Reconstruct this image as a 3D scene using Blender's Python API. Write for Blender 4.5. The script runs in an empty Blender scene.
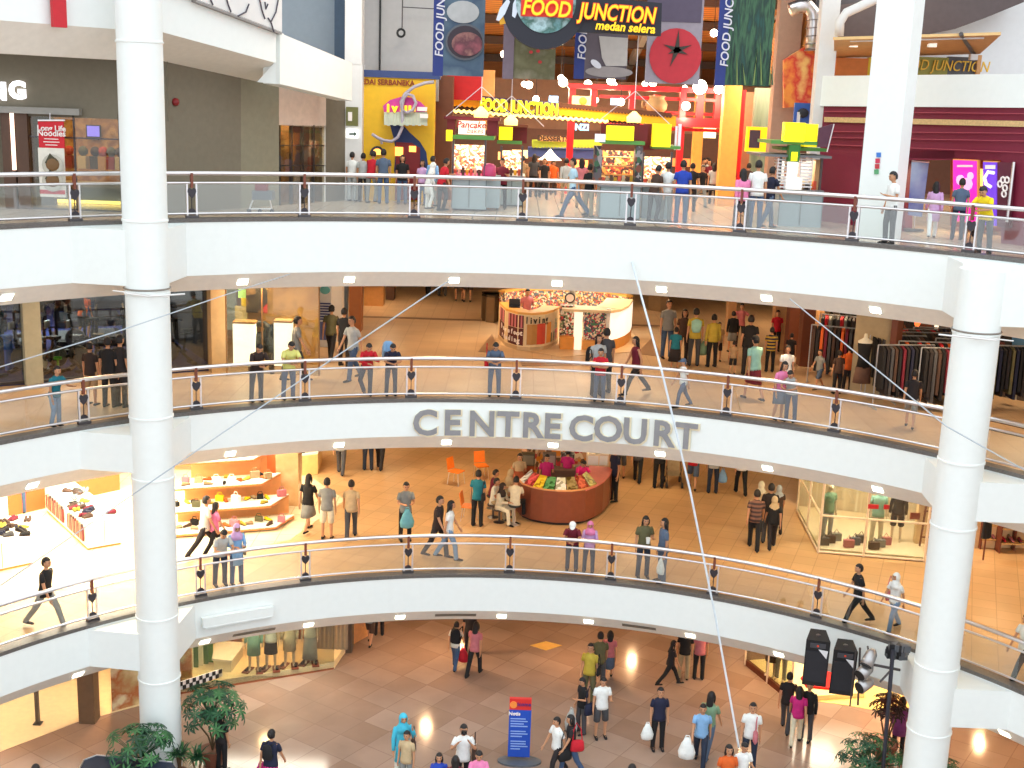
import bpy, bmesh, math, random
from mathutils import Vector, Matrix, Euler
random.seed(7)
sc = bpy.context.scene
COL = sc.collection
PI = math.pi
R_ = math.radians

# ------------------------------------------------------------------ camera
CAMZ = 16.0
FPX, PITCH, ROLL = 1221.44, 0.220226, 0.035184
cp, sp, cr, sr = math.cos(PITCH), math.sin(PITCH), math.cos(ROLL), math.sin(ROLL)
FWD = Vector((0, cp, -sp)); UP0 = Vector((0, sp, cp)); RT0 = Vector((1, 0, 0))
RT = RT0*cr + UP0*sr
UP = -RT0*sr + UP0*cr
cam = bpy.data.cameras.new('camera'); camo = bpy.data.objects.new('camera', cam); COL.objects.link(camo)
cam.sensor_width = 36.0; cam.lens = FPX*36.0/1024.0
cam.clip_start = 0.1; cam.clip_end = 400
mw = Matrix((RT, UP, -FWD)).transposed().to_4x4(); mw.translation = Vector((0, 0, CAMZ))
camo.matrix_world = mw
sc.camera = camo

# ------------------------------------------------------------------ light and exposure
sc.view_settings.view_transform = 'Standard'; sc.view_settings.look = 'None'
sc.view_settings.exposure = 0.0; sc.view_settings.gamma = 1.0; sc.view_settings.use_curve_mapping = False
w = bpy.data.worlds.new('sky'); sc.world = w; w.use_nodes = True
nt = w.node_tree; nt.nodes.clear()
wo = nt.nodes.new('ShaderNodeOutputWorld'); wb = nt.nodes.new('ShaderNodeBackground')
tc = nt.nodes.new('ShaderNodeTexCoord'); sx = nt.nodes.new('ShaderNodeSeparateXYZ'); rp = nt.nodes.new('ShaderNodeValToRGB')
nt.links.new(tc.outputs['Generated'], sx.inputs[0]); nt.links.new(sx.outputs['Z'], rp.inputs[0])
rp.color_ramp.elements[0].position = 0.0; rp.color_ramp.elements[0].color = (.60, .63, .66, 1)
rp.color_ramp.elements[1].position = 0.55; rp.color_ramp.elements[1].color = (.86, .95, 1.0, 1)
nt.links.new(rp.outputs[0], wb.inputs[0]); wb.inputs[1].default_value = 2.15
nt.links.new(wb.outputs[0], wo.inputs[0])
LV = [0.0, 3.76, 8.58, 13.2]
CX, CY, RR = 0.143, 16.81, 14.03
WARM = (1.0, .70, .40); WARM2 = (1.0, .76, .48); WHITE = (1.0, .90, .72)
def area(loc, sx_, sy_, power, col, name='ceiling_lamp'):
    l = bpy.data.lights.new(name, 'AREA'); l.shape = 'RECTANGLE'; l.size = sx_; l.size_y = sy_; l.energy = power; l.color = col
    o = bpy.data.objects.new(name, l); COL.objects.link(o); o.location = loc; return o
def polar(th, r): return (CX + r*math.sin(R_(th)), CY + r*math.cos(R_(th)))
for lv, zc, pw, col in ((0, 2.30, 70, (1.0, .62, .32)), (1, 6.85, 60, (1.0, .74, .42)), (2, 11.4, 78, WARM)):
    for r, aa in ((17.2, (-52, -38, -24, -8, 8, 24, 38, 52)), (22.5, (-50, -33, -18, -4, 11, 26, 40, 54)), (29, (-40, -24, -10, 5, 20, 34, 46))):
        for a in aa:
            x, y = polar(a, r); area((x, y, zc), .16 if lv == 0 else .6, .16 if lv == 0 else .6, pw, col)
# ------------------------------------------------------------------ pixel rays to points of the place
def ray(px, py): return FWD + RT*((px-512)/FPX) + UP*((384-py)/FPX)
O = Vector((0, 0, CAMZ))
def at_z(px, py, z):
    d = ray(px, py); return O + d*((z-CAMZ)/d.z)
def at_y(px, py, Y):
    d = ray(px, py); return O + d*(Y/d.y)
def at_pl(px, py, A, B):
    nx, ny = (B[1]-A[1]), -(B[0]-A[0]); d = ray(px, py)
    t = (A[0]*nx + A[1]*ny)/(d.x*nx + d.y*ny); return O + d*t
def at_ring(px, py, r):
    d = ray(px, py); a = d.x*d.x+d.y*d.y; b = -2*(d.x*CX+d.y*CY); c = CX*CX+CY*CY-r*r
    t = (-b+math.sqrt(b*b-4*a*c))/(2*a); return O + d*t
def ang(P): return math.degrees(math.atan2(P[0]-CX, P[1]-CY))

# ------------------------------------------------------------------ materials
def lin(c):
    out = []
    for v in c[:3]:
        v = v/255.0; out.append(v/12.92 if v <= .04045 else ((v+.055)/1.055)**2.4)
    return (*out, 1)
MC = {}
def M(rgb, rough=.6, metal=0.0, emit=0.0, var=.06, scale=6.0, name='paint', alpha=None):
    k = (tuple(rgb), rough, metal, emit, var, scale, name)
    if k in MC: return MC[k]
    m = bpy.data.materials.new(name); m.use_nodes = True; n = m.node_tree; b = n.nodes['Principled BSDF']
    c = lin(rgb); b.inputs['Roughness'].default_value = rough; b.inputs['Metallic'].default_value = metal
    if var:
        t = n.nodes.new('ShaderNodeTexNoise'); t.inputs['Scale'].default_value = scale; t.inputs['Detail'].default_value = 3
        g = n.nodes.new('ShaderNodeTexCoord'); n.links.new(g.outputs['Object'], t.inputs['Vector'])
        r = n.nodes.new('ShaderNodeValToRGB'); r.color_ramp.elements[0].position = .3; r.color_ramp.elements[1].position = .7
        r.color_ramp.elements[0].color = (*[v*(1-var) for v in c[:3]], 1); r.color_ramp.elements[1].color = (*[min(1, v*(1+var)) for v in c[:3]], 1)
        n.links.new(t.outputs['Fac'], r.inputs[0]); n.links.new(r.outputs[0], b.inputs['Base Color'])
    else: b.inputs['Base Color'].default_value = c
    if emit:
        b.inputs['Emission Color'].default_value = c; b.inputs['Emission Strength'].default_value = emit
    MC[k] = m; return m
def nodes_mat(name, rough=.5):
    m = bpy.data.materials.new(name); m.use_nodes = True; n = m.node_tree; b = n.nodes['Principled BSDF']; b.inputs['Roughness'].default_value = rough
    g = n.nodes.new('ShaderNodeTexCoord'); return m, n, b, g
def tile_mat(name, c1, c2, grout, size, rough=.22, rot=0.0, mort=.012, blotch=.12):
    m, n, b, g = nodes_mat(name, rough)
    mp = n.nodes.new('ShaderNodeMapping'); mp.inputs['Rotation'].default_value = (0, 0, rot); n.links.new(g.outputs['Object'], mp.inputs['Vector'])
    br = n.nodes.new('ShaderNodeTexBrick'); br.offset = 0.0; br.inputs['Scale'].default_value = 1.0
    br.inputs['Brick Width'].default_value = size; br.inputs['Row Height'].default_value = size; br.inputs['Mortar Size'].default_value = mort
    br.inputs['Color1'].default_value = lin(c1); br.inputs['Color2'].default_value = lin(c2); br.inputs['Mortar'].default_value = lin(grout)
    n.links.new(mp.outputs[0], br.inputs['Vector'])
    no = n.nodes.new('ShaderNodeTexNoise'); no.inputs['Scale'].default_value = .7; no.inputs['Detail'].default_value = 6; n.links.new(g.outputs['Object'], no.inputs['Vector'])
    mx = n.nodes.new('ShaderNodeMixRGB'); mx.blend_type = 'MULTIPLY'; mx.inputs[0].default_value = 1
    r = n.nodes.new('ShaderNodeValToRGB'); r.color_ramp.elements[0].position = .35; r.color_ramp.elements[0].color = (1-blotch,)*3+(1,); r.color_ramp.elements[1].position = .6
    n.links.new(no.outputs['Fac'], r.inputs[0]); n.links.new(br.outputs['Color'], mx.inputs[1]); n.links.new(r.outputs[0], mx.inputs[2])
    n.links.new(mx.outputs[0], b.inputs['Base Color']); return m
def pattern_mat(name, cols, scale=3.0, rough=.6, emit=0.0, stretch=(1, 1, 1), kind='voronoi'):
    m, n, b, g = nodes_mat(name, rough)
    mp = n.nodes.new('ShaderNodeMapping'); mp.inputs['Scale'].default_value = stretch; n.links.new(g.outputs['Object'], mp.inputs['Vector'])
    if kind == 'voronoi':
        t = n.nodes.new('ShaderNodeTexVoronoi'); t.inputs['Scale'].default_value = scale; sep = n.nodes.new('ShaderNodeSeparateColor')
        n.links.new(t.outputs['Color'], sep.inputs[0]); fac = sep.outputs[0]
    else:
        t = n.nodes.new('ShaderNodeTexNoise'); t.inputs['Scale'].default_value = scale; t.inputs['Detail'].default_value = 4; fac = t.outputs['Fac']
    n.links.new(mp.outputs[0], t.inputs['Vector'])
    r = n.nodes.new('ShaderNodeValToRGB'); r.color_ramp.interpolation = 'CONSTANT' if kind == 'voronoi' else 'LINEAR'
    while len(r.color_ramp.elements) < len(cols): r.color_ramp.elements.new(.5)
    lo, hi = (0, 1) if kind == 'voronoi' else (.32, .68)
    for i, c in enumerate(cols):
        r.color_ramp.elements[i].position = lo + (hi-lo)*i/(len(cols) if kind == 'voronoi' else max(1, len(cols)-1)); r.color_ramp.elements[i].color = lin(c)
    n.links.new(fac, r.inputs[0]); n.links.new(r.outputs[0], b.inputs['Base Color'])
    if emit: n.links.new(r.outputs[0], b.inputs['Emission Color']); b.inputs['Emission Strength'].default_value = emit
    return m
def wave_mat(name, c1, c2, scale, axis='X', rough=.6, emit=0):
    m, n, b, g = nodes_mat(name, rough)
    t = n.nodes.new('ShaderNodeTexWave'); t.bands_direction = axis; t.inputs['Scale'].default_value = scale; n.links.new(g.outputs['Object'], t.inputs['Vector'])
    r = n.nodes.new('ShaderNodeValToRGB'); r.color_ramp.interpolation = 'CONSTANT'; r.color_ramp.elements[1].position = .5
    r.color_ramp.elements[0].color = lin(c1); r.color_ramp.elements[1].color = lin(c2)
    n.links.new(t.outputs['Fac'], r.inputs[0]); n.links.new(r.outputs[0], b.inputs['Base Color'])
    if emit: n.links.new(r.outputs[0], b.inputs['Emission Color']); b.inputs['Emission Strength'].default_value = emit
    return m
def glass_mat(name, tint=(235, 240, 238), gloss=.10, rough=.03):
    m = bpy.data.materials.new(name); m.use_nodes = True; n = m.node_tree; n.nodes.clear()
    o = n.nodes.new('ShaderNodeOutputMaterial'); t = n.nodes.new('ShaderNodeBsdfTransparent'); g = n.nodes.new('ShaderNodeBsdfGlossy'); x = n.nodes.new('ShaderNodeMixShader')
    t.inputs[0].default_value = lin(tint); g.inputs['Roughness'].default_value = rough; x.inputs[0].default_value = gloss
    n.links.new(t.outputs[0], x.inputs[1]); n.links.new(g.outputs[0], x.inputs[2]); n.links.new(x.outputs[0], o.inputs[0]); return m
GLASS = glass_mat('clear_glass', (248, 251, 250), .12); SHOPGLASS = glass_mat('shop_glass', (225, 225, 215), .07)
WHITEP = M((236, 240, 238), .55, var=.012, name='white_paint')
BEIGE = M((236, 230, 220), .7, var=.03, name='beige_soffit')
CEIL = M((205, 195, 180), .8, var=.03, name='ceiling_paint')
STEEL = M((226, 222, 224), .32, 1.0, var=.03, name='brushed_steel')
DARKST = M((92, 88, 90), .35, .8, var=.05, name='dark_metal')
GRANITE = M((98, 92, 88), .4, var=.25, scale=25, name='granite')
BLACK = M((24, 24, 26), .5, name='black_paint')
BROWN = M((120, 58, 34), .5, name='brown_wood')
CREAM = M((240, 226, 190), .6, name='cream_paint')

# ------------------------------------------------------------------ mesh building
def tag(o, label=None, cat=None, group=None, kind=None):
    if label: o['label'] = label
    if cat: o['category'] = cat
    if group: o['group'] = group
    if kind: o['kind'] = kind
    return o
def thing(name, label, cat, loc=(0, 0, 0), rz=0.0, group=None, scale=1.0):
    o = bpy.data.objects.new(name, None); COL.objects.link(o); o.empty_display_size = .2
    o.location = loc; o.rotation_euler = (0, 0, rz); o.scale = (scale,)*3
    return tag(o, label, cat, group)
def wmat(o):
    m = Matrix.LocRotScale(o.location, o.rotation_euler, o.scale)
    return wmat(o.parent) @ m if o.parent else m
class MB:
    def __init__(s, T=None): s.v = []; s.f = []; s.mi = []; s.mats = []; s.T = T; s.sm = False
    def mat(s, m):
        if m not in s.mats: s.mats.append(m)
        return s.mats.index(m)
    def add(s, vs, fs, m):
        i = s.mat(m); b = len(s.v)
        for p in vs:
            p = Vector(p); s.v.append(s.T @ p if s.T else p)
        for f in fs: s.f.append([b+k for k in f]); s.mi.append(i)
        return s
    def box(s, c, d, m, rz=0.0, R=None):
        vs = []
        R = R or Matrix.Rotation(rz, 3, 'Z')
        for z in (-.5, .5):
            for x, y in ((-.5, -.5), (.5, -.5), (.5, .5), (-.5, .5)):
                vs.append(Vector(c) + R @ Vector((x*d[0], y*d[1], z*d[2])))
        return s.add(vs, [(3, 2, 1, 0), (4, 5, 6, 7), (0, 1, 5, 4), (1, 2, 6, 5), (2, 3, 7, 6), (3, 0, 4, 7)], m)
    def prism(s, pts, off, m):        # polygon pushed along off
        n = len(pts); a = [Vector(p) for p in pts]; off = Vector(off); b = [p+off for p in a]
        nrm = Vector((0, 0, 0))
        for i in range(n): nrm += a[i].cross(a[(i+1) % n])
        if nrm.dot(off) > 0: a.reverse(); b.reverse()
        return s.add(a+b, [tuple(range(n)), tuple(range(2*n-1, n-1, -1))] + [(i, n+i, n+(i+1) % n, (i+1) % n) for i in range(n)], m)
    def tube(s, pts, rad, m, seg=8, flat=1.0, side=None, cap=True):
        P = [Vector(p) for p in pts]; n = len(P)
        if not hasattr(rad, '__len__'): rad = [rad]*n
        vs = []; pu = None
        for i in range(n):
            t = (P[min(i+1, n-1)] - P[max(i-1, 0)])
            if t.length < 1e-9: t = Vector((0, 0, 1))
            t.normalize()
            if side is not None: u = Vector(side) - t*Vector(side).dot(t)
            else:
                u = pu - t*pu.dot(t) if pu else t.orthogonal()
            if u.length < 1e-6: u = t.orthogonal()
            u.normalize(); pu = u.copy(); v = t.cross(u)
            r = rad[i]; rx, ry = (r if hasattr(r, '__len__') else (r, r*flat))
            for k in range(seg):
                a = 2*PI*k/seg; vs.append(P[i] + u*rx*math.cos(a) + v*ry*math.sin(a))
        fs = [(i*seg+k, i*seg+(k+1) % seg, (i+1)*seg+(k+1) % seg, (i+1)*seg+k) for i in range(n-1) for k in range(seg)]
        if cap: fs += [tuple(range(seg-1, -1, -1)), tuple((n-1)*seg+k for k in range(seg))]
        return s.add(vs, fs, m)
    def lathe(s, c, prof, m, seg=16, a0=0, a1=360, T=None):
        full = abs(a1-a0) >= 359.9; k = seg if full else seg+1; vs = []
        for r, z in prof:
            for i in range(k):
                a = R_(a0 + (a1-a0)*i/seg); p = Vector((r*math.cos(a), r*math.sin(a), z))
                if T: p = T @ p
                vs.append(Vector(c)+p)
        n = len(prof); fs = []
        for j in range(n-1):
            for i in range(seg if full else seg):
                i2 = (i+1) % k; fs.append((j*k+i, j*k+i2, (j+1)*k+i2, (j+1)*k+i))
        if full:
            if prof[0][0] > 1e-5: fs.append(tuple(range(k-1, -1, -1)))
            if prof[-1][0] > 1e-5: fs.append(tuple((n-1)*k+i for i in range(k)))
        return s.add(vs, fs, m)
    def ball(s, c, r, m, seg=12, rings=7, R=None):
        rr = r if hasattr(r, '__len__') else (r, r, r); vs = []
        for j in range(rings+1):
            ph = PI*j/rings
            for i in range(seg):
                a = 2*PI*i/seg; p = Vector((rr[0]*math.sin(ph)*math.cos(a), rr[1]*math.sin(ph)*math.sin(a), -rr[2]*math.cos(ph)))
                if R: p = R @ p
                vs.append(Vector(c)+p)
        return s.add(vs, [(j*seg+i, j*seg+(i+1) % seg, (j+1)*seg+(i+1) % seg, (j+1)*seg+i) for j in range(rings) for i in range(seg)], m)
    def arcbox(s, t0, t1, r0, r1, z0, z1, m, n=24, r0b=None, cx=None, cy=None, ends=True):   # ring segment, r0b: inner radius at the bottom
        r0b = r0 if r0b is None else r0b; vs = []; X = CX if cx is None else cx; Yc = CY if cy is None else cy
        for i in range(n+1):
            a = R_(t0 + (t1-t0)*i/n); sn, cs = math.sin(a), math.cos(a)
            for r, z in ((r0b, z0), (r1, z0), (r1, z1), (r0, z1)): vs.append((X+r*sn, Yc+r*cs, z))
        fs = []
        for i in range(n):
            b = i*4; c = b+4
            for q in range(4): fs.append((b+q, b+(q+1) % 4, c+(q+1) % 4, c+q))
        if ends: fs += [(3, 2, 1, 0), (n*4, n*4+1, n*4+2, n*4+3)]
        return s.add(vs, fs, m)
    def build(s, name, parent=None, smooth=False, label=None, cat=None, group=None, kind=None, world=True):
        vs = s.v
        if parent is not None and world:
            I = wmat(parent).inverted(); vs = [I @ p for p in vs]
        me = bpy.data.meshes.new(name); me.from_pydata([tuple(p) for p in vs], [], s.f)
        for m in s.mats: me.materials.append(m)
        for p, i in zip(me.polygons, s.mi): p.material_index = i; p.use_smooth = smooth
        me.update()
        bm = bmesh.new(); bm.from_mesh(me)
        bmesh.ops.recalc_face_normals(bm, faces=bm.faces); bm.to_mesh(me); bm.free()
        o = bpy.data.objects.new(name, me); COL.objects.link(o)
        if parent is not None: o.parent = parent
        return tag(o, label, cat, group, kind)
def copy_tree(o, loc=None, rz=None, label=None, parent=None):
    c = o.copy(); COL.objects.link(c)
    if parent is not None: c.parent = parent
    for ch in list(o.children): copy_tree(ch, parent=c)
    if loc is not None: c.location = loc
    if rz is not None: c.rotation_euler = (0, 0, rz)
    if label: c['label'] = label
    return c
TXT = {}
def text_geo(s, size, ext=.01, bold=0.0, shear=0.0, align='CENTER', space=1.0):
    k = (s, size, ext, bold, shear, align, space)
    if k not in TXT:
        c = bpy.data.curves.new('t', 'FONT'); c.body = s; c.size = size; c.extrude = ext; c.offset = bold; c.shear = shear; c.align_x = align; c.align_y = 'CENTER'; c.resolution_u = 3; c.space_character = space
        o = bpy.data.objects.new('t', c); COL.objects.link(o); dg = bpy.context.evaluated_depsgraph_get()
        me = bpy.data.meshes.new_from_object(o.evaluated_get(dg)); bpy.data.objects.remove(o)
        TXT[k] = ([v.co.copy() for v in me.vertices], [tuple(p.vertices) for p in me.polygons])
    return TXT[k]
def add_text(mb, s, origin, right, up, size, m, ext=.01, bold=0.0, shear=0.0, align='CENTER', space=1.0, off=0.0, sx=1.0):
    vs, fs = text_geo(s, size, ext, bold, shear, align, space)
    right = Vector(right).normalized(); up = Vector(up).normalized(); nn = right.cross(up)
    mb.add([Vector(origin) + right*p.x*sx + up*p.y + nn*(p.z+off) for p in vs], fs, m); return mb
Z = Vector((0, 0, 1))
# ------------------------------------------------------------------ setting: floors, fascias, ceilings
FL0 = tile_mat("ground_marble", (176, 150, 134), (158, 130, 112), (152, 126, 110), .9, .15, .6, .012, .16)
FL1 = tile_mat("level_one_tile", (212, 170, 122), (202, 160, 112), (184, 142, 98), .6, .38, .35, .012, .10)
FL2 = tile_mat("level_two_tile", (208, 176, 140), (200, 168, 132), (186, 152, 118), .6, .38, 0, .012, .10)
FL3 = tile_mat('level_three_tile', (206, 186, 164), (192, 172, 150), (140, 126, 110), .6, .2, 0, .012, .12)
COLT = {'l': (-8.18, 26.9), 'r': (9.79, 25.56)}
TL, TR = -39.5, 47.8
GL_, GR__ = -37.7, 45.7
m = MB(); m.lathe((CX, CY, -.1), [(0.001, 0), (50, 0), (50, .1), (.001, .1)], FL0, 72); m.build('floor', kind='structure')
FH = {1: 2.80, 2: 7.67, 3: 11.95}
for k, fm in ((1, FL1), (2, FL2), (3, FL3)):
    L = LV[k]; b = FH[k]
    MB().arcbox(-80, 80, RR+.3, 47, L-.2, L, fm, 80).build('floor', kind='structure')
    MB().arcbox(-80, 80, RR, RR+.3, b, L, WHITEP, 96).build('balcony_fascia', kind='structure', smooth=False)
    MB().arcbox(-80, 80, RR-.015, RR+.3, L, L+.09, GRANITE, 96).build('balcony_kerb', kind='structure')
    MB().arcbox(-80, 80, RR, RR+.9, b-.42, b, BEIGE, 96, r0b=RR+.42).build('balcony_soffit', kind='structure')
    MB().arcbox(-80, 80, RR+.9, 47, b-.42, b-.2, CEIL, 60).build('ceiling', kind='structure')
for k, (z0, z1) in enumerate(((0, 2.4), (3.76, 7.3), (8.58, 11.6))):
    MB().arcbox(-80, 80, 46, 46.4, z0, z1, M((214, 186, 148), .7, name='gallery_back_wall'), 60).build('wall_back', kind='structure')
MB().arcbox(-80, 80, 46, 46.4, 13.2, 30, M((176, 112, 62), .8, name='food_hall_back_wall'), 60).build('wall_back', kind='structure')

def bracket(k, tc):
    L = LV[k] if k < 4 else 18.5; b = FH.get(k, 17.43); m = MB(); pts = []
    for da, r in ((-5.6, RR+.03), (-2.1, RR-.98), (2.1, RR-.98), (5.6, RR+.03), (0, RR+.25)):
        x, y = polar(tc+da, r); pts.append((x, y, b))
    m.prism(pts, (0, 0, L-.03-b), WHITEP); m.build('bracket_beam', kind='structure')
for k in (1, 2, 3):
    bracket(k, TL); bracket(k, TR)
def column(key, joints, top):
    x, y = COLT[key]; m = MB(); prof = [(.48, 0)]
    zs = sorted(at_y(jx, jy, y-.5).z for jx, jy in joints)
    for z in zs: prof += [(.48, z-.03), (.50, z-.02), (.50, z+.02), (.482, z+.03)]
    prof.append((.48, top)); m.lathe((x, y, 0), prof, WHITEP, 96); m.build('column', kind='structure')
column('l', [(141, 41), (141, 222), (147, 296), (147, 421), (157, 483), (160, 623), (163, 686)], 24)
column('r', [(975, 336), (959, 466), (950, 532), (937, 673), (929, 739)], 13.1)
# right column stops under the level three beam: the beam itself
# round downlights sunk in the soffits
LAMP = M((255, 244, 215), .5, emit=9.0, var=0, name='lamp_diffuser')
def downlight(th, k):
    b = FH[k]; r = RR+.21; x, y = polar(th, r); z = b-.21
    nrm = Vector((-math.sin(R_(th)), -math.cos(R_(th)), -1)).normalized(); rt = Vector((math.cos(R_(th)), -math.sin(R_(th)), 0)); up = rt.cross(nrm)*-1
    t = thing('downlight', None, None, (x, y, z))
    m = MB(); Rm = Matrix((rt, up, nrm)).transposed(); m.box((x, y, z), (.30, .26, .03), WHITEP, R=Rm); m.build('lamp_frame', t)
    m = MB(); c = Vector((x, y, z)) + nrm*.02; m.box(c, (.24, .19, .03), LAMP, R=Rm); m.build('lamp_lens', t)
    return t
ords = ['first', 'second', 'third', 'fourth', 'fifth', 'sixth', 'seventh', 'eighth', 'ninth']
for k, fl, ths in ((3, 'top', (-50.7, -28.3, -17.6, -6.9, 3.7, 14.4, 25.0, 35.7)), (2, 'middle', (-49.3, -29.8, -18.6, -7.3, 4.0, 15.3, 26.5, 37.7)), (1, 'lowest', (-45.8, -32.8, -21.8, -11.9, -.8, 8.7, 19.8, 29.3, 52.7))):
    for i, th in enumerate(ths):
        tag(downlight(th, k), f'lit square downlight under the {fl} white balcony band, {ords[i]} from the left', 'downlight', f'downlights under the {fl} balcony')
# slot vents in the lowest soffit and the white batten box
for i, (xa, xb, yy) in enumerate(((233, 275, 630), (435, 476, 617), (622, 656, 628))):
    ta, tb = ang(at_ring(xa, yy, RR+.2)), ang(at_ring(xb, yy, RR+.2)); b = FH[1]
    m = MB(); m.arcbox(ta, tb, RR+.12, RR+.4, b-.26, b-.15, M((120, 112, 100), .6, name='vent_grille'), 6, r0b=RR+.24)
    tag(m.build('air_vent'), ['narrow slot vent under lowest balcony near the left column', 'narrow slot vent under lowest balcony left of centre', 'narrow slot vent under lowest balcony right of centre'][i], 'vent')
ta, tb = ang(at_ring(201, 620, RR)), ang(at_ring(272, 612, RR))
t = thing('light_batten', 'long white light box fixed to lowest balcony beside left column', 'light', (*polar((ta+tb)/2, RR), 3.1))
MB().arcbox(ta, tb, RR-.16, RR-.02, 3.12, 3.36, WHITEP, 6).build('lamp_housing', t)
MB().arcbox(ta+.2, tb-.2, RR-.17, RR-.05, 3.08, 3.12, M((225, 228, 226), .3, name='diffuser'), 6).build('diffuser', t)

# ------------------------------------------------------------------ railings
def arc_pts(t0, t1, r, z, step=1.5):
    n = max(2, int(abs(t1-t0)/step)); return [(*polar(t0+(t1-t0)*i/n, r), z) for i in range(n+1)]
HEART = [(0, -.13), (.055, -.07), (.085, 0), (.075, .05), (.04, .065), (0, .035), (-.04, .065), (-.075, .05), (-.085, 0), (-.055, -.07)]
RWOOD = M((120, 62, 44), .4, name='stained_wood'); HMET = M((62, 58, 64), .35, .5, name='dark_bronze')
def railing(k, t0, t1, label):
    L = LV[k]; r = RR+.17; t = thing('railing', label, 'railing', (*polar((t0+t1)/2, r), L), group='balcony railings')
    MB().tube(arc_pts(t0, t1, r, L+1.12), .05, STEEL, 8).build('handrail', t, True)
    MB().tube(arc_pts(t0, t1, r, L+.90), .03, STEEL, 6).build('middle_rail', t, True)
    MB().tube(arc_pts(t0, t1, r, L+.19), .028, STEEL, 6).build('bottom_rail', t, True)
    ps = [11*i-.15 for i in range(-7, 8) if t0+.2 < 11*i-.15 < t1-.2]
    for th in ps:
        a = R_(th); x, y = polar(th, r); tv = Vector((math.cos(a), -math.sin(a), 0)); nv = Vector((-math.sin(a), -math.cos(a), 0)); c = Vector((x, y, L))
        m = MB()
        for s in (-.11, .11): m.box(c+tv*s+Z*.49, (.04, .05, .82), STEEL, rz=-a)
        m.box(c+Z*.12, (.3, .1, .06), DARKST, rz=-a)
        p = m.build('post', t)
        m = MB(); m.prism([c+tv*u*1.25+Z*(.70+v*1.25)-nv*.02 for u, v in HEART], nv*.05, HMET)
        m.tube([c+Z*.62, c+Z*.3], .012, HMET, 6); m.prism([c+tv*.09*math.cos(q)+Z*(.22+.09*math.sin(q))-nv*.02 for q in [PI*i/6 for i in range(7)]], nv*.04, HMET)
        m.build('heart_ornament', p)
        m = MB(); m.box(c+Z*.96+nv*.02, (.06, .07, .34), RWOOD, rz=-a); m.build('wood_cap', p)
    e = [t0]+ps+[t1]
    for a, b in zip(e, e[1:]):
        if b-a > 1.2: MB().arcbox(a+.55, b-.55, r-.006, r+.006, L+.22, L+.87, GLASS, 4).build('glass_panel', t)
nm = {1: 'lowest', 2: 'middle', 3: 'top'}
for k in (1, 2, 3):
    railing(k, -76, GL_-.3, f'steel and glass railing of the {nm[k]} balcony, left of the left column')
    if k == 3: railing(k, GL_+.3, 76, 'long steel and glass railing of the top balcony, right of left column')
    else:
        railing(k, GL_+.3, GR__-.3, f'steel and glass railing of the {nm[k]} balcony between the two columns')
        railing(k, GR__+.3, 76, f'steel and glass railing of the {nm[k]} balcony, right of the right column')

# ------------------------------------------------------------------ CENTRE COURT lettering on the middle fascia
LG = M((146, 146, 150), .35, .4, name='grey_letter_metal'); LC = M((238, 226, 196), .5, name='cream_letter_edge')
ta, tb = ang(at_ring(412, 428, RR)), ang(at_ring(698, 438, RR)); c = polar((ta+tb)/2, RR)
t = thing('balcony_sign', 'grey metal letters reading CENTRE COURT on the middle balcony', 'sign', (*c, 8.1))
for ch, px, py in zip('CENTRECOURT', (425, 452, 482, 508, 532, 552, 581, 608, 635, 663, 686), (424, 424, 425, 425.5, 426.5, 427.5, 429.5, 430.5, 432.5, 435, 437.5)):
    p = at_ring(px, py, RR-.08); th = R_(ang(p)); tv = Vector((math.cos(th), -math.sin(th), 0)); m = MB()
    add_text(m, ch, p, tv, Z, .93, LG, ext=.025, bold=.022, sx=1.0)
    add_text(m, ch, p+Vector((0, 0, -.025))+tv*.02, tv, Z, .93, LC, ext=.02, bold=.05, off=-.045)
    m.build('letter', t)
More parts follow.
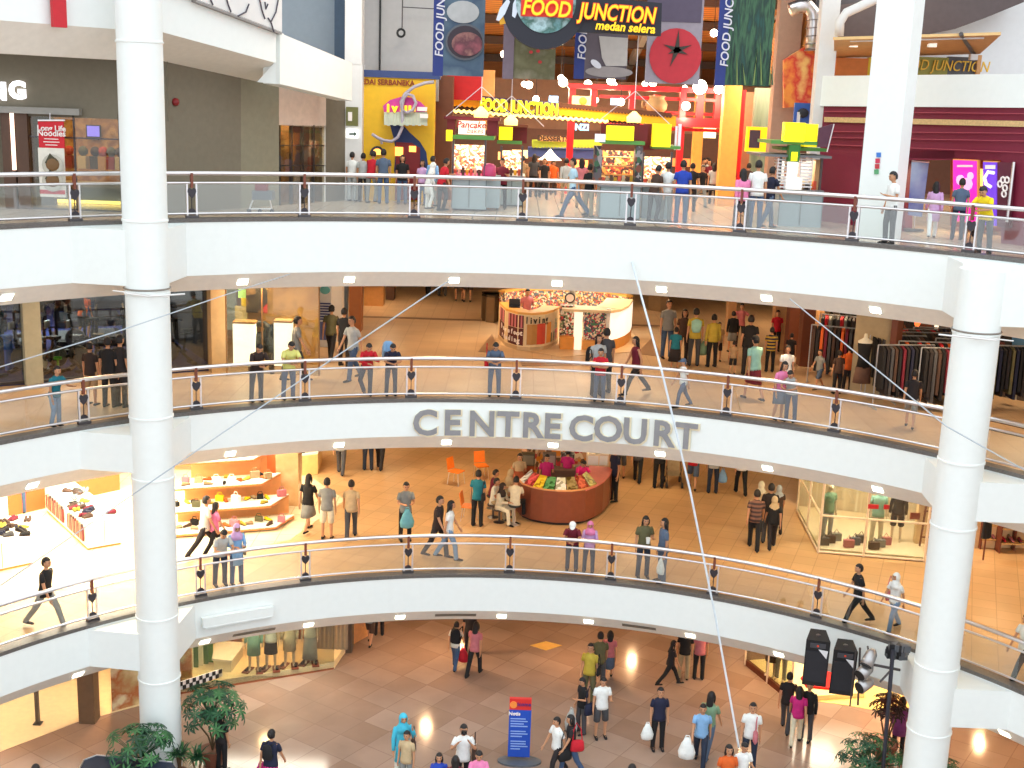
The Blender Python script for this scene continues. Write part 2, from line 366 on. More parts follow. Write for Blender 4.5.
# ------------------------------------------------------------------ people
# local frame: faces -Y, 1.70 m tall
def vec(*a): return Vector(a)
POSES = {   # lean (deg), head pitch, arms: (upper dir, fore dir) R then L, legs: (thigh, shank) R then L
 'stand': dict(lean=0, head=0, arms=[(vec(.16, .02, -1), vec(.05, -.18, -1)), (vec(-.16, .02, -1), vec(-.05, -.18, -1))], legs=[(vec(.05, 0, -1), vec(.02, .03, -1)), (vec(-.05, 0, -1), vec(-.02, .03, -1))]),
 'hold': dict(lean=0, head=12, arms=[(vec(.2, -.1, -1), vec(-.25, -1, .25)), (vec(-.16, .05, -1), vec(-.1, -.3, -1))], legs=[(vec(.06, 0, -1), vec(.02, .03, -1)), (vec(-.08, -.1, -1), vec(-.02, .08, -1))]),
 'both': dict(lean=2, head=14, arms=[(vec(.2, -.2, -1), vec(-.45, -1, .15)), (vec(-.2, -.2, -1), vec(.45, -1, .15))], legs=[(vec(.06, 0, -1), vec(.02, .03, -1)), (vec(-.08, -.1, -1), vec(-.02, .08, -1))]),
 'phone': dict(lean=0, head=4, arms=[(vec(.35, -.3, -1), vec(-.3, -.35, 1)), (vec(-.16, .02, -1), vec(-.05, -.18, -1))], legs=[(vec(.06, 0, -1), vec(.02, .03, -1)), (vec(-.06, 0, -1), vec(-.02, .03, -1))]),
 'camera': dict(lean=0, head=4, arms=[(vec(.4, -.5, -.8), vec(-.55, -.5, .9)), (vec(-.4, -.5, -.8), vec(.55, -.5, .9))], legs=[(vec(.06, 0, -1), vec(.02, .03, -1)), (vec(-.06, 0, -1), vec(-.02, .03, -1))]),
 'walk': dict(lean=4, head=2, arms=[(vec(.14, .38, -1), vec(.05, .1, -1)), (vec(-.14, -.38, -1), vec(-.04, -.6, -1))], legs=[(vec(.02, -.46, -1), vec(.0, -.12, -1)), (vec(-.02, .34, -1), vec(0, .62, -1))]),
 'walkb': dict(lean=4, head=2, arms=[(vec(.14, -.38, -1), vec(.05, -.6, -1)), (vec(-.14, .38, -1), vec(-.04, .1, -1))], legs=[(vec(.02, .34, -1), vec(.0, .62, -1)), (vec(-.02, -.46, -1), vec(0, -.12, -1))]),
 'stride': dict(lean=6, head=0, arms=[(vec(.14, .3, -1), vec(.05, .0, -1)), (vec(-.14, -.3, -1), vec(-.04, -.5, -1))], legs=[(vec(.02, -.62, -1), vec(.0, -.35, -1)), (vec(-.02, .55, -1), vec(0, .8, -1))]),
 'lean': dict(lean=27, head=22, arms=[(vec(.25, -.55, -.8), vec(-.75, -.75, -.12)), (vec(-.25, -.55, -.8), vec(.75, -.75, -.12))], legs=[(vec(.07, .1, -1), vec(.02, .12, -1)), (vec(-.07, .1, -1), vec(-.02, .12, -1))]),
 'leanx': dict(lean=27, head=22, arms=[(vec(.3, -.55, -.8), vec(-.85, -.65, .5)), (vec(-.25, -.55, -.8), vec(.75, -.75, -.12))], legs=[(vec(.02, .14, -1), vec(.0, .12, -1)), (vec(-.3, -.14, -1), vec(.38, .45, -1))]),
 'fold': dict(lean=12, head=8, arms=[(vec(.25, -.35, -1), vec(-1, -.55, .1)), (vec(-.25, -.35, -1), vec(1, -.5, .25))], legs=[(vec(.07, .03, -1), vec(.02, .06, -1)), (vec(-.07, .03, -1), vec(-.02, .06, -1))]),
 'side': dict(lean=14, head=5, arms=[(vec(.2, -.6, -.8), vec(-.2, -1, .1)), (vec(-.16, .02, -1), vec(-.05, -.3, -1))], legs=[(vec(.07, 0, -1), vec(.02, .06, -1)), (vec(-.12, -.3, -1), vec(-.02, .3, -1))]),
 'sit': dict(lean=6, head=8, arms=[(vec(.2, -.4, -1), vec(-.3, -1, .1)), (vec(-.2, -.4, -1), vec(.3, -1, .1))], legs=[(vec(.2, -1, -.1), vec(.0, -.1, -1)), (vec(-.2, -1, -.1), vec(0, -.1, -1))]),
 'arms_up': dict(lean=3, head=5, arms=[(vec(.5, -.5, -.7), vec(.2, -.9, .4)), (vec(-.5, -.5, -.7), vec(-.2, -.9, .4))], legs=[(vec(.07, 0, -1), vec(.02, .03, -1)), (vec(-.07, 0, -1), vec(-.02, .03, -1))]),
}
def skel(pose):
    P = POSES[pose]; J = {}; pel = vec(0, 0, .92); Rl = Matrix.Rotation(R_(P['lean']), 3, 'X')
    J['pel'] = pel; J['R'] = Rl
    for n, z in (('waist', .14), ('chest', .34), ('neck', .50)): J[n] = pel + Rl @ vec(0, 0, z)
    Rh = Matrix.Rotation(R_(P['lean']*.5+P['head']), 3, 'X'); J['Rh'] = Rh; J['head'] = J['neck'] + Rh @ vec(0, -.012, .15)
    for i, s in enumerate((1, -1)):
        sh = pel + Rl @ vec(s*.165, 0, .445); u, f = P['arms'][i]; el = sh + u.normalized()*.285; wr = el + f.normalized()*.25; J['arm', i] = (sh, el, wr, f.normalized())
        hp = pel + vec(s*.088, 0, -.03); a, b = P['legs'][i]; kn = hp + a.normalized()*.42; an = kn + b.normalized()*.40; J['leg', i] = (hp, kn, an)
    lo = min(J['leg', 0][2].z, J['leg', 1][2].z) - .075
    if pose == 'sit': lo = J['leg', 0][2].z-.075
    for k, v in list(J.items()):
        if isinstance(v, Vector): J[k] = v - Z*lo
        elif isinstance(v, tuple): J[k] = tuple(q - Z*lo if (i < 3) else q for i, q in enumerate(v))
    return J
def head_geo(mb, c, Rh, mat_s, mat_e, mat_l):
    vs = []; seg, rings = 16, 12
    for j in range(rings+1):
        ph = PI*j/rings; z = -math.cos(ph)
        for i in range(seg):
            a = 2*PI*i/seg; x, y = math.sin(ph)*math.sin(a), -math.sin(ph)*math.cos(a)   # a = 0 is the face
            w = .078*(1 - .22*max(0, -z)**1.5); d = .098*(1 - .06*max(0, -z)); p = vec(x*w, y*d, z*.118)
            if y < -.75 and abs(x) < .22 and -.35 < z < .12: p.y -= .018*(1-abs(z+.18)*2)            # nose
            if y < -.6 and .15 < abs(x) < .6 and .0 < z < .25: p.y += .009                           # eye sockets
            if y < -.6 and z < -.75: p.y -= .012                                                     # chin
            vs.append(c + Rh @ p)
    mb.add(vs, [(j*seg+i, j*seg+(i+1) % seg, (j+1)*seg+(i+1) % seg, (j+1)*seg+i) for j in range(rings) for i in range(seg)], mat_s)
    for s in (-1, 1):
        mb.ball(c+Rh @ vec(s*.031, -.084, .014), (.013, .008, .007), mat_e, 6, 4)
        mb.box(c+Rh @ vec(s*.031, -.09, .034), (.032, .01, .007), mat_e, R=Rh)
        mb.ball(c+Rh @ vec(s*.079, .005, -.005), (.01, .018, .03), mat_s, 6, 5)
    mb.box(c+Rh @ vec(0, -.089, -.055), (.04, .012, .011), mat_l, R=Rh)
SK1, SKE, SKL = M((172, 118, 84), .55, var=0, name='skin'), M((30, 20, 18), .4, var=0, name='eye'), M((132, 70, 62), .5, var=0, name='lips')
TMP = M((128, 128, 128), .8, var=0, name='cloth')
PC = {}
def limb(m, pts, rs, mt, seg=8, flat=1.0, side=None): m.tube(pts, rs, mt, seg, flat, side)
def body_mesh(pose):
    k = ('body', pose)
    if k in PC: return PC[k]
    J = skel(pose); V = []; E = []; Rd = []
    def add(p, r, par=None):
        V.append(tuple(p)); Rd.append(r if hasattr(r, '__len__') else (r, r))
        if par is not None: E.append((par, len(V)-1))
        return len(V)-1
    pe = add(J['pel'], (.13, .10)); wa = add(J['waist'], (.115, .085), pe); ch = add(J['chest'], (.12, .08), wa); nk = add(J['neck'], (.05, .05), ch); add(J['neck']+(J['head']-J['neck'])*.6, (.048, .048), nk)
    for i, s in enumerate((1, -1)):
        sh, el, wr, f = J['arm', i]; a = add(sh, .040, ch); b = add((sh+el)/2, .040, a); b = add(el, .037, b); c = add(wr, .026, b)
        pl = add(wr+f*.055, (.034, .022), c)
        # five fingers: thumb leaves the side of the palm near its base
        sd = f.cross(vec(0, 0, 1)); sd = sd.normalized() if sd.length > .1 else vec(0, 1, 0)
        if abs(f.z) > .8: sd = vec(0, 1, 0)
        cu = (f.cross(sd)).normalized()*(.35 if i else -.35)
        for q, ln in ((-1.5, .055), (-.5, .07), (.5, .075), (1.5, .065)):
            g = add(wr+f*.10+sd*q*.017, .0085, pl); g = add(wr+f*(.10+ln*.6)+sd*q*.018+cu*.02, .008, g); add(wr+f*(.10+ln)+sd*q*.018+cu*.06, .0065, g)
        th = add(wr+f*.045+sd*-.045, .010, pl); add(wr+f*.085+sd*-.06, .008, th)
        hp, kn, an = J['leg', i]; a = add(hp, .078, pe); b = add((hp+kn)/2, .066, a); b = add(kn, .05, b); c = add(kn*.6+an*.4, .05, b); c = add(an, .034, c); c = add(an+vec(0, -.05, -.04), .034, c); add(an+vec(0, -.14, -.05), (.035, .022), c)
    me = bpy.data.meshes.new('body'); me.from_pydata(V, E, []); o = bpy.data.objects.new('tmp', me); COL.objects.link(o)
    sk = o.modifiers.new('s', 'SKIN'); sk.use_smooth_shade = True
    for i, r in enumerate(Rd): me.skin_vertices[0].data[i].radius = r
    me.skin_vertices[0].data[0].use_root = True
    sb = o.modifiers.new('b', 'SUBSURF'); sb.levels = 1
    dg = bpy.context.evaluated_depsgraph_get(); em = bpy.data.meshes.new_from_object(o.evaluated_get(dg)); bpy.data.objects.remove(o)
    m = MB(); m.add([v.co.copy() for v in em.vertices], [tuple(p.vertices) for p in em.polygons], SK1)
    head_geo(m, J['head'], J['Rh'], SK1, SKE, SKL)
    PC[k] = finish(m, 'body'); return PC[k]
def finish(m, n):
    me = bpy.data.meshes.new(n); me.from_pydata([tuple(p) for p in m.v], [], m.f)
    for q in m.mats: me.materials.append(q)
    for p, i in zip(me.polygons, m.mi): p.material_index = i; p.use_smooth = True
    me.update(); return me
def top_mesh(pose, kind):
    k = ('top', pose, kind)
    if k in PC: return PC[k]
    J = skel(pose); R = J['R']; m = MB(); pel = J['pel']; ln = {'tee': -.10, 'long': -.10, 'vest': -.08, 'tunic': -.38, 'cardigan': -.2}[kind]
    prof = [(ln, .186 if ln < -.2 else .178, .143), (-.02, .176, .138), (.14, .150, .112), (.30, .170, .120), (.39, .182, .112), (.44, .168, .095), (.475, .12, .075), (.495, .07, .06), (.505, .058, .054)]
    pts = []; rr = []
    for z, a, b in prof:
        pts.append(pel + (R @ vec(0, 0, z) if z > 0 else vec(0, 0, z))); rr.append((a, b))
    m.tube(pts, rr, TMP, 14, side=(1, 0, 0))
    if kind != 'vest':
        for i in (0, 1):
            sh, el, wr, f = J['arm', i]
            if kind in ('tee',): limb(m, [sh+(el-sh)*-.04, sh+(el-sh)*.12, sh+(el-sh)*.4, sh+(el-sh)*.66], [.040, .053, .057, .058], TMP, 10)
            else: limb(m, [sh+(el-sh)*-.04, sh+(el-sh)*.15, el, el+(wr-el)*.5, wr], [.042, .055, .050, .044, .037], TMP, 10)
    PC[k] = finish(m, 'top'); return PC[k]
def bottom_mesh(pose, kind):
    k = ('bot', pose, kind)
    if k in PC: return PC[k]
    J = skel(pose); m = MB(); pel = J['pel']
    if kind in ('skirt', 'long_skirt', 'full_skirt'):
        lo = {'skirt': .46, 'long_skirt': .80, 'full_skirt': .62}[kind]; ks = (J['leg', 0][1]+J['leg', 1][1])/2; an = (J['leg', 0][2]+J['leg', 1][2])/2
        e = pel + (ks-pel)*min(1, lo/.46) if lo <= .46 else ks + (an-ks)*((lo-.46)/.40); sp = abs(J['leg', 0][1].y-J['leg', 1][1].y)*.5
        w = {'skirt': .19, 'long_skirt': .22, 'full_skirt': .27}[kind]
        pts = [pel+Z*.07, pel-Z*.04, pel+(e-pel)*.5, e]; m.tube(pts, [(.135, .10), (.168, .128), ((.168+w)/2, .13+sp*.5), (w, .14+sp)], TMP, 16, side=(1, 0, 0))
    else:
        m.tube([pel+Z*.08, pel-Z*.0, pel-Z*.09, pel-Z*.13], [(.14, .10), (.164, .122), (.163, .12), (.09, .08)], TMP, 14, side=(1, 0, 0))
        for i in (0, 1):
            hp, kn, an = J['leg', i]
            if kind == 'shorts': limb(m, [hp+Z*.02, (hp+kn)/2, kn+(hp-kn)*.02, kn+(an-kn)*.04], [.09, .092, .088, .06], TMP, 10)
            elif kind == 'mini': limb(m, [hp+Z*.02, hp+(kn-hp)*.3, hp+(kn-hp)*.5], [.09, .092, .088], TMP, 10)
            else: limb(m, [hp+Z*.02, (hp+kn)/2, kn, (kn+an)/2, an, an-Z*.035], [.09, .084, .068, .062, .06, .062], TMP, 10)
    PC[k] = finish(m, 'bot'); return PC[k]
def shoe_mesh(pose, i):
    k = ('shoe', pose, i)
    if k in PC: return PC[k]
    J = skel(pose); m = MB(); an = J['leg', i][2]
    m.tube([an+vec(0, .065, -.045), an+vec(0, .0, -.035), an+vec(0, -.09, -.045), an+vec(0, -.175, -.055), an+vec(0, -.195, -.06)], [(.03, .026), (.042, .04), (.045, .032), (.038, .022), (.015, .012)], TMP, 8, side=(1, 0, 0))
    PC[k] = finish(m, 'shoe'); return PC[k]
def hair_mesh(pose, kind):
    k = ('hair', pose, kind)
    if k in PC: return PC[k]
    J = skel(pose); m = MB(); c = J['head']; Rh = J['Rh']; seg, rings = 16, 12; vs = []; fs = []
    if kind in ('short', 'long', 'bun', 'bald', 'bob'):
        for j in range(rings+1):
            ph = PI*j/rings
            for i in range(seg):
                a = 2*PI*i/seg; x, y, z = math.sin(ph)*math.sin(a), -math.sin(ph)*math.cos(a), -math.cos(ph)
                vs.append(c+Rh @ vec(x*.093, y*.110+.008, z*.132+.009))
        for j in range(rings):
            for i in range(seg):
                ph = PI*(j+.5)/rings; a = 2*PI*(i+.5)/seg; y = -math.sin(ph)*math.cos(a); z = -math.cos(ph)
                if (y > -.05 and z > -.6) or z > .60 or (y > -.45 and z > .3): fs.append((j*seg+i, j*seg+(i+1) % seg, (j+1)*seg+(i+1) % seg, (j+1)*seg+i))
        m.add(vs, fs, TMP)
        if kind in ('long', 'bob'):
            d = .27 if kind == 'long' else .13
            m.tube([c+Rh @ vec(0, .045, .05), c+Rh @ vec(0, .055, -.07), c+Rh @ vec(0, .075, -.07-d*.5), c+Rh @ vec(0, .085, -.07-d)], [(.08, .06), (.09, .055), (.085, .04), (.055, .02)], TMP, 10, side=(1, 0, 0))
            for s in (-1, 1): m.tube([c+Rh @ vec(s*.078, -.02, .04), c+Rh @ vec(s*.088, -.01, -.06), c+Rh @ vec(s*.085, .0, -.14)], [.022, .024, .01], TMP, 6)
        if kind == 'bun': m.ball(c+Rh @ vec(0, .11, .03), .045, TMP, 8, 6)
    elif kind == 'scarf':
        for j in range(rings+1):
            ph = PI*j/rings
            for i in range(seg):
                a = 2*PI*i/seg; x, y, z = math.sin(ph)*math.sin(a), -math.sin(ph)*math.cos(a), -math.cos(ph)
                vs.append(c+Rh @ vec(x*.100, y*.118+.004, z*.138))
        for j in range(rings):
            for i in range(seg):
                ph = PI*(j+.5)/rings; a = 2*PI*(i+.5)/seg; x = math.sin(ph)*math.sin(a); y = -math.sin(ph)*math.cos(a); z = -math.cos(ph)
                if not (y < -.55 and -.62 < z < .5 and abs(x) < .66): fs.append((j*seg+i, j*seg+(i+1) % seg, (j+1)*seg+(i+1) % seg, (j+1)*seg+i))
        m.add(vs, fs, TMP)
        n = J['neck']; R = J['R']
        m.tube([c+Rh @ vec(0, .01, -.07), n+R @ vec(0, -.01, .02), n+R @ vec(0, -.01, -.06), n+R @ vec(0, -.02, -.17)], [(.09, .10), (.10, .10), (.17, .125), (.16, .135)], TMP, 14, side=(1, 0, 0))
    elif kind == 'cap':
        m.lathe(c, [(.098, .02), (.10, .05), (.085, .10), (.05, .132), (.001, .142)], TMP, 16, T=Rh)
        pts = [c+Rh @ vec(.08*math.cos(q), -.06-.12*math.sin(q), .03) for q in [PI*i/8 for i in range(9)]]
        m.prism(pts, Rh @ vec(0, 0, .012), TMP)
        m.tube([c+Rh @ vec(0, .03, .03), c+Rh @ vec(0, .05, -.03), c+Rh @ vec(0, .055, -.07)], [(.086, .08), (.08, .058), (.06, .04)], TMP, 10, side=(1, 0, 0))
    PC[k] = finish(m, 'hair'); return PC[k]
CC = dict(white=(236, 238, 236), offwhite=(222, 220, 208), cream=(224, 212, 184), grey=(136, 138, 136), lgrey=(176, 180, 180), dgrey=(70, 70, 74), black=(24, 23, 26), dark=(38, 32, 34), brown=(74, 52, 42), dbrown=(50, 36, 32), tan=(168, 136, 100),
 khaki=(170, 150, 116), beige=(196, 172, 134), jeans=(62, 84, 118), ljeans=(120, 146, 176), djeans=(36, 46, 66), navy=(28, 32, 58), blue=(36, 66, 170), sky=(132, 176, 220), pale=(176, 210, 230), teal=(24, 112, 130), aqua=(110, 176, 190), cyan=(70, 186, 214),
 red=(196, 26, 44), maroon=(110, 24, 44), magenta=(196, 36, 120), pink=(228, 130, 176), rose=(198, 116, 124), lilac=(206, 164, 210), hot=(236, 40, 130), yellow=(236, 208, 30), lyellow=(222, 222, 130), mustard=(190, 166, 60), olive=(96, 92, 62), orange=(214, 96, 34), green=(120, 150, 120), mint=(150, 200, 186), bluegrey=(84, 100, 124), stripe=(110, 80, 66), purple=(130, 60, 120))
HAIRC = (26, 20, 20)
def cmat(c, n='cloth'): return M(CC[c] if isinstance(c, str) else c, .85, var=.10, scale=9, name=n+'_'+(c if isinstance(c, str) else 'own'))
STR = {'wy': wave_mat('yellow_navy_stripes', (206, 168, 60), (40, 40, 70), 2.6, 'Z', .85), 'ws': wave_mat('brown_grey_stripes', (120, 84, 70), (64, 48, 50), 2.8, 'Z', .85), 'wp': wave_mat('blue_check', (70, 90, 150), (210, 214, 226), 6, 'Z', .85)}
SKINS = [M(c, .55, var=.03, name='skin') for c in ((196, 142, 106), (170, 118, 86), (212, 162, 128))]
def person(loc, h, face, pose, tk, tcol, bk, bcol, hk, label, group=None, hcol=None, shoe='black', skin=0):
    s = h/1.70; t = thing('person', label, 'person', loc, R_(face), group, s)
    def put(name, me, mat, slot=0):
        o = bpy.data.objects.new(name, me); COL.objects.link(o); o.parent = t
        o.material_slots[slot].link = 'OBJECT'; o.material_slots[slot].material = mat; return o
    put('body', body_mesh(pose), SKINS[skin])
    put({'tee': 'tee_shirt', 'long': 'shirt', 'vest': 'vest', 'tunic': 'tunic', 'cardigan': 'cardigan'}[tk], top_mesh(pose, tk), STR[tcol] if tcol in STR else cmat(tcol))
    put({'mini': 'shorts', 'full_skirt': 'skirt', 'long_skirt': 'skirt'}.get(bk, bk), bottom_mesh(pose, bk), cmat(bcol, 'fabric'))
    for i in (0, 1): put('shoe', shoe_mesh(pose, i), cmat(shoe, 'shoe'))
    put({'scarf': 'headscarf', 'cap': 'cap'}.get(hk, 'hair'), hair_mesh(pose, hk), cmat(hcol, 'cloth') if hcol else M(HAIRC, .6, var=0, name='dark_hair'))
    return t
def hgt(px, yt, P):
    d = ray(px, yt); D = math.hypot(P.x, P.y); return O.z + d.z/math.hypot(d.x, d.y)*D - P.z
NP = []
def PP(px, yt, yb, lv, face, pose, tk, tc_, bk, bc, hk, label, hcol=None, shoe='black', skin=0, H=None, group=None, rail=False):
    P = at_z(px, yb, LV[lv]); k = {'lean': 1.06, 'leanx': 1.06, 'side': 1.03, 'stride': 1.05, 'fold': 1.02}.get(pose, 1)
    if pose == 'sit': k = 1.3
    h = H or max(1.0, min(1.84, hgt(px, yt, P)*k))
    if rail:
        r = RR+.17+.60; v = Vector((P.x-CX, P.y-CY)); v = v.normalized()*r; d = Vector((P.x, P.y)).normalized()
        # keep the azimuth from the camera, put the feet at radius r
        a = 1; b = -2*(d.x*CX+d.y*CY); c = CX*CX+CY*CY-r*r; tt = (-b+math.sqrt(b*b-4*c))/2; P = Vector((d.x*tt, d.y*tt, LV[lv]))
        if face is None: face = math.degrees(math.atan2(CX-P.x, -(CY-P.y)))
    elif face is None: face = 0
    t = person(P, h, face, pose, tk, tc_, bk, bc, hk, label, group, hcol, shoe, skin); NP.append(t); return t
# ------------------------------------------------------------------ helpers for things measured on the photograph
def pxbox(mb, x0, x1, y0, y1, Y, depth, mat):
    """axis aligned box whose front face stands at distance Y; px extents"""
    ym, xm = (y0+y1)/2, (x0+x1)/2
    X0, X1 = at_y(x0, ym, Y).x, at_y(x1, ym, Y).x; z1, z0 = at_y(xm, y0, Y).z, at_y(xm, y1, Y).z
    mb.box(((X0+X1)/2, Y+depth/2, (z0+z1)/2), (X1-X0, depth, z1-z0), mat); return mb
def pxpoly(mb, pts, Y, depth, mat):
    mb.prism([at_y(x, y, Y) for x, y in pts], (0, depth, 0), mat); return mb
def plpoly(mb, pts, A, B, depth, mat):
    n = Vector((-(B[1]-A[1]), B[0]-A[0], 0)).normalized()
    if n.y < 0: n = -n
    mb.prism([at_pl(x, y, A, B) for x, y in pts], n*depth, mat); return mb
XR = Vector((1, 0, 0))
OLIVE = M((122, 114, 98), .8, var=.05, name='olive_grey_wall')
PINKW = M((214, 188, 170), .7, name='pale_pink_panel')
WALLW = M((226, 224, 222), .6, var=.02, name='white_wall')
GREYW = M((178, 176, 176), .7, var=.03, name='grey_wall_panel')
BLUEG = M((150, 162, 172), .7, var=.03, name='blue_grey_wall')

# ---- level four edge, upper left
MB().arcbox(-80, GL_+.4, RR, RR+.4, 17.43, 21.5, WHITEP, 40).build('trim_1', kind='structure')
MB().arcbox(-80, GL_+.4, RR, RR+.9, 16.8, 17.43, BEIGE, 40, r0b=RR+.6).build('trim_2', kind='structure')
PE = ((-8.1, 28.4), (-4.9, 34.4)); PBL = ((-8.7, 30.4), (-5.0, 37.3))
MB().box((-14.4, 32.4, 17.0), (11, 6, .2), M((150, 140, 128), .8, name='arcade_ceiling')).build('ceiling', kind='structure')
m = MB(); plpoly(m, [(162, -60), (276, -60), (276, 63), (162, 32)], *PE, .3, WHITEP); m.build('trim_3', kind='structure')
q = [at_pl(162, 32, *PE), at_pl(274, 62.5, *PE), at_pl(257, 81.5, *PBL), at_pl(162, 61, *PBL)]
m = MB(); m.prism(q, (0, .1, .12), BEIGE); m.build('trim_4', kind='structure')
m = MB(); m.prism([at_pl(162, 60, *PBL), at_pl(262, 82, *PBL), at_pl(262, 84, *PBL)+Vector((-4, 2, 0)), at_pl(162, 62, *PBL)+Vector((-4, 2, 0))], (0, 0, .1), CEIL); m.build('ceiling', kind='structure')
PS = ((-8.05, 28.2), (-4.85, 34.2))
t = thing('graphic_panel', 'white panel with thin curling black lines at the top left', 'panel', at_pl(230, 0, *PS))
m = MB(); plpoly(m, [(172, -60), (282, -60), (282, 33), (196, 0), (172, -9)], *PS, .08, WALLW); m.build('panel', t)
m = MB(); plpoly(m, [(196, -1), (282, 32), (282, 34.5), (196, 2)], *PS, .3, M((150, 146, 144), .6, name='grey_edge')); m.build('lower_edge', t)
PS2 = ((-8.05, 28.15), (-4.85, 34.15))
for cv in ([(226, -4), (228, 4), (231, 12)], [(238, 16), (246, 12), (249, 4)], [(259, -4), (262, 10), (265, 19)], [(279, -4), (276, 12), (271, 22), (274, 32)], [(271, 22), (268, 18)], [(265, 2), (266, 9), (268, 4)], [(210, -2), (213, 5)]):
    m = MB(); m.tube([at_pl(x, y, *PS2) for x, y in cv], .018, M((70, 66, 78), .5, var=0, name='dark_line')); m.build('curl_line', t)
YB = at_pl(281, 84, *PE).y
m = MB(); A = at_pl(281, 33, *PE); PF = ((A.x, A.y), (-4.3, 37.0))
plpoly(m, [(280, 33), (352, 63), (352, 101), (280, 84)], *PF, .5, WHITEP)
m.prism([at_y(257, 82, YB), at_y(281, 84.5, YB), at_y(281, 33, YB), at_y(275, 40, YB), at_y(274, 63, YB)], (0, .4, 0), WHITEP); m.build('trim_5', kind='structure')
# red numeral shaped sign high on the left edge
t = thing('number_sign', 'red numeral one sign at the top left edge', 'sign', at_ring(57, 10, RR-.2))
m = MB(); P = at_ring(58, 0, RR-.15); a = R_(ang(P)); add_text(m, '1', P+Z*.1, (math.cos(a), -math.sin(a), 0), Z, 2.0, M((196, 22, 38), .5, name='red_panel'), ext=.06, bold=.05, sx=1.0); m.build('numeral', t)

# ---- level three: noodle restaurant front on the left
YA = 30.5
def zz(py, Y=YA, px=80): return at_y(px, py, Y).z
m = MB(); pxbox(m, -60, 168, 50, 117, YA, .3, OLIVE); m.build('wall_left', kind='structure')
m = MB(); m.box((-16.5, 31.9, 15.2), (9, .2, 4), OLIVE); m.build('wall_left', kind='structure')
PBX = PBL
m = MB(); plpoly(m, [(165, 58), (241, 76), (241, 214), (165, 222)], *PBL, .3, OLIVE); m.build('wall_left', kind='structure')
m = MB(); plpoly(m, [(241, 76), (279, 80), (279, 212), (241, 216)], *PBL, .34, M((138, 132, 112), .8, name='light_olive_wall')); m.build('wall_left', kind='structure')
t = thing('fire_bell', 'small red alarm bell on the olive wall right of the left column', 'bell', at_pl(176, 102, *PBL)); m = MB(); m.ball(at_pl(176, 102, *PBL)-Vector((0, .05, 0)), .1, M((130, 24, 30), .4, name='red_bell')); m.build('bell', t, True)
t = thing('restaurant_front', 'restaurant front with glass panes and brown pilasters, top left', 'shopfront', (-12, YA, 13.2))
m = MB(); pxbox(m, -30, 79, 107, 113.5, YA-.2, .3, M((150, 146, 140), .5, name='grey_sill')); m.build('lintel', t)
for a, b in ((3, 15), (17, 29)): m = MB(); pxbox(m, a, b, 113, 212, YA-.1, .4, M((84, 56, 40), .5, name='dark_wood')); m.build('pilaster', t)
m = MB(); pxbox(m, 11, 13.5, 113, 170, YA-.14, .1, M((255, 214, 190), .5, emit=2.5, var=0, name='lit_strip')); m.build('light_strip', t)
m = MB()
for a in (29, 75, 120): pxbox(m, a-.7, a+.7, 114, 212, YA, .06, DARKST)
pxbox(m, 29, 166, 138, 139.5, YA, .06, DARKST); pxbox(m, 29, 166, 210, 214, YA, .1, DARKST); m.build('window_frame', t)
m = MB(); pxbox(m, 29, 166, 114, 212, YA+.02, .012, SHOPGLASS); m.build('glass_pane', t)
WINE = pattern_mat('patterned_interior_wall', [(190, 140, 80), (160, 112, 66), (206, 160, 96), (140, 96, 60)], 2.2, .7, kind='noise')
m = MB(); m.box((-13, 35.5, 15.0), (13, .2, 4), WINE); m.build('wall_back', kind='structure')
t = thing('serving_counter', 'long restaurant counter with a glowing strip behind the glass, top left', 'counter', (-11, 33, 13.2))
m = MB(); pxbox(m, 30, 166, 188, 210, 32.6, .8, M((88, 98, 96), .4, name='counter_front')); m.build('counter_body', t)
m = MB(); pxbox(m, 42, 164, 201, 204, 32.5, .08, M((255, 226, 120), .5, emit=4, var=0, name='warm_strip')); m.build('light_strip', t)
m = MB(); pxbox(m, 28, 168, 184, 188, 32.5, 1.0, M((170, 160, 140), .3, name='counter_top')); m.build('counter_top', t)
for i, (px, py) in enumerate(((53, 166), (70, 164), (84, 162), (96, 161), (104, 163), (112, 160), (121, 163))):
    m = MB(); P = at_y(px, 172, 34.2); m.box((P.x, P.y, 14.2), (.22, .3, .34), M([(200, 150, 80), (150, 40, 30), (210, 190, 150), (70, 60, 56)][i % 4], .6)); m.ball((P.x, P.y, 14.5), .14, M([(60, 40, 34), (180, 60, 40), (80, 80, 60)][i % 3], .6), 8, 6)
    tag(m.build('food_display'), 'small heaped food display on the counter of the restaurant at top left', 'food display', 'food displays in the top left restaurant')
t = thing('wall_screen', 'small glowing violet screen inside the top left restaurant', 'screen', at_y(93, 131, 35.3)); m = MB(); pxbox(m, 87, 99, 126, 136.5, 35.2, .08, M((120, 110, 230), .5, emit=2.0, var=0, name='screen_glow')); m.build('screen', t)
m = MB(); pxbox(m, 86, 100, 125, 137.5, 35.24, .1, BLACK); m.build('screen_bezel', t)
area((-12.5, 33, 16.4), 5, 2.4, 230, WARM2)
t = thing('shop_sign', 'white glowing letters NG above the top left restaurant', 'sign', at_y(12, 91, YA-.1))
LW = M((250, 250, 255), .4, emit=1.6, var=0, name='glowing_white')
for ch, px, py in (('I', -16, 92), ('N', -2.5, 92), ('G', 17.5, 91)):
    m = MB(); add_text(m, ch, at_y(px, py, YA-.06), XR, Z, .56, LW, ext=.03, bold=.03); m.build('letter', t)
t = thing('hanging_banner', 'red and white noodle banner hanging in the top left restaurant window', 'banner', at_y(52, 160, YA-.3))
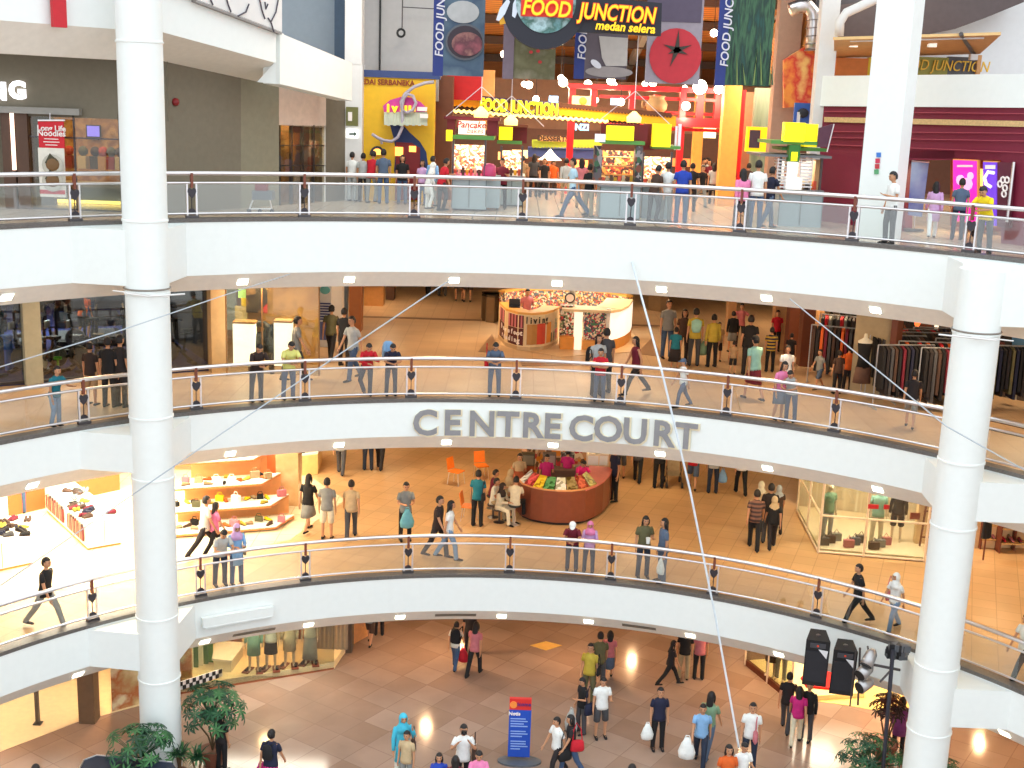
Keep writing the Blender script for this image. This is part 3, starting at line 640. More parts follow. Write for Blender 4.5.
m = MB(); pxbox(m, 39, 65, 148, 197, YA-.3, .03, M((232, 226, 214), .6, name='banner_cloth')); pxbox(m, 38.5, 64, 121, 148, YA-.3, .03, M((206, 20, 40), .6, name='red_banner_cloth')); pxbox(m, 40, 65, 190, 194, YA-.31, .02, M((196, 20, 40), .6)); m.build('banner_cloth', t)
WT = M((250, 240, 236), .6, var=0, name='white_lettering')
m = MB()
for s_, py, sz in (('Long Life', 128.5, .19), ('Noodles', 133.5, .2), ('Made for', 138, .12), ('sharing', 141.5, .12)):
    if s_ in ('Made for', 'sharing'): continue
    add_text(m, s_, at_y(51.3, py, YA-.32), XR, Z, sz, WT, ext=.004, bold=.004)
for py, w_ in ((139, 7), (142, 8), (145, 6)): pxbox(m, 51.3-w_, 51.3+w_, py-.4, py+.4, YA-.315, .01, WT)
m.build('lettering', t)
for py in (165, 181):
    m = MB(); c = at_y(53, py, YA-.34); T = Matrix.Rotation(R_(90), 3, 'X')
    m.lathe(c, [(0.001, 0), (.24, 0), (.26, .03), (.22, .035), (.001, .02)], M((190, 184, 170), .4), 16, T=T); m.lathe(c+Vector((.0, -.035, .02)), [(.001, 0), (.17, 0), (.13, .02), (.001, .03)], M((120, 86, 48), .5), 12, T=T)
    m.prism([c+Vector((-.18, -.05, .05)), c+Vector((-.05, -.05, .28)), c+Vector((.14, -.05, .1)), c+Vector((0, -.05, -.02))], (0, .02, 0), M((66, 62, 40), .6)); m.build('bowl_picture', t)
m = MB(); m.tube([at_y(38, 120.5, YA-.3), at_y(65, 120.5, YA-.3)], .025, STEEL); m.tube([at_y(50, 120, YA-.3), at_y(50, 113, YA-.3)], .01, STEEL, 4); m.build('banner_rod', t)

# ---- shop along the left wall of the food hall
m = MB(); plpoly(m, [(279, 84), (326, 94), (326, 128), (279, 125)], *PBL, .3, PINKW); m.build('wall_left', kind='structure')
t = thing('shopfront', 'glazed shopfront with grid frames under a pale pink panel, upper left', 'shopfront', at_pl(300, 205, *PBL))
m = MB()
for a in (280, 292, 303, 314, 325): plpoly(m, [(a-.8, 125), (a+.8, 125), (a+.8, 207), (a-.8, 207)], *PBL, .08, WALLW if a == 325 else DARKST)
for y_ in (145, 165, 207): plpoly(m, [(279, y_), (326, y_), (326, y_+1.2), (279, y_+1.2)], *PBL, .08, DARKST)
m.build('window_frame', t)
m = MB(); plpoly(m, [(279, 125), (326, 126), (326, 206), (279, 208)], *PBL, .02, SHOPGLASS); m.build('glass_pane', t)
nb = Vector((-6.9, 3.7, 0)).normalized()
m = MB(); m.prism([at_pl(x, y, *PBL)+nb*2.2 for x, y in ((276, 110), (330, 112), (330, 206), (276, 210))], nb*.2, pattern_mat('goods_wall', [(196, 140, 84), (120, 80, 56), (216, 176, 120), (150, 70, 50), (90, 96, 80)], 3.5, .7)); m.build('wall_left', kind='structure')
area(tuple(at_pl(303, 120, *PBL)+nb*1.1), 1.2, 1.2, 60, WARM2)
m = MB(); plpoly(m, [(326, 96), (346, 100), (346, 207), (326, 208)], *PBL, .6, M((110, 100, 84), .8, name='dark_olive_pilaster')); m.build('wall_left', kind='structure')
YP = 36.9
m = MB(); pxbox(m, 345, 362, -60, 64, YP, .6, WALLW); pxbox(m, 345, 362, 64, 207, YP+.02, .6, WALLW); m.build('wall_left', kind='structure')
t = thing('direction_sign', 'green wall sign with white arrow figure beside the yellow front', 'sign', at_y(352, 116, YP)); m = MB(); pxbox(m, 346, 358, 107, 126, YP-.05, .05, M((112, 112, 60), .6)); m.build('sign_panel', t)
m = MB(); pxbox(m, 348, 352, 112, 121, YP-.07, .02, WT); m.build('pictogram', t)
t = thing('exit_sign', 'small white lit sign with arrow below the green sign', 'sign', at_y(352, 134, YP)); m = MB(); pxbox(m, 346, 358, 129, 138, YP-.06, .06, M((250, 252, 245), .5, emit=1.2, var=0, name='lit_white')); m.build('sign_box', t)
m = MB(); pxpoly(m, [(349, 133), (354, 133), (354, 131.5), (357, 134), (354, 136.5), (354, 135), (349, 135)], YP-.08, .02, M((70, 90, 80), .5)); m.build('arrow', t)
# upper walls
m = MB(); pxbox(m, 250, 336, -80, 110, 38.6, .3, BLUEG); m.build('wall_left', kind='structure')
m = MB(); pxbox(m, 334.5, 345.5, -60, 90, 38.2, .4, M((70, 90, 112), .6, name='blue_steel')); m.build('trim_6', kind='structure')
m = MB(); pxbox(m, 360, 440, -80, 100, 38.2, .3, GREYW); m.build('wall_left', kind='structure')
m = MB(); pxbox(m, 379.3, 381, -60, 74, 38.12, .08, BLACK); m.build('trim_7', kind='structure')
t = thing('hanging_hook', 'small round hook on a thin chain before the grey wall', 'hook', at_y(400, 34, 37.5))
m = MB(); m.tube([at_y(403, -30, 37.6), at_y(402, 28, 37.6)], .02, DARKST, 5); m.build('chain', t)
m = MB(); c = at_y(401, 33, 37.6); m.tube([c+Vector((.11*math.cos(q), 0, .11*math.sin(q))) for q in [PI*i/6 for i in range(13)]], .035, BLACK, 6); m.build('ring', t)
m = MB(); m.tube([at_y(402, 7, 37.6), at_y(438, 9, 37.6)], .015, DARKST, 5); m.build('cable', t)

# ---- yellow bakery front
YY = 37.3
t = thing('bakery_front', 'yellow bakery facade with purple awning and curling pipe', 'shopfront', at_y(396, 205, YY))
m = MB(); pxbox(m, 362, 434, 77, 202, YY, .4, M((232, 184, 30), .6, var=.04, name='yellow_facade')); m.build('facade', t)
m = MB(); pxbox(m, 361, 440, 71, 78, YY-.05, .5, M((52, 70, 120), .6, name='blue_trim')); m.build('blue_trim', t)
m = MB(); pxpoly(m, [(383, 106), (390, 100), (402, 96.5), (410, 97.5), (420, 102), (426, 108), (424, 113), (384, 113)], YY-.3, .3, M((200, 60, 150), .6, name='purple_board')); m.build('sign_board', t)
m = MB(); add_text(m, 'i v    ', at_y(398, 108.5, YY-.34), XR, Z, .32, M((250, 214, 40), .5, emit=.8, var=0, name='yellow_letter'), ext=.02, bold=.02)
for i_, x_ in enumerate((400, 404.5, 408.5, 413)): pxbox(m, x_, x_+2.6, 105.5, 111.5, YY-.34, .03, M((250, 214, 40), .5, emit=.8, var=0, name='yellow_letter'))
m.build('lettering', t)
m = MB(); pxbox(m, 417, 427, 107, 111, YY-.36, .03, WT); pxbox(m, 420, 428, 114, 118, YY-.52, .03, WT); m.build('small_board', t)
m = MB(); AW = M((176, 180, 160), .6, name='awning_cloth')
for i in range(14):
    x0 = 384+i*3.1; p0 = [at_y(x0+dx, 112, YY-.3) for dx in (0, 2.9)]; p1 = [at_y(x0+dx, 125+(.8 if i % 2 else 0), YY-.5) for dx in (2.9, 0)]; m.prism(p0+p1, (0, .04, 0), AW)
m.build('awning', t)
m = MB(); m.tube([at_y(x, y, YY-.42) for x, y in ((434, 82), (425, 83), (414, 87), (405, 94), (401, 102), (402, 110), (407, 113), (413, 110), (416, 103), (413, 96), (408, 94), (404, 98), (402, 106), (402.5, 118), (402, 128), (398, 137), (392, 141.5), (384, 140.5), (378, 138), (372, 134))], .05, M((176, 168, 180), .5, name='grey_pipe'), 6); m.build('curling_pipe', t, True)
m = MB(); m.tube([at_y(x, y, YY-.1) for x, y in ((381, 140), (382, 144))], .04, M((176, 168, 180), .5, name='grey_pipe'), 6); m.build('pipe_branch', t)
m = MB(); pxpoly(m, [(390, 125), (403, 125), (410, 133), (420, 142), (426, 152), (428, 166), (424, 190), (400, 200), (394, 170), (396, 150), (393, 136)], YY-.06, .08, M((30, 50, 100), .6, name='navy_shape')); m.build('blue_swoosh', t)
m = MB(); pxpoly(m, [(396, 142), (404, 142.5), (412, 143), (420, 148), (420, 200), (395, 200)], YY-.09, .06, M((120, 24, 30), .6, name='red_doorway')); m.build('doorway', t)
GLOW = M((255, 170, 80), .5, emit=2.2, var=.3, scale=9, name='lit_bread_case')
m = MB(); pxbox(m, 395, 403, 147, 156, YY-.12, .06, GLOW); pxbox(m, 409, 416, 146, 152, YY-.12, .06, GLOW); m.build('lit_case', t)
m = MB(); pxpoly(m, [(371+6+7.5*math.cos(q), 155-9*math.sin(q)) for q in [PI*i/8 for i in range(9)]], YY-.08, .08, M((40, 40, 60), .6)); pxpoly(m, [(377+5.5*math.cos(q), 155-6.5*math.sin(q)) for q in [PI*i/8 for i in range(9)]], YY-.1, .06, GLOW); m.build('arched_window', t)
m = MB(); add_text(m, 'KEDAI SERBANEKA', at_y(385.5, 82.5, YY-.03), XR, Z, .22, M((140, 60, 20), .6, var=0, name='brown_letter'), ext=.01, bold=.006, sx=.92); m.build('lettering', t)

# ---- food hall shell
WOOD = wave_mat('ceiling_planks', (214, 142, 70), (168, 104, 50), 1.1, 'Y', .6)
m = MB(); m.prism([Vector(p) for p in ((-3, 41, 20.4), (26, 41, 20.4), (26, 60, 17.4), (-3, 60, 17.4))], (0, 0, .3), WOOD); m.build('ceiling', kind='structure')
m = MB()
for Y in (43.5, 47, 50.5, 54): m.box((11, Y, 20.4-(Y-41)*3/19-.18), (30, .28, .3), M((70, 48, 36), .6, name='dark_beam'))
for X in (0.5, 4.5, 9, 14): m.prism([Vector((X, 41, 20.1)), Vector((X+.25, 41, 20.1)), Vector((X+.25, 60, 17.1)), Vector((X, 60, 17.1))], (0, 0, .3), M((196, 190, 180), .5, name='pale_beam'))
m.build('ceiling_beam', kind='structure')
m = MB(); m.box((9, 44, 25.2), (40, 20, .3), M((60, 56, 58), .8, name='dark_roof')); m.build('ceiling', kind='structure')
m = MB(); pxbox(m, 434, 452, 76, 210, 38.6, .5, M((120, 72, 50), .7, name='brown_panel')); pxbox(m, 447, 482, 76, 100, 39.4, .4, M((206, 30, 30), .6, emit=.15, name='red_panel')); pxbox(m, 480, 494, 70, 130, 43.0, .4, M((206, 150, 90), .6)); m.build('wall_left', kind='structure')
m = MB(); m.box((8, 52, 14.2), (36, .3, 2.2), M((104, 70, 56), .7, name='stall_backdrop')); m.box((8, 52, 16.3), (36, .3, 2.0), M((140, 104, 80), .7, name='warm_backdrop')); m.build('wall_back', kind='structure')
for x_, y_ in ((2, 39.5), (8, 40), (2, 46), (9, 46), (15, 44)): area((x_, y_, 17.2), 2.5, 2.5, 260, WARM2)
for x_, y_ in ((-3, 34), (4, 34.5), (10, 37)): area((x_, y_, 17.2+3), 2.5, 2.5, 160, WHITE)
# globe lamps
GL = M((255, 240, 214), .5, emit=14, var=0, name='globe_glow')
for i, (px, py, Y, r) in enumerate(((504, 54, 44, .16), (529, 85, 42, .16), (524, 84, 43, .12), (563, 82, 42, .2), (561, 78, 43, .14), (588, 84, 42, .17), (536, 99, 41, .14), (611, 81, 42, .18), (614, 85, 44, .14), (621, 102, 40.4, .15), (653, 83, 42, .16), (714, 33, 42, .16), (700, 87, 41, .3), (719, 89, 41, .2), (686, 106, 41, .18), (685, 88, 42, .12), (596, 100, 44, .12), (645, 84, 43, .13))):
    P = at_y(px, py, Y); pl = bpy.data.lights.new('globe_light', 'POINT'); pl.energy = 80; pl.color = (1, .8, .5); pl.shadow_soft_size = r; po = bpy.data.objects.new('globe_light', pl); COL.objects.link(po); po.location = P-Z*(r+.15); r *= .78; t = thing('pendant_lamp', 'small glowing globe lamp hanging under the wooden food hall ceiling', 'lamp', P, group='globe lamps of the food hall')
    m = MB(); m.ball(P, r, GL, 10, 7); m.build('globe', t, True); m = MB(); m.tube([P+Z*r*.9, P+Z*(r+.9)], .012, BLACK, 4); m.build('cord', t)

# ---- scalloped yellow awning band
def wavy(mb, x0, x1, ya, yb, ta, tb, Y, depth, mat, step=3.2, amp=1.3, top=False):
    n = int((x1-x0)/step)
    for i in range(n):
        a, b = x0+(x1-x0)*i/n, x0+(x1-x0)*(i+1)/n; f = (a-x0)/(x1-x0); y0, y1 = ya+(yb-ya)*f, ta+(tb-ta)*f; mid = (a+b)/2
        mb.prism([at_y(a, y0, Y), at_y(b, y0, Y), at_y(b, y1, Y), at_y(mid, y1+amp, Y), at_y(a, y1, Y)], (0, depth, 0), mat)
YEL = M((250, 178, 16), .5, emit=.08, var=.03, name='yellow_awning'); DRED = M((112, 22, 34), .6, name='dark_red_panel')
t = thing('scalloped_awning', 'long yellow scalloped awning across the food hall stalls', 'awning', at_y(560, 120, 40))
m = MB(); wavy(m, 447, 672, 93, 113, 97, 117, 39.9, .5, M((92, 50, 26), .6, name='brown_awning_edge')); m.build('upper_edge', t)
m = MB(); wavy(m, 447, 676, 97, 117, 104.5, 126, 39.95, .4, YEL, 5); m.build('yellow_band', t)
m = MB(); wavy(m, 447, 640, 104.5, 119, 112, 124, 40.1, .3, M((58, 34, 26), .6, name='dark_band')); m.build('dark_band', t)
m = MB(); n = 60; m.tube([at_y(448+160*i/n, 110.5+10.8*i/n+(.9 if i % 2 else -.9), 39.8) for i in range(n+1)], .05, M((255, 216, 120), .5, emit=3, var=0, name='glowing_tube'), 5); m.build('glowing_tube', t)
m = MB(); add_text(m, 'FOOD JUNCTION', at_y(519, 107.5, 39.7), Vector((1, 0, -.04)), Z, .50, M((255, 232, 40), .5, emit=.7, var=0, name='yellow_letter'), ext=.05, bold=.03, sx=.62)
add_text(m, 'FOOD JUNCTION', at_y(519, 107.5, 39.76), Vector((1, 0, -.04)), Z, .50, M((60, 70, 150), .5, var=0, name='blue_shadow'), ext=.03, bold=.06, sx=.62); m.build('lettering', t)

# ---- red pergola
REDP = M((222, 24, 36), .5, var=.04, name='red_lacquer')
t = thing('red_pergola', 'bright red timber pergola frame over the food hall tables', 'pergola', at_y(640, 190, 41.5))
def pb(name, *bs):
    for b in bs: m = MB(); pxbox(m, *b, REDP); m.build(name, t)
pb('beam', (568, 727, 86, 91, 41.5, .3), (600, 727, 117, 126, 41.2, .4), (600, 727, 97, 100, 41.6, .2), (640, 727, 112, 115, 43, .2))
pb('post', (567, 573.5, 86, 194, 41.6, .3), (591, 597, 86, 110, 41.6, .3), (629.5, 635.5, 86, 118, 41.6, .3), (654, 660, 95, 118, 42, .3), (678, 684, 88, 190, 41.4, .3), (697, 704, 90, 120, 41.6, .3), (715, 721, 90, 122, 41.6, .3))
pb('rail', (634, 727, 128, 131, 41.5, .2))
t = thing('clay_jug', 'large brown clay jug set inside the red pergola frame', 'jug', at_y(656, 116, 41.3)); P = at_y(656, 113.5, 41.3)
m = MB(); m.lathe(P, [(.001, 0), (.2, 0), (.34, .14), (.36, .3), (.27, .44), (.24, .5), (.28, .56), (.25, .57), (.2, .5), (.001, .46)], M((150, 118, 78), .6, name='clay'), 20); m.build('jug_body', t, True)
m = MB(); m.tube([P+Vector((-.33, -.02, .38)), P+Vector((-.48, -.02, .36)), P+Vector((-.46, -.02, .2)), P+Vector((-.34, -.02, .18))], .035, M((140, 108, 70), .6), 6); m.build('handle', t, True)
t = thing('small_picture', 'small framed picture of an orange fruit in the pergola', 'picture', at_y(580, 100, 41.4)); m = MB(); pxbox(m, 572, 591, 96, 106, 41.4, .06, M((240, 214, 160), .6)); m.build('board', t); m = MB(); m.ball(at_y(583, 101, 41.38), (.13, .03, .13), M((226, 150, 50), .6)); m.build('fruit_picture', t)
for px in (553, 615, 0):
    if px:
        t = thing('ceiling_screen', 'bluish lit screen hung ' + ('left of the red pergola' if px == 553 else 'inside the red pergola frame'), 'screen', at_y(px, 99, 43)); m = MB(); pxbox(m, px-4, px+5, 96, 105, 43, .15, M((110, 190, 240), .5, emit=1.6, var=0, name='blue_screen')); m.build('screen', t)
# orange pillars
def pillar(name, box, mat): m = MB(); pxbox(m, *box, mat); return m.build(name, kind='structure')
ORP = M((244, 176, 84), .6, name='orange_pillar')
pillar('pillar', (721, 738, 85, 208, 40, .5), ORP); pillar('pillar', (738.5, 742, 90, 205, 40.3, .5), REDP); pillar('pillar', (694, 703, 92, 185, 45, .5), ORP)
pillar('pillar', (774, 797, -30, 205, 37.5, .5), M((176, 138, 116), .7, name='brown_pillar')); pillar('pillar', (816, 834, -60, 218, 35.6, .4), WALLW)
m = MB(); pxbox(m, 742, 754, 92, 195, 42, .3, M((176, 120, 92), .7)); pxbox(m, 752, 775, 88, 195, 41, .3, pattern_mat('green_glass_art', [(90, 110, 96), (120, 136, 120), (80, 92, 100)], 1.5, .4, stretch=(3, 1, .3), kind='noise')); m.build('wall_right', kind='structure')
m = MB(); pxpoly(m, [(784, 60), (818, 38), (818, 104), (784, 108)], 37.0, .2, pattern_mat('orange_mural', [(236, 90, 40), (240, 150, 60), (210, 50, 40), (240, 190, 110)], 1.3, .6, kind='noise')); m.build('wall_right', kind='structure')
m = MB(); m.prism([at_y(740, 30, 42), at_y(775, 26, 42), at_y(820, 14, 37), at_y(820, 50, 36.4), at_y(780, 86, 42)], (0, 0, .2), WOOD); m.build('ceiling', kind='structure')
t = thing('air_duct', 'silver foil air duct bending down beside the brown pillar', 'duct', at_y(808, 30, 36.6))
m = MB(); m.tube([at_y(x, y, 36.6) for x, y in ((790, 10), (800, 6), (808, 6), (813, 12), (814, 22), (813, 36), (812, 50))], .2, STEEL, 12); m.build('duct_pipe', t, True)
m = MB()
for x, y in ((814, 20), (813.5, 28), (813, 36), (812.5, 44), (812, 50)): m.tube([at_y(x, y-.6, 36.6), at_y(x, y+.6, 36.6)], .22, M((170, 165, 165), .3, 1, name='duct_band'), 12)
m.build('duct_band', t)
t = thing('blue_board', 'blue board with a dark cooking pot picture, right of the brown pillar', 'board', at_y(806, 115, 36.4)); m = MB(); pxbox(m, 794, 816, 103, 126, 36.4, .1, M((50, 90, 170), .6)); m.build('board', t)
m = MB(); m.ball(at_y(803, 113, 36.38), (.17, .04, .14), M((36, 40, 52), .5)); pxbox(m, 797, 800, 112, 126, 36.35, .05, M((220, 220, 224), .5)); m.build('pot_picture', t)
t = thing('lit_menu_box', 'dark menu board with a yellow lit frame behind the third kiosk', 'sign', at_y(758, 140, 39)); m = MB(); pxbox(m, 747, 768, 127, 152, 39, .3, M((250, 200, 20), .5, emit=.9, var=0, name='yellow_glow')); m.build('lit_frame', t); m = MB(); pxbox(m, 749.5, 760, 130, 148, 38.96, .06, M((74, 60, 76), .6)); m.build('dark_panel', t)
# dessert stalls behind
t = thing('dessert_stall', 'blue and green dessert stall at the back of the food hall', 'stall', at_y(565, 190, 45))
m = MB(); pxbox(m, 528, 602, 149, 158, 45, 2.0, M((46, 66, 130), .6, name='blue_canopy')); m.build('blue_canopy', t)
m = MB(); wavy(m, 532, 602, 140, 140, 147, 147, 44.8, .5, M((150, 170, 40), .6, name='green_canopy')); m.build('green_valance', t)
m = MB(); pxbox(m, 540, 566, 136, 141.5, 44.6, .1, M((220, 160, 90), .6)); m.build('sign_board', t)
m = MB(); add_text(m, 'DESSERTS', at_y(553, 138.8, 44.58), XR, Z, .26, M((60, 40, 30), .6, var=0, name='dark_letter'), ext=.01, bold=.01); m.build('lettering', t)
m = MB(); pxbox(m, 530, 600, 178, 196, 45, .8, M((150, 90, 60), .6)); m.build('counter', t)
m = MB(); add_text(m, 'NZI', at_y(582, 127.5, 44.6), XR, Z, .3, M((120, 200, 255), .5, emit=2, var=0, name='blue_neon'), ext=.02, bold=.01); m.build('neon_lettering', t)
t = thing('lit_parasol', 'small glowing white parasol shaped lamp over a far stall', 'lamp', at_y(550, 160, 44)); m = MB(); P = at_y(550, 160, 44); m.lathe(P, [(.42, 0), (.2, .16), (.02, .38)], M((255, 240, 210), .5, emit=3, var=0, name='warm_white'), 12); m.build('shade', t, True); m = MB(); m.tube([P, P+Z*-1.0], .02, STEEL, 4); m.build('pole', t)
for i, (xa, xb, ya, yb, c) in enumerate(((498, 512, 152, 160, (255, 190, 110)), (512, 528, 150, 158, (255, 214, 150)), (572, 588, 160, 170, (255, 170, 90)), (606, 640, 163, 170, (255, 180, 90)), (640, 690, 158, 166, (240, 120, 60)), (700, 716, 128, 138, (255, 230, 180)), (744, 772, 155, 160, (255, 190, 120)))):  # glowing panels added to stand for the warm glimmer of far stalls
    t = thing('stall_glow', 'glowing panel added for the glimmer of a far lit stall in the food hall', 'sign', at_y((xa+xb)/2, ya, 49), group='added glow panels at the back'); m = MB(); pxbox(m, xa, xb, ya, yb, 49, .1, M(c, .5, emit=1.6, var=.25, scale=5, name='stall_glimmer')); m.build('lit_panel', t)
    m = MB(); pxbox(m, xa-.7, xb+.7, ya-.7, yb+.7, 49.05, .12, BLACK); m.build('board_frame', t)

t = thing('shopping_trolley', 'small grey trolley with red load by the olive wall, top level', 'trolley', at_z(262, 212, LV[3])); YT_ = at_z(262, 212, LV[3]).y-.5
m = MB(); pxbox(m, 252, 272, 191, 200, YT_, .4, M((110, 112, 116), .5)); m.build('basket', t)
m = MB(); pxbox(m, 255, 266, 184, 191, YT_+.05, .3, M((130, 40, 44), .6)); m.build('load', t)
m = MB(); m.tube([at_y(253, 200, YT_), at_y(249, 210, YT_)], .02, STEEL, 5); m.tube([at_y(270, 200, YT_), at_y(272, 210, YT_)], .02, STEEL, 5); m.tube([at_y(249, 209, YT_), at_y(272, 209, YT_)], .02, STEEL, 5); m.build('frame', t)
for x_ in (249, 260, 272): m = MB(); m.ball(at_y(x_, 211, YT_), .06, BLACK, 8, 6); m.build('wheel', t)
# ---- hanging banners
def hbanner(x0, x1, y1, label, strip, base, Y=33.0):
    t = thing('hanging_banner', label, 'banner', at_y((x0+x1)/2, y1-10, Y)); xs = x0+10.5 if strip else x0
    m = MB(); pxbox(m, xs, x1, -40, y1, Y, .04, base); m.build('banner_cloth', t)
    if strip:
        m = MB(); pxbox(m, x0, xs, -40, y1, Y, .04, M((34, 50, 120), .6, name='navy_strip')); m.build('side_strip', t)
        m = MB(); add_text(m, 'FOOD JUNCTION', at_y((x0+xs)/2+.5, y1-19, Y-.02), Z+Vector((.02, 0, 0)), Vector((-1, 0, 0)), .30, M((214, 210, 220), .5, var=0, name='pale_letter'), ext=.008, bold=.004, shear=.15, align='LEFT')
        m.build('lettering', t)
    return t
def disc(m, px, py, Y, rx, rz, mat, d=.03, rot=0.0, n=24):
    c = at_y(px, py, Y); m.prism([c+Vector((rx*math.cos(2*PI*i/n)*math.cos(rot)-rz*math.sin(2*PI*i/n)*math.sin(rot), 0, rx*math.cos(2*PI*i/n)*math.sin(rot)+rz*math.sin(2*PI*i/n)*math.cos(rot))) for i in range(n)], (0, d, 0), mat)
t = hbanner(433.5, 485, 76, 'hanging food banner with a dark bowl picture, leftmost, beside grey wall', True, pattern_mat('blurred_blue_photo', [(86, 110, 126), (60, 80, 104), (110, 130, 140)], .8, .6, kind='noise'))
m = MB(); disc(m, 463, 12, 32.97, .42, .28, M((176, 176, 176), .6, name='plate_grey')); m.build('plate_picture', t)
m = MB(); disc(m, 465, 42, 32.95, .51, .46, M((92, 96, 104), .6)); disc(m, 465, 42, 32.93, .46, .41, M((52, 40, 50), .6)); disc(m, 467, 44, 32.91, .4, .3, pattern_mat('meat_picture', [(150, 80, 90), (96, 50, 60), (170, 120, 110)], 3, .6, kind='noise')); m.build('bowl_picture', t)
t = hbanner(505, 557, 79, 'faded grey green food banner below the emblem of the big sign', False, pattern_mat('herb_photo', [(120, 116, 84), (96, 92, 60), (140, 132, 110)], 1.6, .6, kind='noise'))
m = MB(); pxbox(m, 504, 515, -40, 79, 32.97, .03, M((120, 104, 116), .6)); m.build('side_strip', t)
m = MB(); [disc(m, x, y, 32.96, .05, .04, M((190, 50, 50), .6)) for x, y in ((531, 52), (538, 51), (540, 62))]; m.build('berry_picture', t)
t = hbanner(576, 629, 79, 'hanging food banner showing a white cup and a spoon', True, M((96, 84, 92), .6, name='brown_photo'))
m = MB(); pxpoly(m, [(599, 36), (628, 38), (627, 66), (606, 66), (602, 58)], 32.96, .03, M((186, 178, 172), .6)); m.build('cup_picture', t)
m = MB(); disc(m, 609, 72, 32.95, .62, .14, M((150, 140, 138), .6)); disc(m, 596, 64, 32.93, .16, .08, M((200, 196, 200), .3, .5), rot=-.6); m.build('saucer_picture', t)
t = hbanner(648, 703, 84, 'hanging banner showing one big red tomato', False, M((150, 140, 150), .6, name='pale_photo'))
m = MB(); pxbox(m, 648, 703, -40, 22, 32.985, .02, M((84, 72, 92), .6)); m.build('dark_backdrop', t)
m = MB(); disc(m, 675.5, 56, 32.96, .68, .70, M((188, 34, 48), .5, name='tomato_red')); m.build('tomato_picture', t)
m = MB(); c = at_y(677, 50, 32.93)
for a, l in ((88, .5), (160, .38), (20, .40), (250, .45), (205, .25), (-20, .3)):
    d = Vector((math.cos(R_(a)), 0, math.sin(R_(a)))); s_ = Vector((-d.z, 0, d.x)); m.prism([c-s_*.07, c+s_*.07, c+d*l], (0, .025, 0), M((54, 48, 40), .6, name='stalk'))
m.build('stalk_picture', t)
t = hbanner(718.5, 774, 86, 'hanging banner with dark green growing plants, rightmost', True, pattern_mat('plants_photo', [(30, 80, 72), (24, 52, 44), (60, 100, 70), (20, 40, 36)], 2.5, .6, stretch=(3, 1, .45), kind='noise'))
m = MB()
for i in range(16):
    x = 731+i*2.7; h = 20+random.random()*26; m.prism([at_y(x, 85, 32.97), at_y(x+1.6, 85, 32.97), at_y(x+1.5+random.uniform(-4, 4), 85-h, 32.97)], (0, .02, 0), M([(40, 84, 56), (30, 60, 50), (120, 140, 80)][i % 3], .6))
m.build('leaf_picture', t)
for x in (459, 531, 602, 676, 746): pass

# ---- the big hanging sign
t = thing('hanging_sign', 'big hanging sign reading FOOD JUNCTION medan selera with round emblem', 'sign', at_y(590, 20, 31.5)); YS = 31.5
NAVY = M((26, 26, 40), .5, var=.03, name='dark_navy')
m = MB(); pxpoly(m, [(560, -6), (662, 3), (661, 36), (640, 35), (560, 31)], YS, .25, NAVY); m.build('sign_board', t)
c = at_y(544, 6, YS-.05)
m = MB(); m.lathe(c, [(.001, 0), (1.03, 0), (1.03, .3), (.001, .3)], NAVY, 40, T=Matrix.Rotation(R_(-90), 3, 'X')); m.build('emblem_disc', t)
m = MB(); n = 40; cc_ = at_y(546, 2, YS-.08); rr_ = .74
m.prism([cc_+Vector((rr_*math.cos(a), 0, rr_*math.sin(a))) for a in [-PI + (PI+.35)*i/n - .18 for i in range(n+1)]], (0, .02, 0), pattern_mat('landscape_picture', [(120, 170, 180), (60, 100, 90), (170, 200, 206), (40, 70, 60)], 2.0, .5, kind='noise')); m.build('landscape_picture', t)
m = MB(); pxbox(m, 521, 573, -6, 17, YS-.1, .03, M((206, 50, 30), .5, emit=.2, name='red_sky')); m.build('red_backing', t)
YL, OL = M((255, 200, 20), .4, emit=.45, var=0, name='yellow_letter'), M((230, 90, 20), .4, emit=.2, var=0, name='orange_edge')
def word(s_, px, py, size, **k):
    m = MB(); add_text(m, s_, at_y(px, py, YS-.2), Vector((1, 0, -.035)), Z, size, YL, ext=.02, bold=.008, shear=.2, **k)
    if size > .4: add_text(m, s_, at_y(px, py, YS-.17), Vector((1, 0, -.035)), Z, size, OL, ext=.02, bold=.028, shear=.2, **k)
    m.build('lettering', t)
word('FOOD', 546, 9, .52, sx=.80); word('JUNCTION', 617, 14, .52, sx=.735); word('medan selera', 625, 27.5, .29, sx=.95)
m = MB(); pxpoly(m, [(498, 10), (515, -6), (524, 0), (522, 18), (500, 25)], YS-.03, .12, M((226, 166, 30), .5, name='gold_shape')); m.build('gold_wedge', t)
m = MB()
for pts in ([(496, 20), (500, 8), (508, -2), (510, 2), (505, 14), (499, 21)], [(512, 16), (513, 4), (517, -5), (521, -4), (519, 8), (515, 18)]): pxpoly(m, pts, YS-.07, .05, M((210, 218, 232), .5, name='pale_leaf'))
m.build('leaf_emblem', t)
m = MB()
for x in (540, 600, 650): m.tube([at_y(x, -4, YS+.1), at_y(x, -60, YS+.1)], .015, DARKST, 4)
m.build('hanging_cable', t)

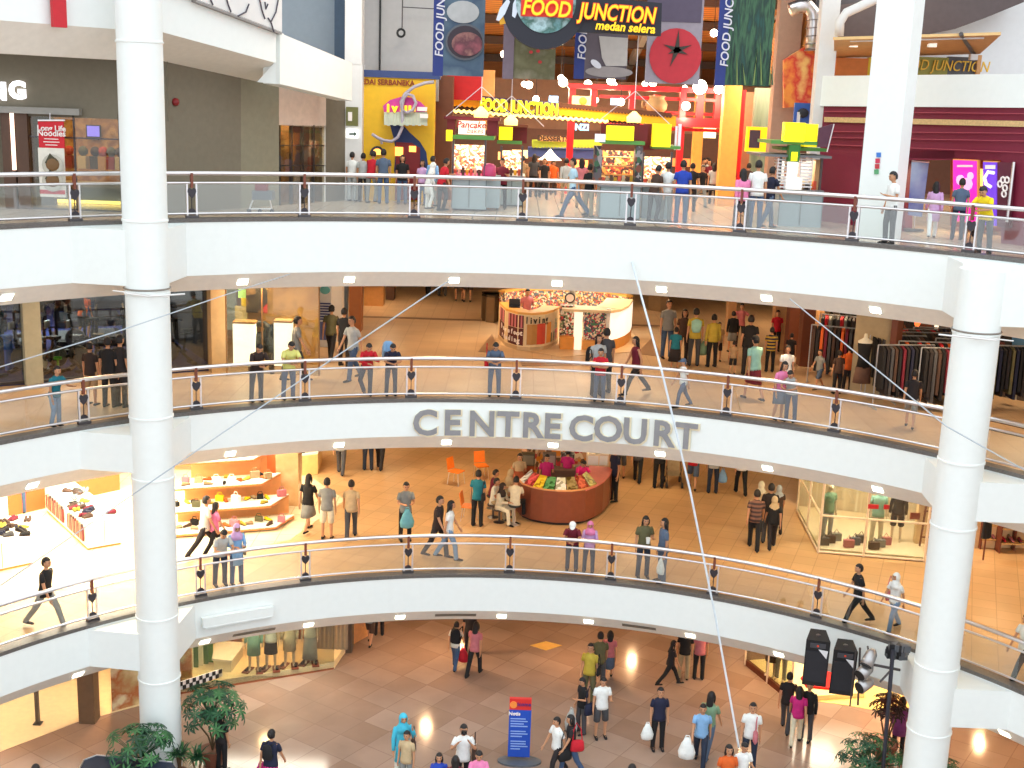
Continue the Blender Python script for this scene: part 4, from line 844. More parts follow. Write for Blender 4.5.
# ---- food kiosks
BLG = M((160, 176, 182), .4, var=.03, name='kiosk_panel'); GRN = M((86, 150, 70), .5, name='green_canopy'); MAG = M((190, 40, 130), .5, name='magenta_edge'); LEM = M((255, 232, 16), .5, emit=.75, var=0, name='lit_yellow_box')
CASE = pattern_mat('lit_goods', [(255, 236, 200), (255, 180, 110), (240, 120, 80), (255, 246, 226), (180, 90, 60)], 16, .5, emit=.55)
def kiosk(name, label, x0, x1, yb, yc, ycan, Y, goods=CASE, side=None, edge=None):
    t = thing(name, label, 'kiosk', at_y((x0+x1)/2, yb, Y)); w_ = at_y(x1, yb, Y).x-at_y(x0, yb, Y).x
    m = MB(); pxbox(m, x0, x1, yc, yb-1, Y, 1.6, BLG); pxbox(m, x0+.5, x1-.5, yb-2, yb, Y+.06, 1.4, DARKST); m.build('counter_body', t)
    m = MB(); n = max(2, int(w_/.7))
    for i in range(n+1): x = x0+(x1-x0)*i/n; pxbox(m, x-.5, x+.5, yc+1, yb-3, Y-.02, .03, M((120, 130, 134), .4, name='panel_joint'))
    m.build('panel_joint', t)
    m = MB(); pxbox(m, x0-2, x1+2, yc-2, yc+1, Y-.12, 1.85, edge or M((130, 130, 134), .3, name='kiosk_counter_top')); m.build('counter_top', t)
    m = MB()
    for x in (x0+1, x1-1): pxbox(m, x-1, x+1, ycan, yc, Y+.05, .1, DARKST); pxbox(m, x-1, x+1, ycan, yc, Y+1.4, .1, DARKST)
    m.build('corner_post', t)
    m = MB(); pxbox(m, x0+2, x1-2, ycan+5, yc-8, Y+1.3, .1, goods); m.build('back_shelf', t)
    m = MB()
    for i in range(int((x1-x0)/4)):
        x = x0+3+i*4; P = at_y(x, yc-2, Y+.25+.2*(i % 2)); m.box((P.x, P.y, P.z+.09), (.08, .12, .18+.06*(i % 3)), M([(230, 90, 60), (240, 220, 180), (90, 60, 40), (250, 200, 60)][i % 4], .5))
    m.build('goods_on_counter', t)
    area((at_y((x0+x1)/2, yc, Y).x, Y+.8, at_y(x0, ycan, Y).z-.08), w_*.8, 1.0, 26, WHITE)
    return t
def add_box(t, nm_, *b): m = MB(); pxbox(m, *b); return m.build(nm_, t)
t = kiosk('food_kiosk', 'grey snack kiosk with magenta counter edge and lit pancake sign', 452, 486, 210, 178, 140, 34.6, edge=MAG)
add_box(t, 'side_cabinet', 486, 500, 176, 208, 35.0, 1.2, BLG); add_box(t, 'green_canopy', 448, 494, 135.5, 139.5, 34.4, 1.9, GRN)
add_box(t, 'sign_frame', 444, 500, 117, 120, 34.5, 1.5, DRED); add_box(t, 'red_panel', 447, 455, 119, 136, 34.7, .5, DRED); add_box(t, 'red_panel', 487, 498, 119, 136, 34.7, .5, DRED)
b_ = add_box(t, 'lit_sign', 458.5, 485, 121, 134.5, 34.35, .3, M((255, 226, 200), .5, emit=1.4, var=0, name='lit_cream')); m = MB(); add_text(m, 'Pancake', at_y(471, 125, 34.3), XR, Z, .25, M((190, 40, 40), .5, var=0, name='red_letter'), ext=.01, bold=.005, shear=.2); add_text(m, 'bakes', at_y(475, 131, 34.3), XR, Z, .2, M((190, 40, 40), .5, var=0, name='red_letter'), ext=.01, shear=.2); m.build('lettering', t)
add_box(t, 'lit_yellow_box', 446, 452, 130, 141, 34.2, .3, LEM)
m = MB(); P = at_y(489, 171, 34.8); m.lathe(P+Z*-.2, [(.16, 0), (.2, .1), (.19, .34), (.12, .4), (.001, .42)], M((200, 70, 120), .5), 12); m.build('covered_pot', t, True)
def cage_lamp(px, py, Y, label):
    t = thing('cage_lamp', label, 'lamp', at_y(px, py, Y)); P = at_y(px, py, Y); m = MB(); m.lathe(P, [(.19, -.12), (.2, .02), (.05, .17), (.001, .18)], M((255, 226, 130), .5, emit=2.2, var=0, name='lamp_glow'), 10); m.build('lamp_shade', t, True)
    m = MB(); m.tube([P+Z*.25, P+Z*2.6], .012, STEEL, 4); [m.tube([P+Z*.7, P+Vector((s*.95, 0, -.12))], .012, STEEL, 4) for s in (-1, 1)]; m.build('hanging_wire', t)
cage_lamp(481, 113, 34.2, 'glowing lantern hung over the pancake kiosk'); cage_lamp(511, 121, 35.8, 'glowing lantern hung right of the pancake kiosk'); cage_lamp(634, 118, 33.4, 'glowing lantern with splayed wires over the rack kiosk')
t = kiosk('food_kiosk', 'small snack kiosk with yellow lit box, right behind pancake kiosk', 500, 523, 206, 178, 146, 36.8)
add_box(t, 'green_canopy', 497, 522, 141, 144, 36.6, 1.6, GRN); add_box(t, 'red_panel', 497, 527, 126, 143, 37.2, .4, DRED); add_box(t, 'lit_yellow_box', 499, 512.5, 127, 140, 36.5, .3, LEM); add_box(t, 'sign_frame', 496, 528, 124, 127, 36.9, .6, BROWN)
DARKG = pattern_mat('dark_hanging_goods', [(40, 36, 40), (90, 80, 84), (150, 140, 140), (50, 90, 60), (120, 60, 40)], 9, .5)
t = kiosk('food_kiosk', 'accessory kiosk with densely stocked racks under a yellow box, centre', 600, 640, 219, 186, 146, 33.4, goods=pattern_mat('warm_goods', [(240, 150, 70), (90, 50, 40), (255, 200, 130), (60, 40, 40), (180, 70, 50)], 16, .5, emit=.3))
add_box(t, 'green_canopy', 603, 645, 141, 144.5, 33.2, 1.9, GRN); add_box(t, 'red_panel', 601, 648, 124, 141, 33.9, .4, DRED); add_box(t, 'lit_yellow_box', 607, 634, 126, 140.5, 33.1, .4, LEM); add_box(t, 'white_sign', 595, 605.5, 134, 142, 33.1, .1, M((225, 232, 240), .5, emit=.4, var=0, name='white_panel'))
m = MB(); add_text(m, 'KEROPOK', at_y(619, 142.8, 33.18), XR, Z, .1, BLACK, ext=.005) if False else None
for (xa, xb, ya, yb_) in ((594, 602, 146, 184), (635, 642, 146, 184)):
    m = MB(); pxbox(m, xa, xb, ya, yb_, 33.3, .5, DARKG); m.build('goods_rack', t)
for i_ in range(3): m = MB(); pxbox(m, 602, 635, 157+i_*9, 158+i_*9, 33.8, .4, M((220, 150, 70), .5)); m.build('shelf', t)
t = kiosk('food_kiosk', 'kiosk with tall yellow lit box and bright booth, right of centre', 642, 672, 220, 187, 152, 34.2)
add_box(t, 'green_canopy', 652, 681, 146, 149, 34.0, 1.7, GRN); add_box(t, 'lit_yellow_box', 653, 671, 124, 147, 33.8, .4, LEM); add_box(t, 'red_panel', 644, 655, 124, 150, 34.6, .4, DRED)
m = MB(); pxbox(m, 675, 677, 126, 150, 34.4, .1, STEEL); pxbox(m, 678, 681, 124, 150, 34.4, .1, STEEL); m.build('ladder_frame', t)
t = kiosk('food_kiosk', 'grey kiosk with white wire rack towers, beside the maroon wall', 779, 822, 228, 192, 157, 33.2, goods=M((200, 196, 196), .5))
add_box(t, 'green_canopy', 771, 818, 141, 144.5, 33.0, 1.9, GRN); add_box(t, 'green_canopy', 782, 827, 148, 151, 33.3, 1.4, GRN); add_box(t, 'lit_yellow_box', 785, 805, 122.5, 142, 32.9, .4, LEM); add_box(t, 'lit_yellow_box', 805, 817.5, 124, 147, 33.1, .4, LEM)
add_box(t, 'green_box', 789, 800, 145, 162, 32.9, .3, M((50, 120, 50), .5)); add_box(t, 'lit_yellow_lamp', 791.5, 797.5, 152, 161, 32.85, .2, LEM); add_box(t, 'grey_roof', 760, 832, 155, 157.5, 33.0, 2.0, M((110, 112, 116), .4))
add_box(t, 'white_case', 786, 802, 178, 191, 33.1, .6, M((244, 240, 236), .4, emit=.35, var=0, name='lit_case')); add_box(t, 'wood_post', 815, 821, 160, 190, 33.4, .3, M((220, 170, 120), .6))
for xa, xb in ((777, 787), (800, 812)):
    m = MB()
    for i in range(9): pxbox(m, xa, xb, 159+i*3.4, 160.4+i*3.4, 33.2, .35, M((236, 232, 232), .4, name='white_wire'))
    pxbox(m, xa, xa+.8, 158, 190, 33.2, .3, STEEL); pxbox(m, xb-.8, xb, 158, 190, 33.2, .3, STEEL); m.build('wire_rack', t)
m = MB(); m.prism([at_y(819, 128, 33), at_y(833, 124, 33), at_y(827, 147, 33), at_y(817, 147, 33)], (0, .06, 0), M((90, 50, 70), .5)); m.tube([at_y(834, 124, 33), at_y(827, 152, 33)], .02, STEEL, 5); m.build('tilted_board', t)

# ---- maroon shop and white structure on the right
PD = ((8.9, 35.1), (12.0, 30.5))
MAR = M((122, 22, 52), .55, var=.04, name='maroon_wall')
m = MB(); plpoly(m, [(820, 105), (1060, 107.5), (1060, 160), (905, 160), (905, 232), (820, 228)], *PD, .3, MAR) ; m.build('wall_right', kind='structure')
m = MB(); plpoly(m, [(1001, 159), (1060, 159), (1060, 262), (1001, 250)], *PD, .3, MAR); m.build('wall_right', kind='structure')
PD2 = ((8.86, 35.0), (11.93, 30.44))
m = MB(); plpoly(m, [(824, 117), (1050, 121.5), (1050, 127.5), (824, 122)], *PD2, .08, M((206, 172, 120), .6, var=.15, scale=20, name='gold_stripe')); m.build('trim_8', kind='structure')
m = MB()
for a, b in ((111, 113.5), (131, 133), (137, 141), (144, 153)): plpoly(m, [(824, a), (1045, b), (1045, b+.7), (824, a+.7)], *PD2, .05, M((170, 70, 84), .6, name='thin_line'))
m.build('trim_9', kind='structure')
m = MB(); plpoly(m, [(816, 76), (1060, 73.5), (1060, 108), (816, 106)], *PD2, .5, WHITEP); m.build('trim_10', kind='structure')
YR = 36.5
nr = Vector((4.6, 3.1, 0)).normalized()
m = MB(); m.prism([at_pl(x, y, *PD)+nr*3 for x, y in ((880, 150), (1010, 150), (1010, 245), (880, 240))], nr*.2, M((150, 60, 40), .7, name='shop_interior')); m.build('wall_right', kind='structure')
m = MB(); m.prism([at_pl(905, 158, *PD), at_pl(1001, 160, *PD), at_pl(1001, 160, *PD)+nr*3, at_pl(905, 158, *PD)+nr*3], (0, 0, .2), MAR); m.build('ceiling', kind='structure')
area(tuple(at_pl(935, 165, *PD)+nr*1.5), 2, 1.5, 110, WARM2)
t = thing('display_counter', 'warm lit display counter inside the maroon shop', 'counter', at_pl(935, 225, *PD)+nr*1.8)
m = MB(); m.prism([at_pl(x, y, *PD)+nr*1.8 for x, y in ((908, 190), (955, 192), (955, 226), (908, 222))], nr*.6, M((126, 70, 40), .5)); m.build('counter_body', t)
m = MB(); m.prism([at_pl(x, y, *PD)+nr*2.6 for x, y in ((906, 168), (948, 169), (948, 188), (906, 186))], nr*.1, M((240, 190, 110), .5, emit=.8, var=.3, scale=5, name='lit_shelf')); m.build('lit_shelf', t)
def poster(label, pts, mat, P_=PD2, frame=None, name='lit_poster', cat='poster'):
    t = thing(name, label, cat, at_pl(*pts[0], *P_)); m = MB(); plpoly(m, pts, *P_, .06, mat); m.build('poster_panel', t)
    if frame:
        cx_ = sum(p[0] for p in pts)/4; cy_ = sum(p[1] for p in pts)/4
        m = MB(); n = Vector((P_[1][1]-P_[0][1], P_[0][0]-P_[1][0], 0)).normalized(); n = n if n.y > 0 else -n
        m.prism([at_pl(cx_+(x-cx_)*1.1, cy_+(y-cy_)*1.04, *P_)+n*.04 for x, y in pts], n*.08, frame); m.build('poster_frame', t)
    return t
PD3 = ((8.80, 34.9), (11.87, 30.36))
t = poster('bright pink lit poster beside the maroon shop entrance', [(953, 160), (976, 161), (976, 222), (953, 221)], M((255, 40, 170), .5, emit=.9, var=0, name='lit_pink'), frame=ORP)
m = MB(); plpoly(m, [(957, 165), (972, 165), (972, 167), (957, 167)], *PD3, .03, WT)
for x, y, a in ((960, 180, 4), (967, 184, 5), (963, 192, 4), (970, 176, 3)): plpoly(m, [(x+a*math.cos(q), y+a*1.3*math.sin(q)) for q in [2*PI*i/10 for i in range(10)]], *PD3, .03, M((255, 190, 230), .5, emit=.6, var=0, name='pale_pink'))
m.build('flower_picture', t)
t = poster('purple lit poster with white curve beside the maroon panel', [(983, 162), (996.5, 162.5), (996.5, 226), (983, 225)], M((110, 60, 200), .5, emit=.7, var=0, name='lit_purple'), frame=ORP)
m = MB(); m.tube([at_pl(x, y, *PD3) for x, y in ((994, 173), (988, 172), (984.5, 178), (986, 184), (991, 187))], .045, M((250, 240, 255), .5, emit=.6, var=0, name='white_glow'), 6); plpoly(m, [(985, 165), (995, 165), (995, 169), (985, 169)], *PD3, .02, WT); m.build('white_curve', t)
t = poster('dark maroon poster with white ornament drawings, right of purple poster', [(997.5, 162), (1014, 163), (1010, 228), (997, 227)], M((96, 30, 50), .5, name='maroon_poster'))
m = MB()
for x, y in ((1000, 184), (1005, 188), (1004, 194), (1003, 180), (1007, 180)): m.tube([at_pl(x+2.2*math.cos(q), y+3*math.sin(q), *PD3) for q in [2*PI*i/8 for i in range(9)]], .025, WT, 5)
m.build('ornament_drawing', t)
m = MB(); m.tube([at_pl(1014, 162, *PD3), at_pl(1007, 222, *PD3)], .04, STEEL, 6); m.build('steel_edge', t)
t = thing('roll_up_banner', 'pale blue roll up banner standing at the maroon shop entrance', 'banner', at_z(918, 238, 13.2))
YB_ = at_z(915, 232, 13.2).y
m = MB(); pxpoly(m, [(912, 161), (929, 162), (922, 217), (908, 215)], YB_, .03, pattern_mat('pale_blue_print', [(200, 210, 220), (150, 166, 200), (90, 100, 170)], .8, .5, kind='noise')); m.build('banner_cloth', t)
m = MB(); m.tube([at_y(912, 161, YB_), at_y(929, 162, YB_)], .03, STEEL, 6); m.tube([at_y(918, 162, YB_+.03), at_y(914, 231, YB_+.03)], .015, STEEL, 5); m.build('support_pole', t)
m = MB(); pxbox(m, 906, 924, 229, 231.5, YB_-.1, .3, DARKST); m.build('banner_base', t)
# square pillar
P = at_z(870, 240, 13.2); th = R_(34)
m = MB(); rt = Vector((math.cos(th), -math.sin(th), 0)); bk = Vector((math.sin(th), math.cos(th), 0)); c = Vector((8.63, 30.1, 0))+rt*.12+bk*.5
m.box((c.x-.07*math.cos(th), c.y+.07*math.sin(th), 18.6), (.90, .80, 10.8), WHITEP, rz=-th); m.build('pillar', kind='structure')
t = thing('pillar_signs', 'four small coloured pictogram squares on the square white pillar', 'sign', at_y(877, 163, 29.9))
for i, (px, py, c_) in enumerate(((878.5, 155, (60, 120, 200)), (877.5, 161, (200, 50, 80)), (877, 166.5, (190, 50, 60)), (876.3, 172, (90, 160, 110)))):
    A_, B_ = c-bk*.43-rt, c-bk*.43+rt; m = MB(); plpoly(m, [(px-2.2, py-2.5), (px+2.2, py-2.5), (px+2.2, py+2.2), (px-2.2, py+2.2)], (A_.x, A_.y), (B_.x, B_.y), .02, M(c_, .5)); m.build('pictogram', t)
# upper right: wall, canopy, sign, roof beam
m = MB(); pxbox(m, 836, 1100, -120, 80, 37.5, .3, M((232, 234, 236), .6, var=.02, name='pale_wall')); m.build('wall_right', kind='structure')
m = MB(); m.prism([at_y(x, y, 36.2) for x, y in ((830, 6), (880, 0), (1024, -40), (1024, 2), (985, 18), (955, 29), (930, 34), (830, 40))], (0, 1.2, 0), M((92, 80, 80), .7, name='roof_truss')); m.prism([at_y(x, y, 36.8) for x, y in ((816, -40), (1010, -40), (960, 4), (920, 16), (816, 30))], (0, .5, 0), M((58, 56, 62), .7, name='dark_roof')); m.build('ceiling_beam', kind='structure')
m = MB(); m.tube([at_y(x, y, 35.2) for x, y in ((839, 36), (840, 22), (846, 13), (870, 2), (880, -3))], .13, WALLW, 8); m.build('trim_11', kind='structure', smooth=True)
t = thing('wood_canopy', 'wooden canopy roof over the upper right balcony stall', 'canopy', at_y(920, 45, 35))
CW = M((206, 152, 96), .6, name='canopy_wood')
f_ = [at_y(x, y, 34.2) for x, y in ((834, 37), (1001, 32), (1001, 35), (834, 40))]; m = MB(); m.prism(f_, (0, .1, 0), M((230, 190, 130), .6, name='pale_wood')); m.build('front_edge', t)
m = MB(); m.prism([at_y(834, 40, 34.2), at_y(1001, 35, 34.2), at_y(980, 54, 36.6), at_y(834, 58, 36.6)], (0, .02, .05), CW); m.build('canopy_underside', t)
m = MB(); m.tube([at_y(961, 34, 34.1), at_y(974, 54, 36.5)], .06, DARKST, 6); m.build('bracket', t)
m = MB(); m.tube([at_y(850, 41, 34.4), at_y(984, 38, 34.4)], .025, WALLW, 5); m.build('pipe', t)
for x in (854, 933): m = MB(); pxbox(m, x-4, x+4, 43, 47, 35, .15, M((245, 240, 225), .5, emit=.6, var=0, name='lamp_case')); m.build('lamp', t)
t = thing('balcony_sign', 'yellow and dark stall sign above white band at the upper right', 'sign', at_y(930, 66, 36.4))
m = MB(); pxbox(m, 836, 868, 58, 76, 36.4, .2, M((206, 120, 50), .6)); pxbox(m, 868, 910, 58, 76, 36.4, .2, M((214, 190, 40), .6)); pxbox(m, 910, 948, 57, 76, 36.4, .2, M((150, 150, 70), .6)); pxbox(m, 948, 977, 57, 76, 36.4, .2, M((92, 92, 96), .6)); pxbox(m, 977, 981, 55, 76, 36.3, .3, CW); m.build('sign_board', t)
m = MB(); add_text(m, 'FOOD JUNCTION', at_y(942, 66, 36.35), XR, Z, .42, M((236, 190, 60), .5, var=0, name='gold_letter'), ext=.02, shear=.2, sx=.8); m.build('lettering', t)
m = MB(); pxbox(m, 971, 978, 54, 60, 35.8, .2, WALLW); m.build('wall_lamp', t)
# ================================================================== middle level (z = 8.58)
L2 = LV[2]
def hpoly(mb, pts, z, h, mat):      # flat polygon lying at height z, pushed up by h; px corners
    mb.prism([at_z(x, y, z) for x, y in pts], (0, 0, h), mat); return mb
def zpx(px, py, P): d = ray(px, py); D = math.hypot(P.x, P.y); return O.z + d.z/math.hypot(d.x, d.y)*D
# ---- gym on the left behind glass
GA, GB = at_z(34, 384, L2), at_z(218, 370, L2); PG = ((GA.x, GA.y), (GB.x, GB.y)); gd = (GB-GA).normalized(); gn = Vector((-gd.y, gd.x, 0)); gn = gn if gn.y > 0 else -gn
CARP = M((54, 66, 130), .95, var=.15, scale=14, name='blue_carpet')
G0 = GA - gd*12
m = MB(); m.prism([G0, GB, GB+gn*14, G0+gn*14], (0, 0, .03), CARP); m.build('floor', kind='structure')
DKW = M((44, 48, 60), .8, name='dark_gym_wall')
m = MB(); m.prism([G0+gn*13, GB+gn*13, GB+gn*13.2, G0+gn*13.2], (0, 0, 2.8), DKW); m.prism([GB+gn*.3, GB+gd*.2+gn*.3, GB+gd*.2+gn*14, GB+gn*14], (0, 0, 2.8), DKW); m.build('wall_left', kind='structure')
t = thing('gym_partition', 'floor to ceiling glass partition of the gym, middle level left', 'partition', GA)
m = MB(); m.prism([G0, GB, GB+gn*.015, G0+gn*.015], (0, 0, 2.65), SHOPGLASS); m.build('glass_pane', t)
m = MB(); m.prism([G0, GB, GB+gn*.08, G0+gn*.08], (0, 0, .1), DARKST); m.prism([G0+Z*2.3, GB+Z*2.3, GB+Z*2.3+gn*.08, G0+Z*2.3+gn*.08], (0, 0, .3), M((60, 96, 70), .6, name='green_band')); m.build('frame', t)
def gpost(px, py, w_, mat, nm_='pillar'):
    P = at_z(px, py, L2); m = MB(); m.box((P.x, P.y, L2+1.35), (w_, w_, 2.7), mat, rz=math.atan2(gd.y, gd.x)); return m.build(nm_, kind='structure')
gpost(34, 385, .42, M((168, 166, 146), .6, name='pale_pillar')); gpost(217, 371, .40, M((186, 152, 108), .6, name='beige_pillar'))
BK, GR_, SLV = M((30, 31, 36), .4, name='gym_black'), M((96, 100, 108), .4, name='gym_grey'), M((190, 194, 200), .3, .6, name='silver')
def treadmill(P, rz, label):
    t = thing('treadmill', label, 'treadmill', P, rz, group='gym treadmills'); T = Matrix.Translation(P) @ Matrix.Rotation(rz, 4, 'Z')
    m = MB(T); m.box((0, 0, .16), (.85, 1.9, .18), BK); m.build('deck', t)
    m = MB(T); m.box((0, -.1, .262), (.55, 1.6, .02), GR_); m.build('belt', t)
    for s in (-1, 1): m = MB(T); m.tube([(s*.4, .75, .2), (s*.4, .95, 1.2), (s*.36, .8, 1.38)], .05, BK, 6); m.tube([(s*.4, .9, 1.0), (s*.4, .35, .98)], .03, BK, 6); m.build('upright', t)
    m = MB(T); m.box((0, .84, 1.42), (.8, .16, .5), BK, R=Matrix.Rotation(-.4, 3, 'X')); m.build('console', t)
    m = MB(T); m.box((0, .75, 1.44), (.4, .03, .25), M((150, 180, 190), .4, emit=.3, var=0, name='display'), R=Matrix.Rotation(-.4, 3, 'X')); m.build('display', t)
    return t
tr = None
for i, (px, py) in enumerate(((-20, 352), (8, 346), (34, 341), (58, 336), (80, 332), (102, 328), (122, 325), (-6, 322), (22, 318), (48, 314), (74, 311), (98, 308), (0, 0), (0, 0), (0, 0), (0, 0))):
    P = (GB-gd*(1.9+1.15*(6-i))+gn*5.2) if i < 7 else (GB-gd*(1.2+1.2*(15-i))+gn*8.6)
    lab = f'black treadmill in the {"front" if i < 7 else "rear"} gym row behind the glass, {ords[i if i < 7 else i-7]} from the left'.replace('  ', ' ')
    if tr is None: tr = treadmill(P, R_(-155), lab)
    else: copy_tree(tr, P, R_(-155), lab)
def bike(P, rz, label):
    t = thing('exercise_bike', label, 'exercise bike', P, rz, group='gym exercise bikes'); T = Matrix.Translation(P) @ Matrix.Rotation(rz, 4, 'Z')
    m = MB(T); m.box((0, 0, .05), (.5, .12, .1), BK); m.box((0, .9, .05), (.5, .12, .1), BK); m.tube([(0, 0, .1), (0, .35, .45), (0, .9, .1)], .05, BK, 6); m.tube([(0, .25, .3), (0, .15, .95)], .04, BK, 6); m.tube([(0, .7, .3), (0, .85, 1.15)], .04, BK, 6); m.build('bike_frame', t)
    m = MB(T); m.lathe((0, .68, .42), [(.001, -.05), (.25, -.05), (.29, -.03), (.29, .03), (.25, .05), (.001, .05)], GR_, 16, T=Matrix.Rotation(R_(90), 3, 'Y')); m.build('flywheel', t)
    m = MB(T); m.box((0, .12, 1.0), (.24, .3, .08), BK); m.build('saddle', t)
    m = MB(T); m.tube([(-.25, .7, 1.2), (0, .88, 1.2), (.25, .7, 1.2)], .025, BK, 6); m.box((0, .92, 1.3), (.22, .06, .2), SLV); m.build('handlebar', t)
    return t
bk_ = None
for i, (px, py, a) in enumerate(((182, 378, 130), (197, 368, 125), (180, 352, 140), (198, 343, 120), (206, 326, 130), (14, 398, 70), (60, 392, 80), (186, 330, 120), (100, 352, 100), (82, 398, 75), (104, 394, 85), (126, 390, 95), (30, 372, 80))):
    P = at_z(px, py, L2)
    if (P-GA).dot(gn) < .9: P = P+gn*(1.0-(P-GA).dot(gn))
    lab = ['grey black exercise bike with round flywheel just right of left column, nearest the glass', 'exercise bike behind the glass beside the beige pillar', 'exercise bike in the second row just right of left column', 'exercise bike in the second row beside the beige pillar', 'exercise bike at the back near the beige pillar', 'exercise bike at the far left behind the gym glass', 'exercise bike behind the gym glass right of the pale pillar', 'exercise bike at the back just right of left column', 'exercise bike in the middle of the gym left of the column', 'exercise bike behind the gym glass beside the man in tan shorts', 'exercise bike behind the gym glass near the black dressed person', 'exercise bike behind the gym glass hidden by the left column', 'exercise bike deeper in the gym behind the pale pillar'][i]
    if bk_ is None: bk_ = bike(P, R_(a), lab)
    else: copy_tree(bk_, P, R_(a), lab)
def ball(px, py, r, col_, label):
    P = at_z(px, py, L2); 
    if (P-GA).dot(gn) < .6: P = P+gn*(.6+r-(P-GA).dot(gn))
    m = MB(); m.ball(P+Z*(r+.03), r, M(col_, .4), 16, 10); tag(m.build('gym_ball', smooth=True), label, 'ball')
ball(40, 372, .22, (214, 220, 224), 'pale gym ball lying on the blue carpet near the pale pillar')
m = MB(); P = at_z(12, 374, L2)+gn*.4; m.lathe(P, [(.12, 0), (.12, .9), (.2, 1.0), (.001, 1.0)], M((40, 110, 220), .5), 10); tag(m.build('blue_stand'), 'bright blue stand behind the gym glass at the far left', 'stand')
m = MB(); P = at_z(62, 378, L2)+gn*.5; m.lathe(P, [(.12, 0), (.03, .06), (.03, .45), (.001, .46)], M((90, 200, 60), .5), 10); m.box(P+Z*.45, (.2, .08, .08), M((90, 200, 60), .5)); tag(m.build('green_dumbbell_stand'), 'bright green dumbbell stand behind the gym glass', 'stand')
t = thing('ceiling_sign', 'small red and white sign high on the gym glass beside the column', 'sign', GA+Z*2.4); m = MB(); plpoly(m, [(76, 292), (86, 292), (86, 297), (76, 297)], (PG[0][0]-gn.x*.1, PG[0][1]-gn.y*.1), (PG[1][0]-gn.x*.1, PG[1][1]-gn.y*.1), .05, M((230, 226, 226), .5, emit=.3, var=0, name='white_sign')); m.build('sign_panel', t)
m = MB(); plpoly(m, [(86, 292), (96, 291.5), (96, 296.5), (86, 297)], (PG[0][0]-gn.x*.1, PG[0][1]-gn.y*.1), (PG[1][0]-gn.x*.1, PG[1][1]-gn.y*.1), .05, M((210, 40, 60), .5)); m.build('red_part', t)
for d_, e_ in ((3, 60), (9, 60), (6, 60)): area(tuple(GB-gd*d_+gn*(4+(d_ % 4))+Z*2.6), 1.5, 1.5, 230, (.8, .9, 1.0))

# ---- display shop with two glowing boxes
SA, SB = at_z(226, 392, L2), at_z(318, 386, L2)
YD = at_z(245, 376, L2).y
LB = M((255, 250, 225), .5, emit=2.6, var=0, name='glowing_box')
t = thing('light_box', 'tall glowing white display box left of the dark figure, middle level', 'display box', at_y(243, 366, YD)); m = MB(); pxbox(m, 233, 254, 324, 366, YD, .35, LB); m.build('glowing_body', t); m = MB(); pxbox(m, 232.3, 254.7, 322, 324, YD-.03, .42, M((200, 150, 90), .6)); m.build('top_frame', t)
t = thing('light_box', 'tall glowing white display box behind the man in yellow, middle level', 'display box', at_y(282, 366, YD)); m = MB(); pxbox(m, 274, 291, 323, 366, YD, .35, LB); m.build('glowing_body', t); m = MB(); pxbox(m, 273.3, 291.7, 321, 323, YD-.03, .42, M((200, 150, 90), .6)); m.build('top_frame', t)
t = thing('dark_statue', 'dark horse shaped shop display between the two glowing boxes', 'statue', at_y(262, 366, YD+.3))
m = MB(); c = at_y(262, 345, YD+.4); m.ball(c, (.42, .2, .38), BK, 12, 8); m.tube([c+Vector((.1, 0, .2)), c+Vector((.2, 0, .5)), c+Vector((.02, 0, .62))], [.16, .13, .09], BK, 8); m.ball(c+Vector((-.1, 0, .6)), (.2, .1, .1), BK, 8, 6); m.tube([c+Vector((.3, 0, .1)), c+Vector((.36, 0, .5)), c+Vector((.3, 0, .62))], .07, BK, 6)
for s in (-.3, .25): m.tube([c+Vector((s, 0, -.2)), c+Vector((s*1.1, 0, -.95))], [.12, .06], BK, 6)
m.build('figure', t, True)
t = thing('glass_display', 'glass walled display room with wooden back, left of the striped board', 'display', at_y(300, 380, YD))
m = MB(); pxbox(m, 262, 319, 280, 372, YD+1.8, .06, pattern_mat('warm_wood_back', [(170, 120, 60), (196, 146, 80), (140, 104, 60)], 1.4, .5, kind='noise')); m.build('back_wall', t)
m = MB(); pxbox(m, 226, 319, 280, 374, YD-.3, .015, SHOPGLASS); m.build('glass_pane', t)
m = MB()
for x in (226, 262, 319): pxbox(m, x-.6, x+.6, 280, 376, YD-.32, .06, M((150, 110, 66), .5))
m.build('glass_frame', t)
t = thing('picture_board', 'board of red and dark pictures above the glowing boxes', 'board', at_y(256, 312, YD+.9)); m = MB(); pxbox(m, 246, 267, 286, 313, YD+.9, .06, pattern_mat('picture_board', [(170, 40, 36), (60, 50, 40), (120, 90, 60), (40, 30, 30), (160, 120, 60)], 3.5, .6)); m.build('board', t)
t = thing('green_yellow_sign', 'upright green and yellow sign behind the left glowing box', 'sign', at_y(242, 318, YD+1.0)); m = MB(); pxbox(m, 238, 246, 284, 298, YD+1, .08, M((170, 220, 130), .5, emit=.3, name='lime')); pxbox(m, 241, 246, 298, 306, YD+1, .08, M((220, 190, 40), .5)); pxbox(m, 235, 247, 306, 320, YD+1, .08, M((196, 180, 130), .5)); m.build('sign_panel', t)
m = MB(); pxbox(m, 222, 236, 280, 330, YD+2.2, .1, M((200, 214, 216), .6)); pxbox(m, 295, 319, 280, 345, YD+2.0, .06, M((150, 116, 66), .5)); m.build('wall_left', kind='structure')
area((at_y(270, 300, YD).x, YD+.6, 11.1), 2.2, 1.2, 90, WHITE)
t = thing('striped_board', 'tall blue and white board with printed figure, middle level', 'board', at_z(325, 347, L2)); YS2 = at_z(326, 347, L2).y
m = MB(); pxbox(m, 319.5, 331, 285, 347, YS2, .1, M((224, 232, 236), .6)); m.build('board', t)
